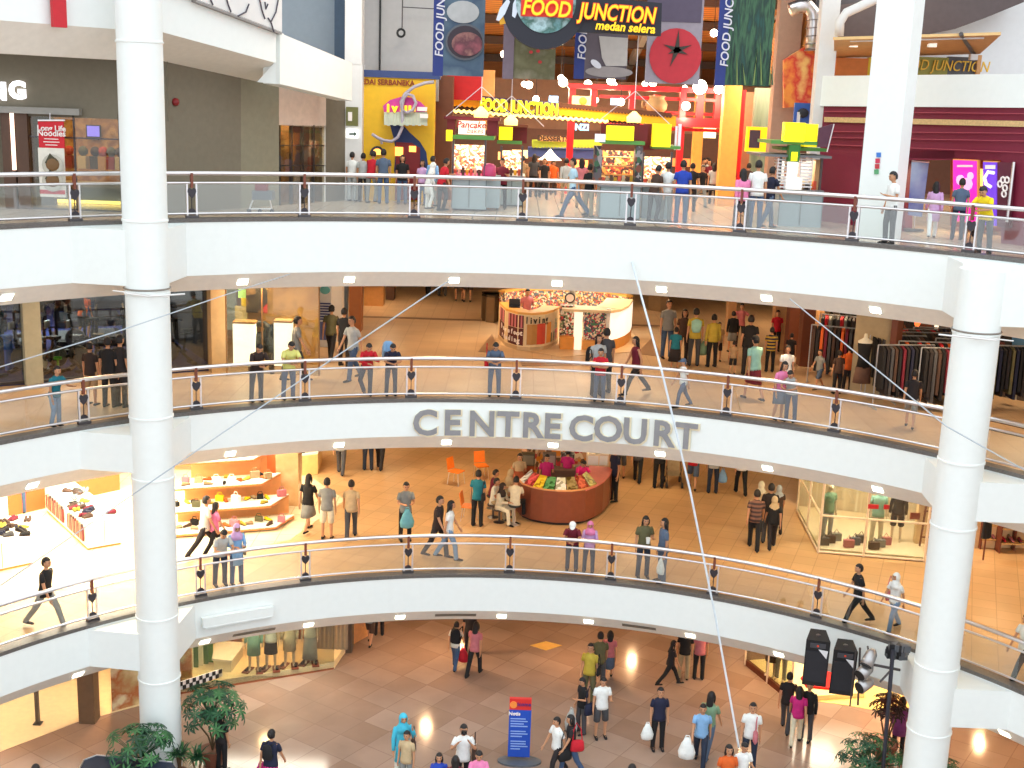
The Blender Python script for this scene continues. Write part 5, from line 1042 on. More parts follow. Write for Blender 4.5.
m = MB(); [pxbox(m, 320, 330.5, 303+i*2.6, 304.4+i*2.6, YS2-.02, .04, M((40, 56, 130), .6)) for i in range(7)]; m.build('blue_stripes', t); m = MB(); pxbox(m, 319.5, 331, 322, 340, YS2-.02, .04, M((90, 110, 170), .6)); m.build('lower_print', t); m = MB(); m.ball(at_y(325, 290, YS2), (.16, .04, .13), M((110, 200, 210), .6)); m.build('figure_print', t)
m = MB(); pxbox(m, 331, 342, 280, 342, at_z(336, 342, L2).y, .5, WALLW); pxbox(m, 343, 347, 280, 338, at_z(345, 338, L2).y, .3, M((90, 104, 120), .5)); pxbox(m, 349, 361, 280, 332, at_z(355, 332, L2).y, .6, M((156, 96, 56), .6, name='brown_pillar')); m.build('pillar', kind='structure')
for (x0, x1, y0, y1, Y_, c_, lb) in ((364, 383, 284, 306, 47, (206, 150, 90), 'low wooden counter at the far left of the middle level hall'), (386, 394, 283, 300, 48, (90, 60, 44), 'dark wooden cabinet far back on the middle level')):
    t = thing('counter', lb, 'counter', at_y((x0+x1)/2, y1, Y_)); Pz = at_z((x0+x1)/2, y1, L2); m = MB(); Y_ = Pz.y; pxbox(m, x0, x1, y0, y1, Y_, .6, M(c_, .6)); m.build('counter_body', t); m = MB(); pxbox(m, x0-.5, x1+.5, y0-1, y0+1, Y_-.05, .7, BROWN); m.build('counter_top', t)
m = MB(); m.prism([at_z(350, 315.5, L2), at_z(700, 326.5, L2), at_z(700, 328, L2), at_z(350, 317, L2)], (0, 0, .006), M((120, 90, 70), .4, name='inlay_strip')); m.build('trim_12', kind='structure')

# ---- the round "living" kiosk
kc = at_z(566, 333, L2)
KW = M((238, 214, 170), .5, name='kiosk_cream'); KY = M((232, 176, 90), .5, name='kiosk_wood')
def apx(px, py, z=None): return at_z(px, py, L2 if z is None else z)
t = thing('round_kiosk', 'round cream kiosk with book print panels, middle level', 'kiosk', (kc.x, kc.y, L2)); YK = 41.0
def yk(px, py): return at_z(px, py, L2)
# left curved counter: arc through the base points (498,340) (512,350) (530,352) (548,349) (558,343)
base = [yk(*p) for p in ((498, 338), (505, 346), (517, 350), (530, 351), (543, 350), (552, 347), (558, 343))]
def wall_along(mb, pts, z0, z1, th, mat):
    n = len(pts); off = []
    for i in range(n):
        d = (pts[min(i+1, n-1)]-pts[max(i-1, 0)]).normalized(); off.append(Vector((-d.y, d.x, 0))*th)
    for i in range(n-1): mb.prism([Vector((p.x, p.y, L2+z0)) for p in (pts[i], pts[i+1], pts[i+1]+off[i+1], pts[i]+off[i])], (0, 0, z1-z0), mat)
m = MB(); wall_along(m, base, 0.0, .12, .5, M((200, 170, 130), .5)); m.build('plinth', t)
m = MB(); wall_along(m, base, .12, 1.15, .1, KW); m.build('counter_front', t)
m = MB(); wall_along(m, base, 1.15, 1.22, .55, KY); m.build('counter_top', t)
tb = Vector((0, 0, 0))
def along(pts, f):
    n = len(pts)-1; k = min(int(f*n), n-1); return pts[k].lerp(pts[k+1], f*n-k)
def panel_on(f0, f1, z0, z1, mat, th=.03, nm_='print_panel', n=4):
    m = MB(); ps = [along(base, f0+(f1-f0)*i/n)+Vector((0, -.05, 0)) for i in range(n+1)]; wall_along(m, ps, z0, z1, th, mat); m.build(nm_, t)
PKS = wave_mat('pink_stripe_print', (206, 120, 130), (110, 40, 50), 3.2, 'X', .6)
panel_on(.03, .40, .72, 1.12, PKS); panel_on(.03, .40, .16, .70, M((96, 40, 44), .6, name='dark_red_print')); panel_on(.44, .97, .16, 1.12, M((226, 206, 170), .6, name='pale_print'), .02)
for f0, f1, z0, z1, c_ in ((.45, .58, .2, .85, (180, 130, 70)), (.58, .72, .2, .86, (200, 70, 50)), (.72, .8, .2, .86, (226, 150, 70)), (.80, .88, .2, .5, (70, 110, 90)), (.89, .96, .2, .55, (230, 90, 130)), (.8, .96, .58, .9, (170, 180, 160))): panel_on(f0, f1, z0, z1, M(c_, .6), .045, 'book_picture', 2)
def curved_text(s_, f0, f1, z, size, mat):
    m = MB()
    for i, ch in enumerate(s_):
        f = f0+(f1-f0)*(i+.5)/len(s_); p = along(base, f)+Vector((0, -.09, 0)); q = along(base, min(.99, f+.03)); add_text(m, ch, Vector((p.x, p.y, L2+z)), (q-along(base, f)), Z, size, mat, ext=.01, bold=.006)
    m.build('lettering', t)
curved_text('living', .42, .74, .98, .30, M((50, 44, 40), .5, var=0)); curved_text('barefoot', .06, .40, .56, .22, WT); curved_text('reading', .08, .36, .32, .22, WT)
# middle display tower and right rounded case
m = MB(); pxbox(m, 560, 574, 337, 350, yk(567, 350).y, .8, M((226, 150, 60), .5)); pxbox(m, 574, 582, 312, 350, yk(578, 350).y, .5, M((255, 246, 226), .5, emit=.7, var=0, name='lit_post')); m.build('display_tower', t)
m = MB(); pxbox(m, 560, 574, 306, 337, yk(567, 350).y+.3, .4, pattern_mat('gift_items', [(210, 180, 150), (70, 60, 50), (200, 70, 60), (120, 140, 90), (240, 230, 210)], 18, .5)); m.build('gift_shelf', t)
yb2 = yk(600, 350).y
m = MB(); pxbox(m, 582, 607, 341, 350, yb2-.1, .7, M((226, 160, 80), .5)); m.build('case_base', t)
m = MB(); pxbox(m, 584, 606, 311, 341, yb2+.1, .4, pattern_mat('coloured_bottles', [(180, 60, 80), (70, 110, 120), (230, 220, 200), (90, 50, 80), (60, 120, 90), (220, 190, 160)], 18, .5)); m.build('case_shelf', t)
m = MB(); pxbox(m, 606, 610, 309, 352, yb2-.1, .2, WALLW)
m.build('case_post', t)
cv = [yk(*p) for p in ((609, 351), (617, 349), (624, 346), (629, 342), (631, 337))]
m = MB(); wall_along(m, cv, .35, 1.25, .1, M((255, 250, 236), .5, emit=.8, var=0, name='lit_white_panel')); m.build('lit_panel', t)
m = MB(); wall_along(m, cv, 0, .35, .1, M((226, 160, 80), .5)); m.build('case_base', t)
m = MB(); top_ = [yk(*p) for p in ((560, 350), (582, 351), (609, 352), (619, 350), (627, 345), (631, 338))]; wall_along(m, top_, 1.25, 1.33, .9, KW); m.build('case_top', t)
m = MB(); ring_ = [yk(*p) for p in ((504, 325), (520, 322), (545, 322), (575, 322), (605, 325), (625, 330))]; wall_along(m, ring_, 0, 1.15, .25, pattern_mat('gift_shelves', [(240, 220, 190), (200, 90, 90), (90, 110, 130), (230, 180, 110), (120, 90, 70)], 17, .5)); m.build('rear_counter', t)
m = MB(); wall_along(m, ring_, 1.15, 1.22, .3, KY); m.build('rear_top', t)
P = yk(570, 338); m = MB(); m.tube([P, P+Z*2.0], .12, M((180, 176, 166), .5), 10); m.build('centre_post', t)
m = MB(); c = at_y(570, 298, P.y-.2); m.lathe(c, [(.001, 0), (.17, 0), (.18, .04), (.18, .08), (.001, .08)], M((60, 56, 54), .5), 20, T=Matrix.Rotation(R_(-90), 3, 'X')); m.build('wall_clock', t)
m = MB(); m.lathe(c+Vector((0, -.01, 0)), [(.001, 0), (.13, 0), (.13, .02), (.001, .02)], WT, 20, T=Matrix.Rotation(R_(-90), 3, 'X')); m.build('clock_face', t)
t = thing('laptop', 'open black laptop on the counter of the round kiosk', 'laptop', apx(513, 309, L2+1.22)); P = yk(513, 346)+Vector((0, .3, 1.225)); m = MB(); m.box(P+Z*.012, (.36, .26, .02), BK); m.build('keyboard_base', t); m = MB(); m.box(P+Vector((0, .12, .13)), (.36, .02, .24), BK); m.build('screen', t)
hp = yk(505, 352); 
m = MB(); hpoly(m, [(478, 352), (492, 334), (501, 354)], L2+.002, .01, M((150, 120, 96), .3, name='dark_inlay')); hpoly(m, [(636, 354), (652, 338), (664, 357)], L2+.002, .01, M((150, 120, 96), .3, name='dark_inlay')); hpoly(m, [(520, 362), (610, 362), (608, 366), (522, 366)], L2+.002, .01, M((150, 120, 96), .3, name='dark_inlay')); m.build('trim_13', kind='structure')
m = MB(); hpoly(m, [(500, 345), (560, 357), (632, 352), (640, 340), (622, 325), (505, 320)], L2+.004, .012, M((226, 196, 156), .3)); m.build('trim_14', kind='structure')
# curved glass planters beside the kiosk
for (pts_, lab) in ((((481, 326), (486, 330), (494, 331), (500, 328)), 'curved dark bench end left of the round kiosk'), (((640, 312), (648, 318), (660, 320), (668, 320)), 'curved dark bench end right of the round kiosk')):
    ps = [at_z(x, y-8, L2) for x, y in pts_]; t = thing('curved_bench', lab, 'bench', ps[1]); m = MB(); wall_along(m, ps, .0, .9, .6, M((126, 100, 72), .4, name='bench_side')); m.build('bench_body', t); m = MB(); wall_along(m, ps, .9, .98, .65, M((70, 56, 44), .3)); m.build('bench_rim', t)
area((kc.x, kc.y, 11.2), 3, 2, 170, WHITE)

# ---- right hand side: pillars, clothes shop
def pil(px0, px1, yb, mat, z1=2.8, dep=.5):
    P = at_z((px0+px1)/2, yb, L2); m = MB(); X0, X1 = at_y(px0, yb-20, P.y).x, at_y(px1, yb-20, P.y).x; m.box(((X0+X1)/2, P.y+dep/2, L2+z1/2), (X1-X0, dep, z1), mat); return m.build('pillar', kind='structure')
DB = M((112, 58, 34), .5, name='dark_brown_pillar'); TANP = M((196, 150, 104), .6, name='tan_pillar')
pil(801, 813, 367, DB); pil(788, 798, 357, DB); pil(774, 790, 350, TANP); pil(728, 736, 336, TANP); pil(812, 822, 360, TANP)
# clothes shop walls
WA, WB = at_z(815, 362, L2), at_z(985, 396, L2); PW = ((WA.x, WA.y), (WB.x, WB.y)); wd = (WB-WA).normalized(); wn = Vector((-wd.y, wd.x, 0)); wn = wn if wn.y > 0 else -wn
CLO = pattern_mat('dense_dark_clothes', [(28, 26, 28), (44, 34, 36), (80, 36, 36), (24, 24, 26), (36, 44, 40), (110, 60, 44), (30, 26, 30), (70, 70, 72)], 5, .8, stretch=(1, 1, .45))
m = MB(); m.prism([WA+wn*2.2+wd*1.6, WB+wn*2.2+wd*8, WB+wn*2.4+wd*8, WA+wn*2.4+wd*1.6], (0, 0, 2.8), CLO); m.prism([WA+wn*4.4-wd*2, WB+wn*4.4+wd*3, WB+wn*4.6+wd*3, WA+wn*4.6-wd*2], (0, 0, 2.8), CLO); m.build('wall_right', kind='structure')
m = MB(); P0, P1 = at_z(849, 394, L2), at_z(884, 398, L2); m.prism([P0, P1, P1+wn*.15, P0+wn*.15], (0, 0, 2.6), M((170, 150, 116), .6, name='beige_partition')); m.build('wall_right', kind='structure')
m = MB(); P0, P1 = at_z(884, 399, L2), at_z(890, 400, L2); m.prism([P0, P1, P1+wn*.3, P0+wn*.3], (0, 0, 2.6), DB); m.build('wall_right', kind='structure')
def rack(P, ang_, label, cols, n=14, low=False):
    t = thing('clothes_rack', label, 'clothes rack', P, ang_, group='clothes racks of the dark shop'); T = Matrix.Translation(P) @ Matrix.Rotation(ang_, 4, 'Z'); hh = 1.72
    m = MB(T)
    for s in (-.8, .8): m.tube([(s, 0, 0), (s, 0, hh)], .02, SLV, 6); m.tube([(s, -.25, .02), (s, .25, .02)], .02, SLV, 6)
    m.tube([(-.8, 0, hh), (.8, 0, hh)], .02, SLV, 6); m.build('rack_frame', t)
    for i in range(n):
        x = -.74+1.48*i/(n-1); c_ = cols[i % len(cols)]; l = 1.15+.35*((i*7) % 5)/5; m = MB(T)
        m.prism([(x, -.22, hh-.1), (x, -.05, hh-.03), (x, .05, hh-.03), (x, .22, hh-.1), (x, .24, hh-l), (x, -.24, hh-l)], (.075, 0, 0), cmat(c_)); m.build('garment', t)
    return t
dk = ['black', 'dark', 'dgrey', 'brown', 'black', 'maroon', 'dark', 'navy', 'black']
MBprism = None
for i, (px, py, a, cols, lab) in enumerate(((900, 408, 70, dk, 'rack of dark clothes just right of the beige partition'), (922, 404, 60, ['black', 'orange', 'dark', 'black', 'red'], 'clothes rack with some orange and red garments before the right column'), (945, 412, 60, dk, 'rack of dark clothes left of the right column, nearest the aisle'), (905, 388, 70, ['red', 'dark', 'black', 'brown'], 'clothes rack with red garments deeper in the dark shop'), (935, 386, 60, dk, 'clothes rack deep in the dark shop behind the others'),
    (835, 386, 40, ['brown', 'dark', 'orange', 'maroon', 'dgrey'], 'rack of orange and red clothes left of the beige partition'), (842, 372, 40, ['dgrey', 'red', 'grey', 'black'], 'rack of grey clothes behind the orange rack'), (1005, 408, 60, ['black', 'dark', 'olive', 'navy'], 'rack of dark clothes right of the right column'), (892, 396, 66, dk, 'short rack of dark clothes tight against the brown post'), (958, 400, 60, ['black', 'dark', 'dgrey', 'black', 'red'], 'rack of dark clothes half hidden by the right column'), (918, 392, 64, ['black', 'olive', 'dark', 'brown', 'black'], 'rack of olive and black clothes in the middle of the dark shop'))):
    P = at_z(px, py, L2)
    T_ = rack(P, R_(a-60), lab, cols)
def mannequin(P, rz, label, top=None, bottom=None, h=1.7, pose='stand', base=True, grp=None, skin_=(226, 206, 180), tk='vest', bk='mini'):
    s = h/1.7; t = thing('mannequin', label, 'mannequin', P, rz, grp, s); J = skel(pose)
    SKM = M(skin_, .4, var=.02, name='mannequin_plastic')
    for nm2, me in (('body', body_mesh(pose)),):
        o = bpy.data.objects.new(nm2, me); COL.objects.link(o); o.parent = t
        for i in range(3): o.material_slots[i].link = 'OBJECT'; o.material_slots[i].material = SKM
    if top: o = bpy.data.objects.new('top', top_mesh(pose, tk)); COL.objects.link(o); o.parent = t; o.material_slots[0].link = 'OBJECT'; o.material_slots[0].material = cmat(top)
    if bottom: o = bpy.data.objects.new('skirt', bottom_mesh(pose, bk)); COL.objects.link(o); o.parent = t; o.material_slots[0].link = 'OBJECT'; o.material_slots[0].material = cmat(bottom)
    return t
t = thing('torso_display', 'dress form wearing a black vest on the beige partition', 'mannequin', at_z(864, 398, L2)); YT = at_z(864, 397, L2).y-.25
m = MB(); c = at_y(864, 356, YT); m.tube([c+Vector((0, 0, .62)), c+Vector((0, 0, .5)), c+Vector((0, 0, .42)), c+Vector((0, 0, .15)), c+Vector((0, 0, -.05)), c+Vector((0, 0, -.3))], [(.04, .04), (.06, .05), (.2, .1), (.17, .11), (.14, .1), (.18, .12)], M((226, 220, 200), .5), 14, side=(1, 0, 0)); m.tube([c+Z*-.3, c+Z*-1.1], .02, SLV, 6); m.build('form', t, True)
m = MB(); m.tube([c+Vector((0, 0, .36)), c+Vector((0, 0, .15)), c+Vector((0, 0, -.05)), c+Vector((0, 0, -.38))], [(.205, .12), (.18, .12), (.155, .115), (.2, .135)], M((18, 18, 20), .8), 14, side=(1, 0, 0)); m.build('black_vest', t, True)
m = MB(); m.tube([c+Vector((0, 0, -.3)), c+Vector((0, 0, -.75))], [(.2, .13), (.25, .16)], cmat('stripe'), 14, side=(1, 0, 0)); m.build('brown_skirt', t, True)
GLT = [(255, 120, 60), (255, 230, 200), (255, 60, 60), (240, 255, 120)]
for i, (px, py, w_, h_, c_) in enumerate(((908, 324, 6, 10, 0), (897, 333, 4, 4, 2), (916, 334, 4, 4, 2), (927, 328, 4, 9, 1), (921, 345, 9, 7, 1), (925, 350, 5, 4, 2), (936, 341, 6, 4, 1), (914, 309+10, 5, 3, 1), (896, 361, 5, 6, 1), (949, 346, 3, 6, 0), (919, 366, 7, 3, 1))):
    P = at_pl(px, py, *PW)+wn*.55; t = thing('shop_light', 'small glowing spot among the dark clothes, middle level right', 'light', P, group='lights inside the dark clothes shop')
    m = MB(); k_ = .034; m.ball(P, (w_*k_*.45, .08, h_*k_*.45), M(GLT[c_], .5, emit=1.6, var=0, name='shop_glow'), 8, 6); m.build('lamp_bulb', t, True); m = MB(); m.tube([P+Z*.1, (P.x, P.y, 11.5)], .008, BK, 4); m.build('cord', t)
t = thing('mannequin_leg_display', 'yellow green leg form hanging in the dark clothes shop', 'display form', at_pl(930, 396, *PW)); P = at_pl(932, 396, *PW)+wn*.5; m = MB(); m.tube([P+Vector((.05, 0, 1.2)), P+Vector((.06, 0, .7)), P+Vector((.0, 0, .1)), P+Vector((-.1, -.05, .02))], [.09, .07, .045, .03], M((200, 200, 90), .5), 8); m.build('leg_form', t, True)
m = MB(); m.prism([WA+wn*.5+wd*1.4, WB+wn*.2+wd*4, WB+wn*4+wd*4, WA+wn*4+wd*1.4], (0, 0, .012), M((60, 44, 36), .5, name='dark_shop_floor')); m.build('floor', kind='structure')
# far right poster wall behind the right column
PR0, PR1 = at_z(985, 402, L2), at_z(1040, 414, L2)
t = thing('shop_poster', 'blue yellow shop poster right of the right column, middle level', 'poster', PR1)
m = MB(); A_ = (PR0.x, PR0.y+.6); B_ = (PR1.x, PR1.y+.6); plpoly(m, [(1012, 335), (1030, 338), (1030, 360), (1012, 358)], A_, B_, .06, M((90, 140, 180), .6)); plpoly(m, [(1012, 358), (1030, 360), (1030, 372), (1012, 370)], A_, B_, .06, M((210, 180, 60), .6)); m.build('poster_panel', t)
m = MB(); plpoly(m, [(1006, 386), (1017, 388), (1016, 400), (1006, 398)], A_, B_, .03, M((210, 200, 170), .6)); m.build('small_notice', t)
m = MB(); [hpoly(m, [(985, y), (1040, y+12), (1040, y+14.5), (985, y+2)], L2+.003, .012, M((70, 60, 60), .3, .6)) for y in (418, 427)]; m.build('trim_15', kind='structure')
# ================================================================== level one (z = 3.76)
L1 = LV[1]
WL = M((250, 246, 232), .5, var=.02, name='white_laminate'); OW = M((226, 140, 70), .5, name='orange_wood')
m = MB(); m.prism([at_z(-60, 620, L1), at_z(60, 590, L1), at_z(290, 540, L1), at_z(345, 500, L1), at_z(300, 470, L1), at_z(-60, 470, L1)], (0, 0, .006), tile_mat('pale_shop_tile', (246, 232, 196), (240, 224, 186), (214, 190, 150), .6, .2)); m.build('floor', kind='structure')
for (px, py, s_, e_) in ((20, 530, 3, 420), (95, 510, 3, 420), (210, 500, 3.4, 420), (60, 585, 2.2, 240), (150, 560, 2, 200), (260, 500, 2.5, 260)):  # extra area lamps added above the display tables to brighten the shop
    P = at_z(px, py, L1); area((P.x, P.y, 6.9), s_, s_, e_, (1, .93, .74))
def cabinet(label, corners, h, name='display_table', front=True, group=None):
    """corners px of the base: front left, front right, back right, back left"""
    P = [at_z(x, y, L1) for x, y in corners]; t = thing(name, label, 'display table', (P[0]+P[1])/2, group=group)
    m = MB(); m.prism([p+Z*.08 for p in P], (0, 0, h-.12), WL); m.build('cabinet_body', t)
    m = MB(); c = sum(P, Vector())/4; m.prism([c+(p-c)*.97 for p in P], (0, 0, .08), OW); m.build('plinth', t)
    m = MB(); m.prism([c+(p-c)*1.02+Z*(h-.04) for p in P], (0, 0, .04), WL); m.build('table_top', t)
    m = MB(); d = (P[1]-P[0]); nv = Vector((-d.y, d.x, 0)).normalized(); nv = -nv if nv.y > 0 else nv; q = P[0]+d*.5; m.prism([q-d.normalized()*.012+nv*.005+Z*.1, q+d.normalized()*.012+nv*.005+Z*.1, q+d.normalized()*.012+nv*.005+Z*(h-.05), q-d.normalized()*.012+nv*.005+Z*(h-.05)], nv*-.02, M((150, 130, 100), .6)); m.build('door_joint', t)
    return t, P
T1, P1 = cabinet('white display table with shoes at the far left of the lowest gallery', [(-28, 578), (33, 565), (35, 545), (-28, 543)], .82)
T2, P2 = cabinet('long white display table with books on its side, lowest gallery left', [(88, 551), (122, 545), (74, 508), (46, 512)], .86)
def spine_row(P, a, b, label_t, n=22):
    m = MB()
    for i in range(n):
        f0, f1 = a+(b-a)*i/n, a+(b-a)*(i+.75)/n; d = P[3]-P[0]; nv = Vector((d.y, -d.x, 0)).normalized(); nv = nv if nv.x < 0 else -nv
        q0, q1 = P[0]+d*f0+nv*.02, P[0]+d*f1+nv*.02; z0, z1 = .22, .62+.1*((i*5) % 3)/3
        m.prism([q0+Z*z0, q1+Z*z0, q1+Z*z1, q0+Z*z1], nv*.04, M([(130, 50, 50), (70, 60, 64), (190, 120, 90), (90, 40, 50), (210, 170, 140)][i % 5], .6))
    m.build('book_spines', label_t)
spine_row(P2, .06, .42, T2); spine_row(P2, .52, .94, T2)
SHC = ['black', 'brown', 'dgrey', 'dark', 'maroon', 'grey', 'navy', 'black', 'brown', 'mustard']
def shoe_thing(P, rz, col_, label, group, first=[None]):
    m = MB(Matrix.Translation(P) @ Matrix.Rotation(rz, 4, 'Z')); c_ = cmat(col_, 'leather')
    m.tube([(0, .12, .05), (0, .05, .055), (0, -.04, .045), (0, -.13, .03), (0, -.16, .02)], [(.03, .035), (.045, .05), (.045, .04), (.042, .026), (.015, .012)], c_, 8, side=(1, 0, 0)); m.box((0, -.01, .01), (.085, .27, .02), M((60, 40, 30), .6)); m.box((0, .06, .095), (.05, .08, .02), c_)
    return tag(m.build('shoe', smooth=False), label, 'shoe', group)
def shoes_on(P, h, n, group, lab, seed):
    rnd = random.Random(seed)
    for i in range(n):
        u, v = rnd.uniform(.06, .94), rnd.uniform(.08, .92); q = P[0].lerp(P[1], u).lerp(P[3].lerp(P[2], u), v)+Z*h
        c_ = rnd.choice(SHC); rz = rnd.uniform(0, 6)
        shoe_thing(q, rz, c_, lab, group); shoe_thing(q+Vector((.1*math.cos(rz), .1*math.sin(rz), 0)), rz, c_, lab, group)
shoes_on(P1, .82, 14, 'shoes on the far left table', 'shoe lying on the far left display table of the lowest gallery', 3)
shoes_on(P2, .86, 20, 'shoes on the long white table', 'shoe lying on the long white display table', 4)
T3, P3 = cabinet('white display table behind the far left one, lowest gallery', [(-30, 528), (8, 520), (10, 508), (-30, 508)], .82)
shoes_on(P3, .82, 6, 'shoes on the rear left table', 'shoe on the rear table at the far left', 9)
t = thing('orange_counter', 'long orange wooden counter at the back of the shoe shop', 'counter', at_z(30, 514, L1)); P = [at_z(8, 517, L1), at_z(48, 508, L1), at_z(48, 500, L1), at_z(8, 508, L1)]; m = MB(); m.prism(P, (0, 0, .75), M((214, 96, 48), .5, name='orange_counter')); m.build('counter_body', t); m = MB(); m.prism([p+Z*.75 for p in P], (0, 0, .05), OW); m.build('counter_top', t)
P = [at_z(46, 506, L1), at_z(120, 490, L1), at_z(120, 486, L1), at_z(46, 500, L1)]; t = thing('orange_counter', 'orange wooden wall counter right of the long back counter', 'counter', P[0]); m = MB(); m.prism(P, (0, 0, .75), M((214, 96, 48), .5, name='orange_counter')); m.build('counter_body', t); m = MB(); m.prism([p+Z*.75 for p in P], (0, 0, .04), OW); m.build('counter_top', t)
# stepped shelf display right of the left column
t = thing('stepped_shelf', 'three tier white shelf display with orange edges, right of left column', 'display shelf', at_z(225, 538, L1))
A0, A1, A2_ = at_z(160, 540, L1), at_z(278, 530, L1), at_z(294, 508, L1)
bkv = (A2_-A1); bkv.z = 0
dl = bkv.normalized()
tiers = [(0.0, .16, 0.0), (.9, .62, .35), (1.8, 1.12, .8), (2.7, 1.7, 1.3)]
A1b = at_z(276, 531, L1)
TP = []
for i, (bk_off, h, inn) in enumerate(tiers):
    a, b = A0+dl*bk_off*.75, A1b+dl*bk_off*.75-(A1b-A0).normalized()*(inn*.9)
    a = Vector((a.x, a.y, L1)); b = Vector((b.x, b.y, L1)); c_, d_ = b+dl*1.0+(A1b-A0).normalized()*.3, a+dl*1.0
    m = MB(); m.prism([q+Z*(h-.06) for q in (a, b, c_, d_)], (0, 0, .05), WL); m.build('shelf_board', t)
    m = MB(); m.prism([a+Z*(h-.10), b+Z*(h-.10), b+Z*(h-.10)+dl*.04, a+Z*(h-.10)+dl*.04], (0, 0, .06), OW); m.prism([b+Z*(h-.10), c_+Z*(h-.10), c_+Z*(h-.10)-(b-a).normalized()*.04, b+Z*(h-.10)-(b-a).normalized()*.04], (0, 0, .06), OW); m.build('orange_edge', t)
    m = MB(); m.prism([a+dl*.9, b+dl*.9, c_, d_], (0, 0, h-.06), M((236, 170, 110), .5, name='shelf_back')); m.build('shelf_support', t)
    TP.append(([a, b, c_, d_], h-.01))
rnd = random.Random(5)
for k, (P, h) in enumerate(TP):
    lab = ['lowest', 'second', 'third', 'top'][k]
    for i in range(16):
        u, v = (i+.5)/16+rnd.uniform(-.02, .02), rnd.uniform(.15, .8); q = P[0].lerp(P[1], u).lerp(P[3].lerp(P[2], u), v)+Z*h
        if i % 3 == 0:
            m = MB(); s_ = rnd.uniform(.6, .95); T_ = Matrix.Translation(q) @ Matrix.Rotation(rnd.uniform(-.5, .5), 4, 'Z'); m.T = T_; cm = cmat(rnd.choice(['brown', 'black', 'yellow', 'rose', 'khaki', 'white', 'olive']), 'leather')
            m.box((0, 0, .11*s_), (.3*s_, .12, .22*s_), cm); m.tube([(-.08, 0, .22*s_), (-.05, 0, .33*s_), (.05, 0, .33*s_), (.08, 0, .22*s_)], .012, cm, 5); tag(m.build('handbag'), f'handbag standing on the {lab} tier of the stepped shelf', 'handbag', f'handbags on the {lab} shelf tier')
        else: shoe_thing(q, rnd.uniform(0, 6), rnd.choice(['brown', 'mustard', 'black', 'yellow', 'tan', 'orange', 'khaki']), f'shoe displayed on the {lab} tier of the stepped shelf', f'shoes on the {lab} shelf tier')
t = thing('glossy_column', 'pale marbled glossy column right of the stepped shelf', 'column', at_z(290, 505, L1)); P = at_z(289, 503, L1); m = MB(); m.box((P.x, P.y, L1+1.3), (.7, .6, 2.6), pattern_mat('marbled_gloss', [(240, 210, 160), (222, 180, 130), (200, 160, 110)], 1.5, .2, kind='noise')); m.build('shaft', t); m = MB(); m.box((P.x-.75, P.y+.3, L1+1.3), (.7, .5, 2.6), M((226, 120, 60), .5)); m.build('orange_side', t)
t = thing('low_table', 'low lit display table far back beside the marbled column', 'table', at_z(316, 478, L1)); P = [at_z(*q, L1) for q in ((302, 476), (318, 474), (322, 462), (306, 462))]; m = MB(); m.prism([p+Z*.7 for p in P], (0, 0, .06), WL); m.build('table_top', t); m = MB(); m.prism(P, (0, 0, .7), M((240, 200, 130), .5)); m.build('table_body', t)

# ---- central round counter
KR = M((132, 68, 46), .35, name='red_brown_counter')
bp = [at_z(x, y, L1) for x, y in ((516, 513), (520, 518), (530, 522), (542, 524.5), (556, 526), (570, 526), (584, 524), (594, 520), (602, 515), (608, 508), (611, 500))]
def wall_on(mb, pts, z0, z1, th, mat, zb=L1):
    n = len(pts); off = []
    for i in range(n):
        d = (pts[min(i+1, n-1)]-pts[max(i-1, 0)]).normalized(); off.append(Vector((-d.y, d.x, 0))*th)
    for i in range(n-1): mb.prism([Vector((p.x, p.y, zb+z0)) for p in (pts[i], pts[i+1], pts[i+1]+off[i+1], pts[i]+off[i])], (0, 0, z1-z0), mat)
kc1 = at_z(560, 500, L1)
t = thing('round_counter', 'large curved red brown counter with sweets trays, lowest gallery centre', 'counter', (kc1.x, kc1.y, L1))
ins = [p+(kc1-p).normalized()*.12 for p in bp]
m = MB(); wall_on(m, ins, 0, .12, .4, BLACK); m.build('plinth', t)
m = MB(); wall_on(m, bp, .1, 1.05, .12, KR); m.build('curved_front', t)
m = MB(); wall_on(m, bp[6:], 1.05, 1.10, .75, M((226, 130, 120), .3, name='pink_counter_top')); wall_on(m, bp[:7], 1.05, 1.08, .2, KR); m.build('counter_top', t)
m = MB(); p_ = bp[0]; wall_on(m, [Vector((p_.x, p_.y, L1)), p_+Vector((-.2, 1.6, 0)), p_+Vector((.3, 2.6, 0))][::-1], .1, 1.05, .3, M((190, 84, 44), .4)); m.build('side_counter', t)
for i, c_ in enumerate(((196, 200, 206), (214, 70, 80), (244, 200, 40), (80, 150, 90), (240, 240, 220), (150, 130, 80), (200, 90, 60), (170, 160, 70))):
    f0, f1 = .03+i*.088, .03+(i+1)*.088-.008; n = len(bp)-1
    def al(f): k = min(int(f*n), n-1); return bp[k].lerp(bp[k+1], f*n-k)
    a, b = al(f0), al(f1); d = (kc1-a).normalized()*.62; e = (kc1-b).normalized()*.62
    m = MB(); m.prism([a+Z*1.10+d*.1, b+Z*1.10+e*.1, b+e+Z*1.32, a+d+Z*1.32], (0, 0, .03), pattern_mat(f'sweets_tray_{i}', [c_, tuple(max(0, v-60) for v in c_), tuple(min(255, v+30) for v in c_)], 9, .4)); m.build('sweets_tray', t)
m = MB(); a = [p+(kc1-p).normalized()*.03+Z*0 for p in bp[:8]]; wall_on(m, a, 1.08, 1.12, .05, M((236, 170, 110), .4)); m.build('tray_rim', t)
pts_in = [at_z(x, y, L1) for x, y in ((536, 498), (552, 500), (575, 500), (590, 497))]
m = MB(); wall_on(m, pts_in, 0, 1.0, .5, M((120, 96, 84), .5, name='inner_cabinet')); m.build('inner_cabinet', t)
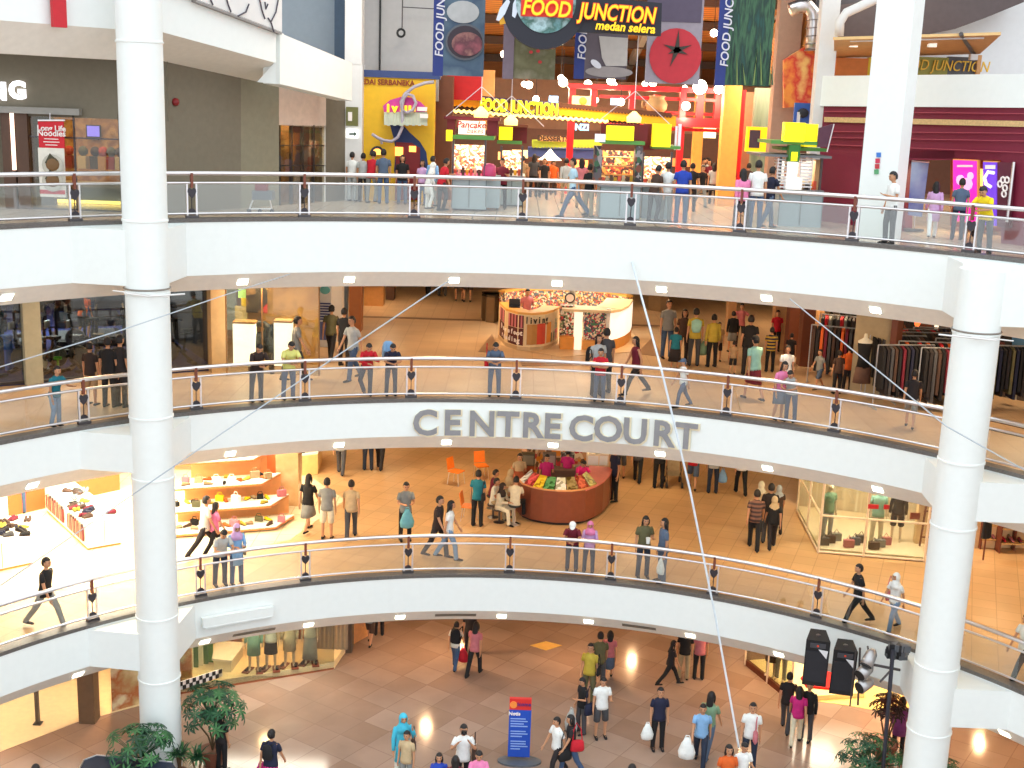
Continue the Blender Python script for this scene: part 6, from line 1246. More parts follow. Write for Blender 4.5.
for px, c_ in ((548, (120, 106, 100)), (566, (80, 74, 74)), (527, (90, 80, 60)), (600, (240, 220, 200)), (591, (250, 230, 200))):
    P = at_z(px, 494, L1); m = MB(); m.box((P.x, P.y, L1+1.2), (.42, .3, .4), M(c_, .4)); m.box((P.x, P.y-.16, L1+1.2), (.34, .02, .3), M(tuple(min(255, v+50) for v in c_), .3)); m.build('machine', t)
rear = [at_z(x, y, L1) for x, y in ((528, 486), (545, 478), (570, 476), (596, 480))]
m = MB(); wall_on(m, rear, 0, 1.25, .3, pattern_mat('packets', [(200, 160, 130), (190, 60, 70), (236, 220, 200), (110, 80, 60), (226, 150, 60)], 7, .5)); m.build('rear_shelf', t)
def chair(px, py, rz, label):
    P = at_z(px, py, L1); t = thing('plastic_chair', label, 'chair', P, rz, 'orange plastic chairs'); T = Matrix.Translation(P) @ Matrix.Rotation(rz, 4, 'Z'); OC = M((240, 130, 40), .4, name='orange_plastic')
    m = MB(T); m.box((0, 0, .45), (.42, .42, .03), OC); m.build('seat', t)
    m = MB(T); m.prism([(-.2, .2, .5), (.2, .2, .5), (.19, .27, .88), (-.19, .27, .88)], (0, .025, 0), OC); m.build('backrest', t)
    for a, b in ((-1, -1), (1, -1), (1, 1), (-1, 1)): m = MB(T); m.tube([(a*.17, b*.17, .45), (a*.2, b*.22, 0)], .013, STEEL, 5); m.build('leg', t)
chair(456, 484, R_(60), 'orange plastic chair standing alone left of the round counter'); chair(469, 520, R_(80), 'orange plastic chair behind the woman in teal'); chair(481, 478, R_(20), 'orange plastic chair at the back left of the round counter')
P = at_z(514, 524, L1); t = thing('bar_stool', 'chrome bar stool under the seated man at the round counter', 'stool', P); m = MB(); m.lathe(P, [(.2, 0), (.2, .02), (.03, .04), (.001, .04)], STEEL, 16); m.build('base', t); m = MB(); m.tube([P+Z*.03, P+Z*.56], .03, STEEL, 8); m.build('stem', t); m = MB(); m.lathe(P+Z*.56, [(.001, 0), (.18, 0), (.2, .03), (.18, .06), (.001, .06)], BLACK, 14); m.build('seat', t)
STOOLP = P

# ---- glass corner display, lowest gallery right
fA, fB, fC = at_z(818, 553, L1), at_z(924, 562, L1), at_z(797, 512, L1)
t = thing('glass_display', 'glazed corner shop window with mannequins and wooden frames, lowest gallery right', 'shop window', fA)
FR = M((238, 214, 184), .4, name='light_frame'); back = Vector((.6, 3.0, 0))
m = MB()
def bar(a, b, r=.035): m.tube([a, b], r, FR, 6)
for q in (fA, fB, fC, fA.lerp(fB, .43), fA.lerp(fC, .5)): bar(q, q+Z*3.2)
for h in (.05, 1.15, 3.2):
    bar(fA+Z*h, fB+Z*h); bar(fA+Z*h, fC+Z*h)
m.build('window_frame', t)
m = MB(); m.prism([fA, fB, fB+Vector((0, .015, 0)), fA+Vector((0, .015, 0))], (0, 0, 3.2), SHOPGLASS); m.prism([fC, fA, fA+Vector((.015, 0, 0)), fC+Vector((.015, 0, 0))], (0, 0, 3.2), SHOPGLASS); m.build('glass_pane', t)
m = MB(); m.prism([fA+Vector((.05, .05, 0)), fB+Vector((0, .05, 0)), fB+Vector((1.2, 3.5, 0)), fC+Vector((.05, .3, 0))], (0, 0, .12), M((240, 222, 190), .4, name='display_floor')); m.build('display_floor', t)
m = MB(); q0, q1 = fC+Vector((.2, .6, 0)), fB+Vector((1.0, 3.2, 0)); m.prism([q0, q1, q1+Vector((0, .15, 0)), q0+Vector((0, .15, 0))], (0, 0, 3.2), pattern_mat('beige_curtain', [(236, 222, 196), (214, 196, 166), (244, 236, 216)], 2.0, .8, stretch=(3, 3, .1), kind='noise')); m.build('backdrop', t)
area(((fA.x+fB.x)/2+.2, fA.y+.6, 6.9), 3, .8, 240, (1, .93, .8))
md = fA.lerp(fB, .25)+Vector((-.3, 1.0, .12)); mannequin(md, R_(20), 'mannequin in green top and grey trousers in the right shop window', 'green', 'lgrey', 1.75, tk='tee', bk='trousers')
md = fA.lerp(fB, .62)+Vector((0, .9, .12)); mannequin(md, R_(-10), 'mannequin in patterned green top and pale trousers in the right shop window', 'mint', 'cream', 1.8, tk='tee', bk='trousers')
md = fA.lerp(fB, .82)+Vector((.1, 1.3, .12)); mannequin(md, R_(-20), 'mannequin in black in the right shop window, nearest the column', 'black', 'dark', 1.75, tk='long', bk='shorts')
m = MB(); P = fA.lerp(fB, .47)+Vector((0, -.05, 1.55)); m.box(P, (.3, .02, .13), M((206, 30, 40), .5)); m.box(P+Vector((.38, 0, 0)), (.16, .02, .13), M((206, 30, 40), .5)); t2 = tag(m.build('red_notice'), 'small red notice stuck on the right shop window', 'notice')
rn = random.Random(11)
for i in range(9):
    q = fA.lerp(fB, .08+.08*i)+Vector((0, .4+.25*(i % 3), .12)); m = MB(Matrix.Translation(q)); cm = cmat(['dgrey', 'brown', 'grey', 'rose', 'bluegrey'][i % 5], 'leather'); m.box((0, 0, .12), (.3, .14, .22), cm); m.tube([(-.09, 0, .22), (0, 0, .36), (.09, 0, .22)], .012, cm, 5); tag(m.build('handbag'), 'handbag on the floor of the right shop window', 'handbag', 'handbags in the right shop window')
t = thing('wood_rack', 'dark wooden ladder rack right of the glass shop window', 'rack', at_z(922, 545, L1)); P = at_z(924, 550, L1); m = MB(); [m.tube([P+Vector((x, 0, 0)), P+Vector((x+.1, 0, 2.0))], .03, BROWN, 6) for x in (-.15, .2)]; [m.tube([P+Vector((-.13, 0, z)), P+Vector((.27, 0, z))], .025, BROWN, 6) for z in (.4, .8, 1.2, 1.6, 1.9)]; m.build('ladder_frame', t)
t = thing('notice_board', 'small red brown notice on a wall beside the ladder rack', 'notice', at_z(914, 540, L1)); m = MB(); P = at_y(915, 516, fB.y+1.0); m.box(P, (.28, .04, .2), M((170, 70, 60), .5)); m.build('board', t)
m = MB(); q0, q1 = fB+Vector((.1, 1.2, 0)), fB+Vector((4.6, 1.6, 0)); m.prism([q0, q1, q1+Vector((0, .2, 0)), q0+Vector((0, .2, 0))], (0, 0, 3.2), M((240, 206, 156), .6, name='cream_shop_wall')); m.build('wall_right', kind='structure')
# shop beyond the right column
for i, (px, py) in enumerate(((995, 548), (1014, 552))):
    P = at_z(px, py, L1); t = thing('shoe_shelf', ['wooden wall shelf with pale shoes just right of the right column', 'wooden wall shelf with red shoes at the right picture edge'][i], 'shelf', P)
    m = MB(); [m.box((P.x, P.y, L1+z), (1.0, .35, .04), M((206, 160, 100), .5)) for z in (.3, .75, 1.2)]; m.build('shelf_board', t); [MB().box((P.x+s*.5, P.y, L1+.7), (.04, .35, 1.4), BROWN).build('side_panel', t) for s in (-1, 1)]
    for z in (.34, .79):
        for k in range(4): shoe_thing(Vector((P.x-.36+k*.24, P.y, L1+z)), 0, [['white', 'rose', 'khaki', 'tan'], ['red', 'rose', 'maroon', 'white']][i][k], f'shoe on the wall shelf {["just right of the right column", "at the right picture edge"][i]}', f'shoes on the {["left", "right"][i]} wall shelf')
P = at_z(983, 560, L1); t = thing('dark_coat_stand', 'dark coat hanging on a stand just right of the right column', 'coat stand', P); m = MB(); m.tube([P, P+Z*1.7], .025, BROWN, 6); m.build('pole', t); m = MB(); m.tube([P+Z*1.6, P+Z*1.2, P+Z*.7], [(.1, .06), (.2, .1), (.24, .12)], cmat('black'), 10); m.build('coat', t)

# ================================================================== ground floor
def pane_front(): pass
# left shop, bright interior
a0, a1, a2 = at_z(0, 752, 0), at_z(78, 722, 0), at_z(150, 703, 0)
m = MB(); m.prism([at_z(-60, 775, 0), a0, a1, a2, a2+Vector((-2, 6, 0)), at_z(-60, 700, 0)+Vector((-3, 4, 0))], (0, 0, .012), M((240, 218, 176), .35, var=.05, name='cream_shop_floor')); m.build('floor', kind='structure')
m = MB(); q = a1+Vector((-9, 3.2, 0)); m.prism([q, a2+Vector((1.5, 4, 0)), a2+Vector((1.5, 4.2, 0)), q+Vector((0, .2, 0))], (0, 0, 2.35), M((240, 220, 168), .6, name='cream_wall')); m.build('wall_left', kind='structure')
area((a1.x-2.5, a1.y+1.0, 2.25), 4, 2, 45, (1, .94, .8)); area((a1.x-5, a1.y-.3, 2.25), 3, 2, 25, (1, .94, .8))
P = at_z(87, 724, 0); m = MB(); m.box((P.x, P.y+.2, 1.2), (.42, .4, 2.4), M((116, 92, 70), .5, name='brown_stone')); m.build('pillar', kind='structure')
t = thing('floor_post', 'slim dark post standing in the bright shop at lower left', 'post', at_z(38, 724, 0)); P = at_z(38, 724, 0); m = MB(); m.box(P+Z*1.1, (.09, .09, 2.2), DARKST); m.build('shaft', t); m = MB(); m.box(P+Z*.02, (.2, .2, .04), DARKST); m.build('foot', t)
m = MB(); c0, c1 = a1+Vector((.7, .6, 0)), a2+Vector((.9, .9, 0)); m.prism([c0, c1, c1+Vector((0, .1, 0)), c0+Vector((0, .1, 0))], (0, 0, 2.35), pattern_mat('mural_wall', [(226, 206, 160), (200, 170, 120), (190, 110, 60), (236, 220, 180)], 1.6, .6, kind='noise')); m.build('wall_left', kind='structure')
# mannequin window
w0, w1, w2 = at_z(180, 694, 0), at_z(334, 669, 0), at_z(342, 657, 0)
w0b = at_z(160, 672, 0)
t = thing('display_platform', 'cream shop window platform carrying four mannequins, ground floor left', 'platform', w0)
bd = Vector((.3, 2.6, 0))
m = MB(); m.prism([w0, w1, w2, w2+Vector((.2, 1.0, 0)), w0+bd+Vector((-1, 0, 0))], (0, 0, .22), M((248, 226, 176), .45, name='cream_platform')); m.build('platform_body', t)
m = MB(); m.prism([w0+Vector((0, -.02, 0)), w1+Vector((0, -.02, 0)), w1, w0], (0, 0, .05), M((150, 84, 50), .5)); m.build('wood_edge', t)
m = MB(); m.prism([w0, w1, w1+Vector((0, .015, 0)), w0+Vector((0, .015, 0))], (0, 0, 2.35), SHOPGLASS); m.build('glass_pane', t)
q0, q1 = w0+bd, w2+Vector((-.3, 1.1, 0))
m = MB(); m.prism([q0+Vector((-1, -.1, 0)), q1, q1+Vector((0, .15, 0)), q0+Vector((-1, .1, 0))], (0, 0, 2.35), pattern_mat('shop_backdrop', [(206, 170, 120), (190, 90, 50), (226, 200, 150), (120, 70, 50), (214, 120, 60)], 1.6, .6, stretch=(2, 2, .5))); m.build('wall_left', kind='structure')
area(((w0.x+w1.x)/2, w0.y+.35, 2.28), 4, .5, 120, (1, .93, .76))
for i, px in enumerate((254, 271, 289.5, 310)):
    P = at_z(px, (671, 669.5, 666.5, 664)[i]-1, .22); lab = ['mannequin in pale green dress, leftmost of four in the window', 'mannequin in black skirt, second from left in the window', 'mannequin in cream dress, third from left in the window', 'mannequin in long grey dress, rightmost of four in the window'][i]
    t = mannequin(P, R_(5), lab, ['mint', 'white', 'cream', 'offwhite'][i], ['mint', 'black', 'cream', 'lgrey'][i], 1.72, tk=['tunic', 'tee', 'tunic', 'tee'][i], bk=['skirt', 'skirt', 'skirt', 'long_skirt'][i])
    for s in (-1, 1):
        m = MB(Matrix.Translation(P+Vector((s*.16-.0, -.05, 0))) @ Matrix.Rotation(s*.25, 4, 'Z')); m.box((0, 0, .015), (.2, .42, .03), BROWN); m.box((s*.02, 0, .05), (.07, .24, .05), cmat('dark')); tag(m.build('shoe_stand'), 'small dark shoe board at the feet of a window mannequin', 'shoe board', 'shoe boards in the window')
t = thing('white_bench', 'white slanted display bench left of the window mannequins', 'bench', at_z(225, 676, .2)); P = [at_z(x, y, .22) for x, y in ((212, 672), (232, 674), (246, 655), (216, 654))]; m = MB(); m.prism([p+Z*.35 for p in P], (0, 0, .06), M((246, 240, 222), .4)); m.build('bench_top', t); m = MB(); c = sum(P, Vector())/4; m.prism([c+(p-c)*.85 for p in P], (0, 0, .35), M((232, 222, 196), .5)); m.build('bench_body', t)
t = thing('ribbon_curtain', 'green and white ribbon curtain behind the plants, ground floor left', 'curtain', at_z(200, 668, 0))
for i, (px, c_) in enumerate(((183, (190, 200, 130)), (188, (240, 238, 214)), (193, (60, 110, 50)), (198, (240, 236, 210)), (203, (70, 120, 50)), (208, (90, 140, 60)))):
    P = at_z(px, 676-(px-183)*.35, .2); m = MB(); m.box((P.x, P.y+.3, 1.1+.1*(i % 3)), (.15, .05, 2.2), M(c_, .7)); m.build('ribbon', t)
t = thing('check_strip', 'black and white chequered strip along the left window edge', 'strip', at_z(200, 688, 0)); ca, cb = at_z(176, 692, .3), at_z(222, 677, .3)
for r_ in range(2):
    m = MB()
    for i in range(14):
        if (i+r_) % 2 == 0: q0_, q1_ = ca.lerp(cb, i/14), ca.lerp(cb, (i+1)/14); m.prism([q0_+Z*(.12*r_), q1_+Z*(.12*r_), q1_+Z*(.12*r_+.12), q0_+Z*(.12*r_+.12)], (0, .03, 0), BLACK)
    m.build('black_checks', t)
m = MB(); m.prism([ca+Vector((0, .035, 0)), cb+Vector((0, .035, 0)), cb+Vector((0, .035, .24)), ca+Vector((0, .035, .24))], (0, .03, 0), WT); m.build('white_backing', t)
t = thing('grey_curtain', 'grey draped curtain closing the right end of the mannequin window', 'curtain', w1)
m = MB()
for i in range(9): q = w1+Vector((-.75+.12*i, .9, 0)); m.tube([q+Z*.22, q+Z*2.35], .075, M((150, 132, 110), .8, name='grey_drape'), 8)
m.build('drape', t)
P = at_z(345, 655, 0); m = MB(); m.box((P.x, P.y+.4, 1.2), (.35, .5, 2.4), M((96, 80, 66), .5)); m.build('pillar', kind='structure')
m = MB(); q0, q1 = at_z(352, 645, 0), at_z(368, 636, 0); m.prism([q0, q1, q1+Vector((0, .2, 0)), q0+Vector((0, .2, 0))], (0, 0, 2.3), M((236, 170, 110), .6)); m.build('wall_left', kind='structure')
# right window and shops on the ground floor
r0, r1, rb = at_z(745, 665, 0), at_z(790, 702, 0), at_z(836, 662, 0)
t = thing('glass_display', 'glazed window with legs of mannequins, ground floor right', 'shop window', r0)
m = MB(); m.prism([r0, r1, r1+Vector((.1, 0, 0)), r0+Vector((.1, 0, 0))], (0, 0, .18), BROWN); m.build('sill', t)
m = MB(); m.prism([r0, r1, r1+Vector((.015, 0, 0)), r0+Vector((.015, 0, 0))], (0, 0, 2.3), SHOPGLASS); m.build('glass_pane', t)
m = MB(); [m.tube([q, q+Z*2.3], .03, FR, 6) for q in (r0, r0.lerp(r1, .5), r1)]; m.build('window_frame', t)
m = MB(); m.prism([r0+Vector((.1, 0, 0)), r1+Vector((.1, 0, 0)), r1+Vector((2.2, .4, 0)), r0+Vector((3.2, .8, 0))], (0, 0, .16), M((250, 226, 160), .4)); m.build('display_floor', t)
m = MB(); m.prism([r0+Vector((1.4, .3, 0)), r1+Vector((.7, 2.6, 0)), r1+Vector((.75, 2.7, 0)), r0+Vector((1.5, .4, 0))], (0, 0, 2.35), M((240, 210, 160), .6)); m.build('backdrop', t)
for i, (px, py) in enumerate(((770, 676), (780, 680))):
    mannequin(at_z(px, py, .18), R_(-40), ['mannequin in beige skirt in the ground floor right window', 'mannequin in grey trousers in the ground floor right window'][i], 'beige', ['brown', 'grey'][i], 1.7, tk='tee', bk=['skirt', 'trousers'][i])
area((r1.x+1.0, r1.y+1.2, 2.28), 1.6, 1.6, 80, (1, .9, .7))
t = thing('stage_carpet', 'red carpet square before the bright shop under the speakers', 'carpet', at_z(835, 694, 0))
m = MB(); hpoly(m, [(800, 684), (812, 676), (850, 680), (848, 697), (806, 693)], .0, .22, M((200, 24, 20), .9, name='red_carpet')); m.build('carpet', t)
m = MB(); m.prism([at_z(x, y, 0) for x, y in ((806, 700), (850, 706), (905, 716), (930, 700), (905, 672), (812, 668))], (0, 0, .015), M((250, 214, 130), .4, name='yellow_shop_floor')); m.build('floor', kind='structure')
P = at_z(860, 680, 0); area((P.x, P.y, 2.25), 3, 2.5, 130, (1, .88, .6))
# framed things lower right
m = MB(); q0, q1 = at_z(885, 694, 0), at_z(960, 712, 0); m.prism([q0+Vector((0, 1.5, 0)), q1+Vector((0, 1.5, 0)), q1+Vector((0, 1.7, 0)), q0+Vector((0, 1.7, 0))], (0, 0, 2.3), M((220, 130, 90), .6)); m.build('wall_right', kind='structure')

m = MB(); hpoly(m, [(530, 645.5), (546, 641.5), (562, 645.5), (546, 650.5)], .002, .01, M((236, 190, 100), .3, name='inlay_gold')); m.build('trim_16', kind='structure')
# ---- totem sign
P = at_z(519, 761, 0); t = thing('totem_sign', 'tall blue information board with a red head on the ground floor', 'sign', P); YT = P.y-.1
BL, RDT = M((24, 76, 184), .5, var=.03, name='board_blue'), M((216, 44, 40), .5, name='board_red')
zt = lambda py: at_y(519, py, YT).z
def tb(nm_, x0, x1, y0, y1, mat, dy=0, d=.1): m = MB(); pxbox(m, x0, x1, y0, y1, YT+dy, d, mat); m.build(nm_, t)
tb('blue_board', 508.5, 530.5, 710, 757, BL); tb('red_head', 509.5, 531.5, 699, 710, RDT)
m = MB(); m.lathe(Vector((at_y(519.5, 757, YT).x, YT+.05, 0)), [(.55, 0), (.55, .05), (.1, .09), (.001, .09)], M((110, 116, 124), .4, .5), 24, T=Matrix.Scale(.5, 3, Vector((0, 1, 0)))); m.build('oval_base', t)
m = MB()
for i in range(13):
    if i in (4, 8): continue
    w_ = [8, 9, 7, 9, 0, 8, 9, 6, 0, 8, 8, 9, 5][i]; pxbox(m, 510.5, 510.5+w_*2*.95, 718.5+i*2.5, 719.4+i*2.5, YT-.01, .02, M((150, 180, 230), .5, var=0, name='small_text'))
m.build('text_lines', t)
m = MB(); add_text(m, 'Notis', at_y(514.5, 713.8, YT-.01), XR, Z, .13, WT, ext=.006, bold=.004); m.build('lettering', t)
m = MB(); add_text(m, 'welcome', at_y(521, 704.5, YT-.01), XR, Z, .14, M((90, 40, 110), .5, var=0), ext=.006, bold=.003); m.build('lettering', t)
m = MB(); disc(m, 513.5, 705, YT-.02, .09, .09, M((240, 140, 60), .5)); m.build('round_mark', t)

# ---- loudspeakers and stage lights
def speaker(px, ptop, pbot, label):
    D_ = 27.3; c = at_y(px, (ptop+pbot)/2, D_); h = (at_y(px, ptop, D_).z-at_y(px, pbot, D_).z)*.93; t = thing('loudspeaker', label, 'loudspeaker', c-Z*h/2)
    Rm = Matrix.Rotation(R_(-12), 3, 'Z') @ Matrix.Rotation(R_(10), 3, 'X'); BX = M((26, 26, 30), .6, name='speaker_black')
    w_ = .56; m = MB(); f = [Vector((-w_/2, -.25, -h/2)), Vector((w_/2, -.25, -h/2)), Vector((w_/2, -.25, h/2)), Vector((-w_/2, -.25, h/2))]; b = [Vector((-w_/2+.1, .25, -h/2)), Vector((w_/2-.1, .25, -h/2)), Vector((w_/2-.1, .25, h/2)), Vector((-w_/2+.1, .25, h/2))]
    m.add([c+Rm@p for p in f+b], [(0, 1, 2, 3), (5, 4, 7, 6), (1, 5, 6, 2), (4, 0, 3, 7), (3, 2, 6, 7), (4, 5, 1, 0)], BX); m.build('cabinet', t)
    m = MB(); m.box(c+Rm@Vector((0, -.265, -.08)), (w_-.06, .02, h-.42), M((40, 40, 46), .8, name='speaker_grille'), R=Rm); m.build('grille', t)
    m = MB(); m.box(c+Rm@Vector((0, -.265, h/2-.13)), (w_-.2, .02, .12), M((70, 70, 76), .5), R=Rm); m.ball(c+Rm@Vector((0, -.27, h/2-.13)), (.03, .02, .03), M((220, 60, 30), .5), 8, 6); m.build('horn', t)
    m = MB(); m.prism([c+Rm@Vector((.02, -.28, .42)), c+Rm@Vector((.24, -.28, .40)), c+Rm@Vector((.22, -.28, .18))], Rm@Vector((0, -.01, 0)), M((226, 226, 230), .5)); m.build('white_badge', t)
    m = MB(); m.ball(c+Rm@Vector((0, 0, h/2)), (.06, .06, .02), DARKST); m.build('hanging_eye', t)
    return c
c1 = speaker(816, 631, 684, 'black loudspeaker hung before the lowest balcony, left of the pair'); c2 = speaker(843, 641, 693, 'black loudspeaker hung before the lowest balcony, right of the pair')
t = thing('lighting_truss', 'dark upright truss pole with cross arms beside the right column', 'truss', at_z(903, 768, 0)); yb_ = 26.3
m = MB(); m.tube([at_y(893, 650, yb_), (at_y(888, 735, yb_).x, yb_, 0.0)], .05, M((70, 72, 84), .4, .6), 8); m.build('upright_pole', t)
m = MB(); m.tube([at_y(860, 662, yb_), at_y(900, 670, yb_)], .035, DARKST, 6); m.tube([at_y(860, 648, yb_), at_y(858, 705, yb_+.2)], .025, DARKST, 6); m.tube([at_y(856, 650, yb_), at_y(850, 706, yb_+.2)], .02, DARKST, 6); m.tube([at_y(880, 682, yb_), at_y(893, 668, yb_)], .025, DARKST, 6); m.build('cross_arm', t)
m = MB()
for k in range(12): m.box(at_y(905-k % 4*3.5, 648+k//4*6, yb_+.1)+Vector((0, .03*k, 0)), (.2, .2, .16), BK if k % 2 else GR_, rz=k)
m.build('clamp_cluster', t)
for i, (px, py, dx, dz, nm_) in enumerate(((870, 657, -.35, -.55, 'top'), (866, 670, -.5, -.25, 'middle'), (866, 684, -.55, -.15, 'lowest'))):
    c = at_y(px, py, yb_-.15); t = thing('stage_light', f'silver stage spotlight can beside the speakers, {nm_} of three', 'spotlight', c); d = Vector((dx, -.35, dz)).normalized()
    m = MB(); m.tube([c+d*.22, c+d*.05, c-d*.1, c-d*.2], [.15, .145, .13, .06], M((176, 172, 172), .3, .8, name='silver_can'), 14, cap=True); m.build('can', t, True)
    m = MB(); m.tube([c+d*.221, c+d*.235], .135, BLACK, 14); m.build('lens', t); m = MB(); m.tube([c+Vector((0, .05, .0)), c+Vector((0, .25, .15))], .025, DARKST, 6); m.build('yoke', t)

# ---- strung cables
def cable(label, pts, r, mat=None, name='cable'):
    m = MB(); m.tube(pts, r, mat or M((176, 184, 192), .5, name='cable_grey'), 6); tag(m.build(name), label, 'cable')
cable('thin grey cable rising from lower left to the top balcony, crossing the left column', [at_y(-60, 627, 24.0), at_y(218, 436, 25.6), at_y(444, 284, 27.6), at_ring(452, 279, RR-.02)], .016)
cable('thin grey cable crossing the left column at the gym level', [at_y(-40, 379, 24), at_y(122, 330, 25.2), at_y(222, 296, 25.9), at_ring(290, 274, RR-.02)], .013)
cable('thin grey cable running down right from the top balcony to the right edge', [at_ring(790, 299, RR-.02),  at_y(946, 426, 24.5), at_y(1060, 490, 23.5)], .015)
cable('white rope hanging down from the top balcony to the woman below', [at_ring(632, 262, RR-.03), at_y(662, 372, 27.9), at_y(690, 490, 27.4), at_y(716, 620, 26.9), (at_z(739, 748, 1.5))], .028, M((206, 214, 222), .6, name='white_rope'), 'rope')
for (px, py, k_, nm_) in ((148, 291, 'l', 'left'), (977, 334, 'r', 'right')):
    x, y = COLT[k_]; z = at_y(px, py, y-.5).z; m = MB(); m.lathe((x, y, z), [(.50, -.02), (.52, 0), (.50, .02), (.49, 0)], M((130, 120, 110), .5), 28); s = 1 if k_ == 'l' else -1; m.tube([(x-.3, y-.55, z-.06), (x+.2, y-.62, z-.1), (x+s*1.0, y-.6, z-.02)], .02, WALLW, 5); m.tube([(x-.6, y-.5, z-.02), (x+.6, y-.5, z-.12)], .015, WALLW, 5); tag(m.build('wire_tie'), f'wire tied round the {nm_} column with loose ends', 'wire')
# dark stage box at the lower left
q = [at_z(x, y, 1.1) for x, y in ((84, 762), (97, 757), (172, 764), (192, 790), (70, 790))]
t = thing('stage_booth', 'dark blue covered booth at the lower left picture edge', 'booth', at_z(120, 790, 0)); m = MB(); m.prism([Vector((p.x, p.y, 0)) for p in q], (0, 0, 1.05), M((40, 48, 70), .6, name='navy_cloth')); m.build('booth_body', t); m = MB(); m.prism(q, (0, 0, .04), M((36, 44, 62), .5, name='navy_top')); m.build('booth_top', t); m = MB(); m.tube([p+Z*.05 for p in (q[4], q[0], q[1], q[2])], .02, STEEL, 6); m.build('metal_edge', t)

# ---- plants
LEAF = [M((34, 84, 50), .5, name='leaf_green'), M((24, 64, 40), .5, name='leaf_dark'), M((60, 112, 62), .5, name='leaf_light')]
def umbrella_plant(P, r, h, label, seed, n=46, mats=None, name='umbrella_plant', leaf=.20):
    rnd = random.Random(seed); t = thing(name, label, 'plant', P); mats = mats or LEAF
    m = MB(); m.lathe(P, [(.22, 0), (.3, .3), (.32, .42), (.27, .42), (.001, .38)], M((120, 70, 50), .6, name='clay_pot'), 16); m.build('pot', t)
    st = MB(); lf = MB()
    for k in range(4): a = k*1.6; st.tube([P+Z*.38, P+Vector((.1*math.cos(a), .1*math.sin(a), h*.5)), P+Vector((r*.5*math.cos(a), r*.5*math.sin(a), h*.85))], .022, M((92, 74, 50), .7), 5)
    for i in range(n):
        a, e = rnd.uniform(0, 2*PI), rnd.uniform(-.35, 1.0); rr = r*(rnd.random()**.4); c = P+Vector((rr*math.cos(a)*math.cos(e*1.2), rr*math.sin(a)*math.cos(e*1.2), h+r*.62*math.sin(e*1.3)))
        st.tube([P+Vector((0, 0, h*.8)), c], .007, mats[0], 4); mt = rnd.choice(mats); up = (c-(P+Z*(h-.5))).normalized(); u = up.orthogonal().normalized(); v = up.cross(u); k0 = rnd.uniform(0, 1)
        for j in range(7):
            q = k0+2*PI*j/7; d = (u*math.cos(q)+v*math.sin(q)); s_ = up.cross(d); L_ = leaf*rnd.uniform(.85, 1.15); dr = -up*.35
            lf.add([c, c+d*L_*.35+s_*L_*.13+dr*L_*.15, c+d*L_*.75+s_*L_*.12+dr*L_*.5, c+d*L_+dr*L_*.9, c+d*L_*.75-s_*L_*.12+dr*L_*.5, c+d*L_*.35-s_*L_*.13+dr*L_*.15], [(0, 1, 2, 3), (0, 3, 4, 5)], mt)
    st.build('stems', t); lf.build('foliage', t, kind='stuff')
def PL(px, py): return at_z(px, py, 0)
umbrella_plant(PL(213, 764), .95, 1.50, 'tall green umbrella plant right of the left column base', 1, 70)
umbrella_plant(PL(142, 800), .85, 1.35, 'green umbrella plant in front of the left column base', 2, 60)
umbrella_plant(PL(868, 800), .90, 1.1, 'green umbrella plant at the foot of the lighting truss', 3, 80, leaf=.16)
umbrella_plant(PL(942, 822), .5, 1.3, 'small green plant in front of the right column base', 4, 26, leaf=.16)
umbrella_plant(PL(884, 758), .45, 1.5, 'dark bronze leaved plant beside the lighting truss', 5, 40, mats=[M((70, 30, 24), .6, name='bronze_leaf'), M((46, 24, 20), .6, name='dark_bronze')], name='bronze_plant')
def spiky(P, h, label, seed):
    rnd = random.Random(seed); t = thing('spiky_plant', label, 'plant', P, group='spiky plants by the left column'); m = MB(); m.lathe(P, [(.16, 0), (.2, .25), (.17, .25), (.001, .22)], M((120, 70, 50), .6, name='clay_pot'), 12); m.build('pot', t); m = MB()
    for k in range(3): m.tube([P+Z*.2, P+Vector((rnd.uniform(-.12, .12), rnd.uniform(-.1, .1), h*.6))], .025, M((120, 92, 60), .7), 5)
    m.build('stems', t); m = MB()
    for k in range(42):
        a, e = rnd.uniform(0, 2*PI), rnd.uniform(-.2, 1.3); d = Vector((math.cos(a)*math.cos(e), math.sin(a)*math.cos(e), math.sin(e))); s_ = Vector((-d.y, d.x, 0)).normalized()*.022; c = P+Vector((rnd.uniform(-.1, .1), 0, h*.62)); L_ = rnd.uniform(.3, .48)
        m.add([c-s_, c+s_, c+d*L_*.6+s_, c+d*L_-Z*.08, c+d*L_*.6-s_], [(0, 1, 2, 3, 4)], LEAF[k % 3])
    m.build('foliage', t, kind='stuff')
spiky(PL(180, 780), 1.1, 'spiky leaved plant between the umbrella plant and the column base', 1); spiky(PL(198, 784), 1.15, 'spiky leaved plant under the tall umbrella plant', 2)
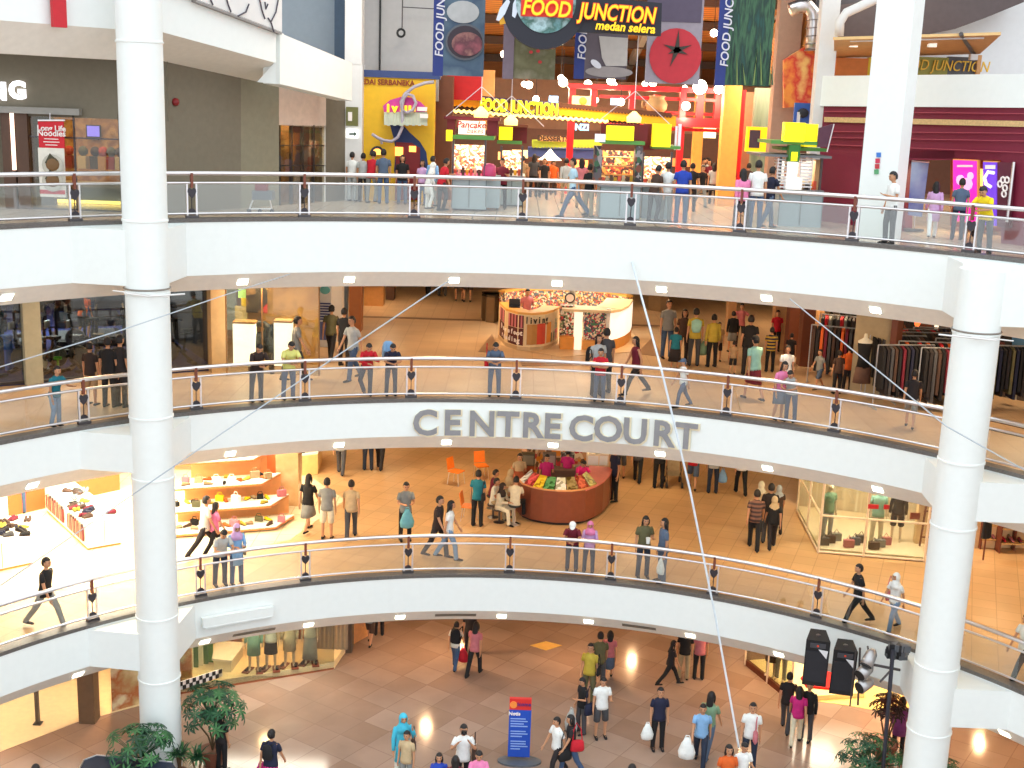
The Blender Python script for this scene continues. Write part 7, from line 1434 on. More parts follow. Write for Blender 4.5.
# ================================================================== the people
# (x, y of head top, y of feet, level, facing, pose, top, colour, lower, colour, hair, label, extras)
def bag(t, kind, off, col_, label, sz=1.0):
    P = wmat(t) @ Vector(off); rz = t.rotation_euler.z; T = Matrix.Translation(P) @ Matrix.Rotation(rz, 4, 'Z') @ Matrix.Scale(sz, 4); m = MB(T); cm = cmat(col_, 'bag')
    if kind == 'backpack':
        b = thing('backpack', label, 'backpack', P); m.tube([(0, 0, -.22), (0, 0, -.18), (0, 0, .08), (0, 0, .2), (0, 0, .24)], [(.13, .06), (.16, .09), (.155, .09), (.12, .07), (.06, .03)], cm, 12, side=(1, 0, 0)); m.build('bag_body', b, True)
        m = MB(T); m.tube([(-.1, -.07, .2), (-.12, -.3, .2), (-.12, -.32, .05), (-.13, -.08, -.16)], .018, cm, 5); m.tube([(.1, -.07, .2), (.12, -.3, .2), (.12, -.32, .05), (.13, -.08, -.16)], .018, cm, 5); m.build('strap', b)
    elif kind == 'plastic_bag':
        b = thing('plastic_bag', label, 'bag', P); m.tube([(0, 0, .0), (0, 0, -.12), (0, 0, -.3), (0, 0, -.42), (0, 0, -.45)], [(.03, .02), (.11, .06), (.17, .1), (.15, .09), (.06, .04)], cm, 10, side=(1, 0, 0)); m.build('bag_body', b, True)
        m = MB(T); m.tube([(-.07, 0, -.08), (-.03, 0, .04), (.03, 0, .04), (.07, 0, -.08)], .012, cm, 5); m.build('handle', b)
    elif kind == 'shoulder_bag':
        b = thing('shoulder_bag', label, 'bag', P); m.tube([(0, 0, -.14), (0, 0, -.1), (0, 0, .08), (0, 0, .11)], [(.13, .03), (.15, .06), (.13, .055), (.08, .03)], cm, 10, side=(0, 1, 0)); m.build('bag_body', b, True)
        m = MB(T); m.tube([(0, .1, .08), (0, .06, .35), (0, -.04, .5), (0, -.1, .3), (0, -.1, .08)], .012, cm, 5); m.build('strap', b)
    elif kind == 'cup':
        b = thing('paper_cup', label, 'cup', P); m.lathe((0, 0, -.05), [(.03, 0), (.042, .11), (.001, .11)], cm, 10); m.build('cup_body', b)
    elif kind == 'cloth':
        b = thing('jacket', label, 'jacket', P); m.tube([(0, 0, .16), (0, 0, .1), (0, 0, -.12), (0, 0, -.24)], [(.05, .04), (.16, .06), (.15, .07), (.11, .05)], cm, 10, side=(1, 0, 0)); m.build('folded_cloth', b, True)
    return b
H_R, H_L = (.22, -.10, .76), (-.22, -.10, .76)
BK_ = (0, .17, 1.22); WB = 'walk'
L3P = [
 (352, 152, 201, 165, 'stand', 'tee', 'white', 'trousers', 'lgrey', 'short', 'person in white tee shirt and pale trousers, leftmost before the yellow bakery'),
 (363, 153, 202, 175, 'stand', 'tee', 'lgrey', 'trousers', 'dark', 'short', 'person in pale grey top half hidden between white and red shirts'),
 (371, 152, 203, 160, 'side', 'tee', 'red', 'trousers', 'grey', 'short', 'person in red tee shirt and grey trousers before the yellow bakery'),
 (383, 149, 204, 185, 'stand', 'tee', 'bluegrey', 'trousers', 'jeans', 'short', 'person in blue grey tee and jeans seen from behind at the bakery'),
 (402, 155, 204, 0, 'stand', 'tee', 'black', 'trousers', 'jeans', 'long', 'woman with long hair in black top and jeans before the bakery'),
 (412, 154, 200, 10, 'stand', 'tee', 'brown', 'trousers', 'dark', 'long', 'woman in brown top standing in the bakery doorway'),
 (422, 160, 205, -20, 'stand', 'tee', 'lilac', 'trousers', 'jeans', 'long', 'woman in lilac top beside the bakery doorway'),
 (432, 156, 206, 150, 'stand', 'long', 'sky', 'trousers', 'grey', 'short', 'man in light blue shirt behind the person in white at the pancake kiosk'),
 (428, 163, 209, 110, 'side', 'tunic', 'white', 'trousers', 'white', 'scarf', 'person in white tunic and white headscarf leaning at the pancake kiosk', 'white'),
 (441, 159, 211, 120, 'side', 'tee', 'red', 'trousers', 'black', 'short', 'person in red top and black trousers at the pancake kiosk'),
 (501, 158, 209, 0, 'hold', 'tee', 'maroon', 'trousers', 'black', 'short', 'seller in dark red between the two snack kiosks'),
 (533, 154, 197, 170, 'stand', 'tee', 'dgrey', 'trousers', 'dark', 'long', 'long haired woman in dark grey right of the snack kiosks'),
 (543, 157, 199, 10, 'walk', 'tee', 'black', 'trousers', 'black', 'short', 'person in black walking in the gap between kiosks'),
 (553, 161, 195, 0, 'stand', 'tee', 'orange', 'trousers', 'brown', 'short', 'child in orange top deep in the food hall'),
 (565, 157, 204, 185, 'walk', 'long', 'lgrey', 'trousers', 'khaki', 'short', 'man in pale grey shirt and khaki trousers walking into the food hall'),
 (573, 158, 217, -80, 'stride', 'tee', 'pale', 'trousers', 'jeans', 'short', 'man in pale blue tee and jeans striding left behind the railing'),
 (580, 158, 208, 175, 'stand', 'tee', 'rose', 'trousers', 'tan', 'long', 'woman in rose top behind the striding man'),
 (588, 164, 217, 140, 'stand', 'tee', 'black', 'trousers', 'khaki', 'short', 'person in black top and khaki trousers left of the rack kiosk'),
 (652, 166, 222, 130, 'side', 'tee', 'brown', 'trousers', 'dgrey', 'short', 'man in brown tee leaning on the kiosk counter'),
 (665, 162, 222, 150, 'stand', 'tee', 'white', 'trousers', 'grey', 'short', 'man in white tee between brown and blue shirts'),
 (680, 160, 224, 175, 'stand', 'tee', 'blue', 'trousers', 'jeans', 'short', 'big man in bright blue tee and jeans behind the railing'),
 (690, 163, 212, 170, 'stand', 'tee', 'dark', 'trousers', 'dark', 'short', 'person in dark clothes just right of the man in blue'),
 (740, 167, 229, 190, 'walk', 'long', 'pink', 'trousers', 'black', 'long', 'long haired woman in pink top and black trousers walking away'),
 (754, 160, 229, 180, 'stand', 'tee', 'white', 'trousers', 'jeans', 'short', 'man in white and blue tee seen from behind right of the woman in pink'),
 (767, 165, 228, 120, 'walk', 'tee', 'navy', 'trousers', 'bluegrey', 'short', 'man in navy tee walking beside the rack tower kiosk'),
 (888, 171, 244, -75, 'hold', 'tee', 'white', 'trousers', 'dgrey', 'short', 'man in white tee and grey trousers before the square pillar'),
 (931, 180, 238, 165, 'walkb', 'tunic', 'lilac', 'trousers', 'white', 'long', 'woman in lilac tunic and white trousers walking to the maroon shop'),
 (956, 178, 240, 170, 'stand', 'tee', 'bluegrey', 'trousers', 'navy', 'short', 'man in grey blue shirt before the pink poster'),
 (969, 184, 236, 160, 'stand', 'tee', 'dark', 'trousers', 'dark', 'long', 'dark haired woman between the man in grey blue and the man in yellow'),
 (478, 160, 203, 170, 'stand', 'tee', 'dark', 'trousers', 'dark', 'short', 'person in dark clothes behind the pancake kiosk'),
 (609, 158, 198, 170, 'walk', 'tee', 'grey', 'trousers', 'dark', 'short', 'person in grey walking deep behind the rack kiosk'),
 (700, 164, 207, 20, 'walk', 'tee', 'black', 'trousers', 'grey', 'short', 'person in black top walking before the diners'),
 (712, 163, 204, 175, 'stand', 'tee', 'lgrey', 'trousers', 'dark', 'long', 'long haired woman in pale grey standing among the diners'),
 (728, 164, 206, -20, 'stand', 'tee', 'maroon', 'trousers', 'dark', 'short', 'person in dark red standing at the orange pillar'),
 (746, 163, 208, 150, 'stand', 'tee', 'brown', 'trousers', 'dgrey', 'short', 'person in brown right of the orange pillar'),
 (522, 156, 198, 160, 'stand', 'tee', 'tan', 'trousers', 'brown', 'short', 'person in tan top in the gap right of the small kiosk'),
 (982, 184, 252, None, 'lean', 'tee', 'yellow', 'trousers', 'dgrey', 'short', 'man in bright yellow tee leaning on the top railing'),
]
for r in L3P:
    kw = dict(hcol=r[11] if len(r) > 11 else None)
    PP(r[0], r[1], r[2], 3, *r[3:11], rail=(r[4] == 'lean'), **kw)
# diners far back in the food hall with their tables
for i, (px, py, c_, hk) in enumerate(((701, 187, 'grey', 'short'), (709, 189, 'maroon', 'long'), (717, 186, 'dark', 'long'), (725, 188, 'red', 'short'), (733, 187, 'dark', 'short'), (708, 178+8, 'white', 'short'), (535, 188, 'maroon', 'short'), (548, 189, 'orange', 'short'), (596, 187, 'dark', 'short'), (741, 190, 'tan', 'short'))):
    lab = ['diner in grey seated left of the orange pillar', 'diner in maroon with long hair left of the orange pillar', 'long haired diner in dark top beside the orange pillar', 'diner in red top just left of the orange pillar', 'diner in dark top at the orange pillar foot', 'diner in white seated behind the others at the orange pillar', 'diner in maroon seated far behind the snack kiosks', 'diner in orange seated under the lit parasol lamp', 'diner in dark clothes seated behind the rack kiosk', 'diner in tan top right of the orange pillar'][i]
    P = at_z(px, py+3, LV[3]); person(P, 1.6, [30, -40, 170, 90, 10, -90, 40, 0, 120, 200][i], 'sit', 'tee', c_, 'trousers', 'dark', hk, lab)
    s = thing('stool', 'small round stool under a diner in the food hall', 'stool', P, group='food hall stools'); m = MB(); m.lathe(P+Vector((0, 0, .0)), [(.16, 0), (.03, .03), (.03, .38), (.17, .40), (.17, .43), (.001, .43)], DARKST, 12); m.build('stool_body', s)
for i, (px, py) in enumerate(((704, 192), (720, 192), (736, 193), (541, 192), (602, 192))):
    P = at_z(px, py+2, LV[3]); s = thing('cafe_table', 'small round cafe table in the food hall', 'table', P, group='food hall tables'); m = MB(); m.lathe(P+Z*.70, [(.001, 0), (.4, 0), (.4, .03), (.001, .03)], M((190, 150, 110), .3), 18); m.build('table_top', s); m = MB(); m.lathe(P, [(.25, 0), (.03, .04), (.03, .7)], DARKST, 10); m.build('pedestal', s)
L2P = [
 (56, 366, 427, 60, 'side', 'tee', 'teal', 'trousers', 'ljeans', 'short', 'person in blue top and pale jeans leaning on railing left of the left column', 1),
 (92, 342, 405, 165, 'stand', 'tee', 'dbrown', 'shorts', 'tan', 'short', 'man in dark brown tee and tan shorts looking into the gym', 0),
 (110, 337, 407, 170, 'stand', 'tee', 'black', 'trousers', 'black', 'short', 'person in black beside the man in tan shorts', 0),
 (122, 335, 407, 150, 'stand', 'tee', 'dark', 'trousers', 'dark', 'short', 'person in dark clothes half hidden by the left column', 0),
 (257, 341, 401, None, 'lean', 'long', 'dbrown', 'trousers', 'black', 'short', 'man in dark brown long sleeves leaning on the middle railing', 2),
 (289, 341, 402, None, 'lean', 'tee', 'lyellow', 'trousers', 'jeans', 'short', 'man in light yellow tee leaning on the middle railing', 2),
 (296, 313, 381, 100, 'walk', 'tee', 'grey', 'trousers', 'dgrey', 'short', 'man in grey tee walking past the glowing box', 0),
 (331, 304, 361, 170, 'walk', 'tee', 'olive', 'trousers', 'dark', 'short', 'man in olive shirt walking away beside the striped board', 0),
 (344, 308, 366, 160, 'stand', 'tee', 'black', 'trousers', 'dark', 'short', 'person in black close behind the man in olive', 0),
 (353, 313, 380, -40, 'walk', 'tee', 'lgrey', 'trousers', 'jeans', 'short', 'person in pale grey tee and jeans walking behind the railing', 0),
 (367, 340, 395, None, 'leanx', 'long', 'red', 'trousers', 'djeans', 'short', 'person in red top and dark jeans leaning on the middle railing', 2),
 (391, 341, 395, None, 'lean', 'tee', 'navy', 'trousers', 'djeans', 'short', 'man in navy tee with pale blue backpack leaning on the railing', 2),
 (494, 340, 396, None, 'lean', 'tee', 'bluegrey', 'trousers', 'jeans', 'short', 'man in dark blue shirt leaning alone above the sign letters', 2),
 (596, 334, 396, 20, 'stand', 'tee', 'lgrey', 'trousers', 'black', 'long', 'person in pale grey top with black trousers behind the red tee', 0),
 (604, 328, 393, -160, 'stand', 'tee', 'dgrey', 'trousers', 'black', 'short', 'tall man in dark clothes in front of the round kiosk', 0),
 (599, 346, 399, None, 'fold', 'tee', 'red', 'trousers', 'jeans', 'short', 'person in red and white tee with folded arms at the railing', 2),
 (635, 336, 394, -70, 'stride', 'vest', 'maroon', 'trousers', 'black', 'long', 'long haired woman in maroon sleeveless top walking left', 0),
 (682, 357, 407, -75, 'walk', 'tee', 'white', 'trousers', 'jeans', 'cap', 'child in white tee and blue cap walking behind the railing', 0, 'bluegrey'),
 (666, 299, 358, 10, 'stand', 'tee', 'grey', 'trousers', 'jeans', 'short', 'tall man in grey tee and jeans holding a red cup, left of the crowd', 0),
 (674, 327, 369, 175, 'stand', 'tee', 'teal', 'full_skirt', 'dark', 'bun', 'child in teal top and dark skirt in the crowd', 0),
 (682, 309, 361, 0, 'stand', 'tee', 'brown', 'trousers', 'dark', 'long', 'woman in brown top right of the tall man in grey', 0),
 (693, 308, 366, 180, 'stand', 'tee', 'mustard', 'trousers', 'dgrey', 'short', 'person in dull yellow top with pale green scarf in the crowd', 0),
 (711, 314, 367, 190, 'stand', 'long', 'mustard', 'trousers', 'black', 'bun', 'woman in mustard long sleeves and black trousers in the crowd', 0),
 (717, 322, 361, 0, 'stand', 'tee', 'tan', 'shorts', 'dark', 'short', 'child in tan half hidden behind the woman in mustard', 0),
 (731, 311, 352, 185, 'stand', 'long', 'black', 'skirt', 'grey', 'short', 'woman in black long sleeves and grey skirt', 0),
 (739, 303, 346, 0, 'arms_up', 'tee', 'rose', 'trousers', 'dark', 'short', 'woman in rose top facing the camera at the crowd back', 0),
 (732, 343, 374, 180, 'stand', 'tee', 'tan', 'shorts', 'black', 'short', 'small child in tan tee and black shorts', 0),
 (747, 315, 375, 175, 'stand', 'tee', 'black', 'trousers', 'dark', 'short', 'tall man in black tee seen from behind in the crowd', 0),
 (752, 334, 400, 200, 'walk', 'tee', 'mint', 'skirt', 'maroon', 'cap', 'woman in pale mint top, maroon skirt and black cap', 0, 'black'),
 (769, 327, 372, 180, 'stand', 'tee', 'wy', 'trousers', 'black', 'short', 'person in yellow and navy striped tee in the crowd', 0),
 (775, 310, 351, 0, 'stand', 'tee', 'red', 'trousers', 'dark', 'short', 'man in red tee at the right back of the crowd', 0),
 (789, 333, 370, 160, 'stand', 'tee', 'dark', 'trousers', 'dark', 'short', 'person in dark clothes beside the brown pillar', 0),
 (784, 345, 398, 10, 'stand', 'tee', 'white', 'trousers', 'grey', 'short', 'person in white top behind the leaning couple', 0),
 (777, 361, 420, 20, 'side', 'tee', 'pink', 'skirt', 'bluegrey', 'long', 'woman in pink top and denim skirt of the leaning couple', 1),
 (789, 370, 424, None, 'lean', 'vest', 'lgrey', 'trousers', 'jeans', 'short', 'man in pale grey vest and jeans of the leaning couple', 2),
 (818, 348, 389, -60, 'walk', 'tee', 'grey', 'shorts', 'bluegrey', 'short', 'boy in grey tee and denim shorts right of the brown pillar', 0),
 (801, 306, 348, 170, 'stand', 'tee', 'cream', 'trousers', 'brown', 'short', 'person in cream top between the brown pillars', 0),
 (828, 312, 350, 170, 'stand', 'tee', 'white', 'trousers', 'dark', 'short', 'person in white top at the entrance of the clothes shop', 0),
 (838, 316, 362, 160, 'stand', 'tee', 'dgrey', 'trousers', 'dark', 'short', 'person in dark grey top at the clothes shop entrance', 0),
 (846, 345, 392, 180, 'stand', 'tee', 'orange', 'trousers', 'dark', 'short', 'person in orange top before the racks of orange clothes', 0),
 (836, 350, 394, 190, 'stand', 'tee', 'brown', 'trousers', 'black', 'short', 'person in brown left of the person in orange', 0),
 (909, 368, 428, 160, 'walk', 'tee', 'dark', 'shorts', 'grey', 'short', 'person in dark top and grey shorts before the dark clothes shop', 0),
 (428, 246, 295, 170, 'walk', 'tee', 'grey', 'trousers', 'black', 'short', 'person whose black trousers show under the top balcony, leftmost', 0),
 (442, 247, 296, 180, 'stand', 'tee', 'white', 'trousers', 'dgrey', 'short', 'person whose grey trousers show under the top balcony', 0),
 (459, 253, 301, 180, 'stand', 'tee', 'pink', 'skirt', 'brown', 'long', 'woman whose bare legs show under the top balcony', 0),
 (467, 252, 302, 180, 'stand', 'tee', 'navy', 'shorts', 'brown', 'short', 'person in brown shorts under the top balcony beside the bare legs', 0),
 (84, 291, 340, 170, 'side', 'tee', 'orange', 'shorts', 'black', 'short', 'gym visitor in bright orange top on a treadmill', 0),
]
for r in L2P:
    t = PP(r[0], r[1], r[2], 2, *r[3:11], rail=(r[11] == 2), hcol=r[12] if len(r) > 12 else None)
    lb = r[10]
    if 'navy tee with pale' in lb: bag(t, 'backpack', (-.08, .20, 1.32), 'sky', 'pale blue backpack on the man in navy at the railing')
    if 'dark blue shirt leaning' in lb: bag(t, 'shoulder_bag', (-.24, .0, .98), 'red', 'red strapped bag of the man leaning above the letters')
    if 'holding a red cup' in lb: bag(t, 'cup', (.24, -.12, .80), 'red', 'red and white paper cup held by the tall man in grey', 1.6)
    if 'scarf in the crowd' in lb: bag(t, 'cloth', (.0, .16, 1.25), 'mint', 'pale green cloth over the back of the person in dull yellow'); bag(t, 'plastic_bag', (-.26, -.1, .74), 'green', 'green plastic bag carried by the person in dull yellow')
    if 'pale grey top with black' in lb: bag(t, 'backpack', (-.14, .15, 1.1), 'black', 'black backpack of the person behind the red tee')
# staff inside the round kiosk
P = at_z(526, 341, L2)+Vector((0, .9, 0)); person(P, 1.62, 15, 'hold', 'tee', 'rose', 'trousers', 'dark', 'short', 'seller in rose top inside the round cream kiosk')
L1P = [
 (47, 547, 627, 75, 'stride', 'tee', 'black', 'trousers', 'grey', 'short', 'man in black tee and grey trousers striding at the far left', 0),
 (205, 491, 557, 115, 'stride', 'tee', 'offwhite', 'trousers', 'dark', 'short', 'man in off white tee walking with a woman past the shelves', 0),
 (215, 501, 556, 120, 'walk', 'tee', 'pink', 'trousers', 'black', 'long', 'long haired woman in pale pink walking beside a man past the shelves', 0),
 (221, 529, 590, None, 'lean', 'tee', 'lgrey', 'trousers', 'djeans', 'short', 'man in grey tee leaning on the lowest railing beside a headscarf', 2),
 (237, 528, 590, None, 'both', 'tunic', 'sky', 'trousers', 'jeans', 'scarf', 'woman in light blue tunic and pale headscarf at the lowest railing', 2, 'lilac'),
 (308, 473, 531, 160, 'walk', 'tee', 'black', 'skirt', 'grey', 'long', 'long haired woman in black top and grey skirt', 0),
 (327, 473, 539, 175, 'stand', 'tee', 'grey', 'shorts', 'cream', 'short', 'man in grey tee and cream shorts seen from behind', 0),
 (351, 479, 538, 185, 'walkb', 'tee', 'beige', 'trousers', 'dgrey', 'short', 'man in beige tee and dark trousers seen from behind', 0),
 (405, 481, 540, 15, 'both', 'tee', 'grey', 'trousers', 'black', 'short', 'person in grey tee holding a turquoise plastic bag', 0),
 (437, 493, 557, 70, 'walk', 'tee', 'dbrown', 'trousers', 'dark', 'short', 'person in dark clothes walking left of the long haired woman', 0),
 (448, 499, 559, 90, 'walkb', 'tee', 'white', 'trousers', 'ljeans', 'long', 'long haired woman in white top and pale jeans walking', 0),
 (477, 470, 526, 165, 'stand', 'tee', 'teal', 'trousers', 'black', 'short', 'woman in teal top and black trousers with a dark bag', 0),
 (571, 521, 575, None, 'lean', 'tee', 'maroon', 'trousers', 'djeans', 'cap', 'man in maroon tee and white cap leaning on the lowest railing', 2, 'white'),
 (588, 524, 577, None, 'both', 'long', 'lilac', 'trousers', 'djeans', 'scarf', 'woman in lilac top and pink headscarf at the lowest railing', 2, 'pink'),
 (642, 515, 577, 10, 'hold', 'tee', 'olive', 'trousers', 'djeans', 'long', 'woman in olive tee holding a cup at the lowest railing', 0),
 (661, 518, 582, -75, 'stand', 'tee', 'bluegrey', 'trousers', 'bluegrey', 'long', 'woman in grey blue clothes carrying a white bag', 0),
 (613, 446, 501, -60, 'stand', 'tee', 'navy', 'trousers', 'black', 'short', 'man in navy at the right end of the round counter', 0),
 (637, 434, 482, 170, 'walk', 'tee', 'dgrey', 'trousers', 'black', 'short', 'person in black trousers under the sign letters, left of the stroller', 0),
 (658, 433, 488, 180, 'stand', 'tee', 'black', 'trousers', 'black', 'short', 'person in wide black trousers pushing a stroller under the letters', 0),
 (692, 436, 489, 170, 'walk', 'tee', 'red', 'shorts', 'bluegrey', 'short', 'person in denim shorts under the sign letters', 0),
 (712, 440, 493, 180, 'stand', 'tee', 'lgrey', 'trousers', 'djeans', 'short', 'person in dark jeans with a blue bag under the letters', 0),
 (740, 441, 494, 180, 'walk', 'tee', 'white', 'trousers', 'black', 'short', 'person in black trousers rightmost under the balcony', 0),
 (620, 430, 478, 170, 'stand', 'tee', 'grey', 'shorts', 'dgrey', 'short', 'person in dark shorts just right of the round counter', 0),
 (753, 488, 549, 170, 'walk', 'tee', 'ws', 'trousers', 'black', 'short', 'person in brown striped tee walking away in the group', 0),
 (771, 495, 548, 175, 'walkb', 'tee', 'black', 'trousers', 'dark', 'scarf', 'woman in black with a beige headscarf in the group', 0, 'beige'),
 (767, 483, 543, 170, 'stand', 'tee', 'dark', 'trousers', 'dgrey', 'short', 'person in dark clothes walking ahead of the striped tee', 0),
 (758, 480, 530, 175, 'walk', 'tee', 'beige', 'trousers', 'dark', 'scarf', 'person with a pale headscarf at the front of the group', 0, 'cream'),
 (776, 484, 532, 175, 'walk', 'tee', 'brown', 'trousers', 'dark', 'scarf', 'person with a grey headscarf at the right of the group', 0, 'lgrey'),
 (856, 563, 624, -85, 'stride', 'tee', 'black', 'trousers', 'black', 'short', 'man in black tee and trousers striding left near the right column', 0),
 (892, 570, 630, -60, 'walk', 'tee', 'white', 'trousers', 'ljeans', 'scarf', 'woman in white tee, white headscarf and jeans near the right column', 0, 'white'),
 (300, 424, 474, 170, 'stand', 'tee', 'dark', 'trousers', 'dark', 'short', 'person in dark clothes far back beside the marbled column', 0),
 (341, 421, 474, 180, 'walk', 'tee', 'lgrey', 'trousers', 'dgrey', 'short', 'person in grey trousers under the middle balcony left', 0),
 (368, 420, 470, 180, 'stand', 'tee', 'navy', 'trousers', 'djeans', 'short', 'person in dark jeans under the middle balcony, left of two', 0),
 (380, 419, 469, 175, 'walk', 'tee', 'white', 'trousers', 'dark', 'short', 'person in dark trousers under the middle balcony, right of two', 0),
 (21, 462, 513, 180, 'stand', 'tee', 'lgrey', 'trousers', 'jeans', 'short', 'person in jeans before the orange counter of the shoe shop', 0),
 (56, 450, 500, 180, 'stand', 'tee', 'brown', 'trousers', 'dark', 'short', 'person in dark clothes at the back of the shoe shop', 0),
 (1021, 612, 680, -70, 'stride', 'tee', 'offwhite', 'trousers', 'black', 'short', 'person in black trousers striding at the right picture edge', 0),
]
for r in L1P:
    t = PP(r[0], r[1], r[2], 1, *r[3:11], rail=(r[11] == 2), hcol=r[12] if len(r) > 12 else None)
    lb = r[10]
    if 'turquoise' in lb: bag(t, 'plastic_bag', (0, -.28, .98), 'aqua', 'turquoise plastic bag held by the person in grey tee', 1.25)
    if 'pushing a stroller' in lb: STR_P = at_z(673, 485, L1)
    if 'teal top and black' in lb: bag(t, 'shoulder_bag', (-.2, .12, .95), 'dark', 'dark shoulder bag of the woman in teal')
    if 'holding a cup' in lb: bag(t, 'cup', (.0, -.34, 1.12), 'white', 'white cup held by the woman in olive tee', 1.5)
    if 'carrying a white bag' in lb: bag(t, 'plastic_bag', (.2, -.12, .72), 'white', 'white plastic bag of the woman in grey blue')
    if 'with a blue bag' in lb: bag(t, 'plastic_bag', (-.3, -.05, .75), 'sky', 'bright blue bag of the person in dark jeans')
    if 'white headscarf and jeans' in lb: bag(t, 'shoulder_bag', (-.2, 0, .95), 'rose', 'rose bag of the woman in white headscarf')
    if 'pale headscarf at the lowest' in lb: bag(t, 'shoulder_bag', (.22, .05, .92), 'khaki', 'khaki bag of the woman in light blue tunic')
t = thing('stroller', 'dark baby stroller under the sign letters', 'stroller', STR_P); P = STR_P
m = MB(); m.prism([P+Vector(q) for q in ((-.2, -.1, .35), (-.2, .3, .3), (-.2, .45, .8), (-.2, .3, .85), (-.2, .1, .5))], (.4, 0, 0), cmat('khaki')); m.build('seat_cloth', t)
m = MB()
for s in (-.24, .24): m.tube([P+Vector((s, -.35, .1)), P+Vector((s, .45, 1.0))], .015, DARKST, 5); m.tube([P+Vector((s, .35, .1)), P+Vector((s, -.1, .6))], .015, DARKST, 5)
m.build('frame', t)
for a, b in ((-.26, -.35), (.26, -.35), (-.26, .35), (.26, .35)): m = MB(); m.lathe(P+Vector((a, b, .1)), [(.02, -.03), (.1, -.03), (.1, .03), (.02, .03)], BLACK, 12, T=Matrix.Rotation(R_(90), 3, 'Y')); m.build('wheel', t)
# around the counter
person(Vector((STOOLP.x, STOOLP.y, L1+.17)), 1.7, 165, 'sit', 'tee', 'cream', 'trousers', 'black', 'short', 'man in cream yellow shirt seated on the bar stool')
for px, py, f, tk, c_, bk, bc, hk, lb, hc, ps in ((499, 522, 60, 'long', 'cream', 'trousers', 'cream', 'scarf', 'woman in cream clothes seated left of the bar stool', 'dbrown', 'sit'), (493, 517, 70, 'tee', 'offwhite', 'trousers', 'khaki', 'short', 'person in off white seated behind the woman in cream', None, 'sit'), (492, 508, 90, 'tee', 'maroon', 'trousers', 'dark', 'short', 'person in maroon seated at the left of the round counter', None, 'sit'), (507, 508, 120, 'tee', 'beige', 'trousers', 'brown', 'scarf', 'person in beige headscarf seated behind the cream yellow shirt', 'beige', 'sit'),
    (518, 502, 10, 'tee', 'beige', 'trousers', 'dark', 'short', 'person in beige inside the left of the round counter', None, 'hold'), (545, 503, 10, 'tee', 'magenta', 'trousers', 'dark', 'short', 'seller in magenta top in the middle of the round counter', None, 'hold'), (578, 504, 20, 'side' and 'tee', 'hot', 'trousers', 'dark', 'short', 'seller in bright pink bending over the round counter', None, 'lean'), (566, 497, 160, 'tee', 'magenta', 'trousers', 'dark', 'short', 'seller in dark magenta seen from behind in the round counter', None, 'stand')):
    P = at_z(px, py, L1); person(P, 1.64, f, ps, tk, c_, bk, bc, hk, lb, hcol=hc)
    if ps == 'sit':
        s = thing('stool', 'low round seat under a guest at the round counter', 'stool', P, group='seats at the round counter'); m = MB(); m.lathe(P, [(.18, 0), (.03, .03), (.03, .36), (.19, .38), (.19, .41), (.001, .41)], DARKST, 14); m.build('stool_body', s)
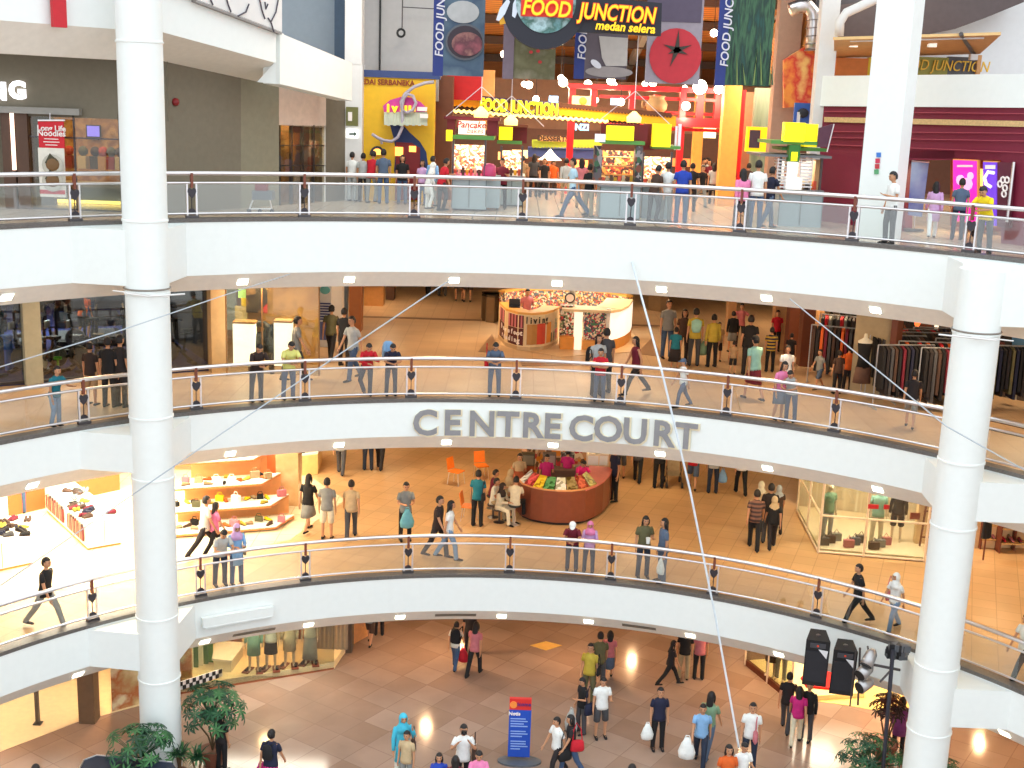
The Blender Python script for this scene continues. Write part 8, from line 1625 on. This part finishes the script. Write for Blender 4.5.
L0P = [
 (455, 621, 668, 165, 'walk', 'tee', 'offwhite', 'trousers', 'jeans', 'short', 'person in white and yellow tee with a black backpack'),
 (474, 621, 675, 160, 'walkb', 'tee', 'rose', 'trousers', 'black', 'long', 'woman in rose tee and black trousers walking away'),
 (469, 608, 654, 170, 'stand', 'tee', 'dark', 'trousers', 'dark', 'short', 'person in dark clothes ahead of the woman in rose tee'),
 (370, 596, 644, 170, 'walk', 'tee', 'grey', 'shorts', 'brown', 'short', 'person in brown shorts under the lowest balcony, left of two'),
 (379, 590, 635, 180, 'stand', 'tee', 'dark', 'trousers', 'dark', 'short', 'person in dark clothes under the lowest balcony, right of two'),
 (598, 631, 689, 180, 'walk', 'tee', 'olive', 'trousers', 'dgrey', 'short', 'man in olive grey tee behind the yellow green tee'),
 (608, 630, 679, 175, 'walkb', 'tee', 'rose', 'skirt', 'bluegrey', 'long', 'long haired woman in rose top and denim skirt'),
 (588, 643, 702, -20, 'stand', 'tee', 'mustard', 'trousers', 'olive', 'short', 'man in yellow green tee with a black strap bag'),
 (581, 677, 733, -60, 'hold', 'tee', 'black', 'trousers', 'dgrey', 'short', 'man in black tee beside the white tee'),
 (600, 676, 737, 10, 'hold', 'tee', 'white', 'shorts', 'dgrey', 'short', 'man in white tee and dark shorts facing the camera'),
 (657, 687, 749, 5, 'stand', 'tee', 'navy', 'trousers', 'black', 'short', 'man in dark navy shirt holding a small white bag'),
 (669, 640, 685, 100, 'stride', 'tee', 'dark', 'trousers', 'black', 'long', 'woman in black striding below the right of the balcony'),
 (683, 626, 679, 170, 'stand', 'tee', 'black', 'trousers', 'khaki', 'short', 'person in black top and khaki trousers under the balcony'),
 (698, 626, 679, 175, 'stand', 'tee', 'rose', 'trousers', 'black', 'short', 'person in rose top and black trousers under the balcony'),
 (706, 688, 757, 150, 'walk', 'tee', 'green', 'trousers', 'bluegrey', 'long', 'woman in grey green top behind the light blue polo'),
 (699, 701, 765, -10, 'walk', 'tee', 'sky', 'trousers', 'djeans', 'short', 'man in light blue polo carrying a white bag'),
 (748, 702, 768, -10, 'stand', 'tee', 'white', 'trousers', 'djeans', 'bun', 'woman in white tee with a striped bag at her waist'),
 (785, 671, 730, 160, 'walk', 'tee', 'dark', 'trousers', 'dgrey', 'short', 'man in dark clothes left of the magenta top'),
 (795, 685, 743, 165, 'walkb', 'tee', 'magenta', 'trousers', 'cream', 'long', 'woman in magenta top and cream trousers'),
 (805, 681, 740, -30, 'stand', 'long', 'black', 'trousers', 'dgrey', 'short', 'man in black shirt right of the magenta top'),
 (556, 715, 776, -60, 'walk', 'tee', 'white', 'trousers', 'dark', 'short', 'man in white striped shirt right of the blue board'),
 (570, 713, 776, -80, 'walkb', 'tee', 'dark', 'trousers', 'jeans', 'long', 'woman in dark top and jeans with a red bag'),
 (402, 713, 782, 20, 'phone', 'tunic', 'cyan', 'trousers', 'offwhite', 'scarf', 'woman in cyan headscarf and tunic holding a phone', 'cyan'),
 (406, 731, 790, -20, 'stand', 'tee', 'beige', 'trousers', 'grey', 'short', 'child in orange beige top in front of the cyan headscarf'),
 (462, 724, 792, 5, 'camera', 'tee', 'white', 'trousers', 'black', 'short', 'man in white shirt raising a camera to his face'),
 (438, 753, 812, 0, 'stand', 'tee', 'blue', 'trousers', 'dark', 'bob', 'child with bobbed hair in blue at the bottom edge'),
 (454, 756, 818, 180, 'stand', 'tee', 'maroon', 'trousers', 'dark', 'long', 'dark haired person between the blue child and pink shirt'),
 (477, 749, 815, 5, 'both', 'tee', 'pink', 'trousers', 'dark', 'short', 'person in pale pink striped shirt at the bottom edge'),
 (271, 729, 796, 165, 'walk', 'tee', 'navy', 'long_skirt', 'magenta', 'bun', 'woman in navy top and magenta skirt at lower left'),
 (222, 712, 770, 150, 'stand', 'tee', 'dark', 'trousers', 'black', 'long', 'person in black beside the tall umbrella plant'),
 (724, 744, 812, 5, 'stand', 'tee', 'orange', 'trousers', 'dark', 'bob', 'person in orange top at the bottom edge'),
 (739, 741, 806, 15, 'hold', 'tee', 'white', 'trousers', 'grey', 'short', 'person in white tee where the white rope ends'),
 (628, 764, 836, 170, 'stand', 'tee', 'grey', 'trousers', 'dark', 'short', 'person whose head only shows at the bottom centre'),
 (39, 764, 836, 170, 'stand', 'tee', 'grey', 'trousers', 'dark', 'short', 'person whose head only shows at the lower left corner'),
 (897, 696, 752, 160, 'stand', 'tunic', 'purple', 'trousers', 'dark', 'long', 'person in purple half hidden beside the right column base'),
]
for r in L0P:
    t = PP(r[0], r[1], r[2], 0, *r[3:11], hcol=r[11] if len(r) > 11 else None)
    lb = r[10]
    if 'black backpack' in lb: bag(t, 'backpack', (-.05, .2, 1.25), 'black', 'black backpack on the person in white and yellow'); bag(t, 'plastic_bag', (-.28, 0, .78), 'red', 'red bag carried by the person with the black backpack')
    if 'black strap bag' in lb: bag(t, 'shoulder_bag', (.24, .05, .95), 'black', 'black strap bag of the man in yellow green tee')
    if 'small white bag' in lb: bag(t, 'plastic_bag', (-.3, -.1, .76), 'white', 'small white bag in the hand of the man in navy')
    if 'carrying a white bag' in lb: bag(t, 'plastic_bag', (-.32, -.3, .86), 'white', 'white bag swinging from the man in light blue polo', 1.3)
    if 'striped bag at her' in lb: bag(t, 'shoulder_bag', (.1, -.2, .95), 'rose', 'striped bag at the waist of the woman in white tee', 1.1)
    if 'with a red bag' in lb: bag(t, 'shoulder_bag', (.2, .1, .95), 'red', 'red bag of the woman in dark top beside the blue board', 1.2)
    if 'raising a camera' in lb: P = wmat(t) @ Vector((0, -.20, 1.60)); m = MB(); m.box(P, (.13, .07, .08), BLACK); m.tube([P+Vector((0, -.03, 0)), P+Vector((0, -.1, 0))], .03, BLACK, 8); tag(m.build('camera_body'), 'black camera held by the man in white shirt', 'camera'); bag(t, 'shoulder_bag', (.26, .0, .95), 'brown', 'brown shoulder bag of the man with the camera', 1.2)
    if 'black tee beside' in lb: bag(t, 'plastic_bag', (-.15, -.25, .7), 'lgrey', 'grey and white shopping bag below the man in black tee', 1.4); bag(t, 'shoulder_bag', (.25, .1, .85), 'navy', 'navy bag between the black tee and the white tee', 1.3)
    if 'holding a phone' in lb: bag(t, 'shoulder_bag', (.25, 0, .9), 'brown', 'brown bag of the woman in cyan headscarf')
    if 'magenta skirt' in lb: bag(t, 'plastic_bag', (.28, -.08, .74), 'magenta', 'magenta bag of the woman in magenta skirt', 1.2); bag(t, 'backpack', (.0, .17, 1.2), 'black', 'black backpack of the woman in magenta skirt', .8)
    if 'white striped shirt' in lb: bag(t, 'shoulder_bag', (.24, .1, .72), 'black', 'black bag of the man in white striped shirt', 1.3)
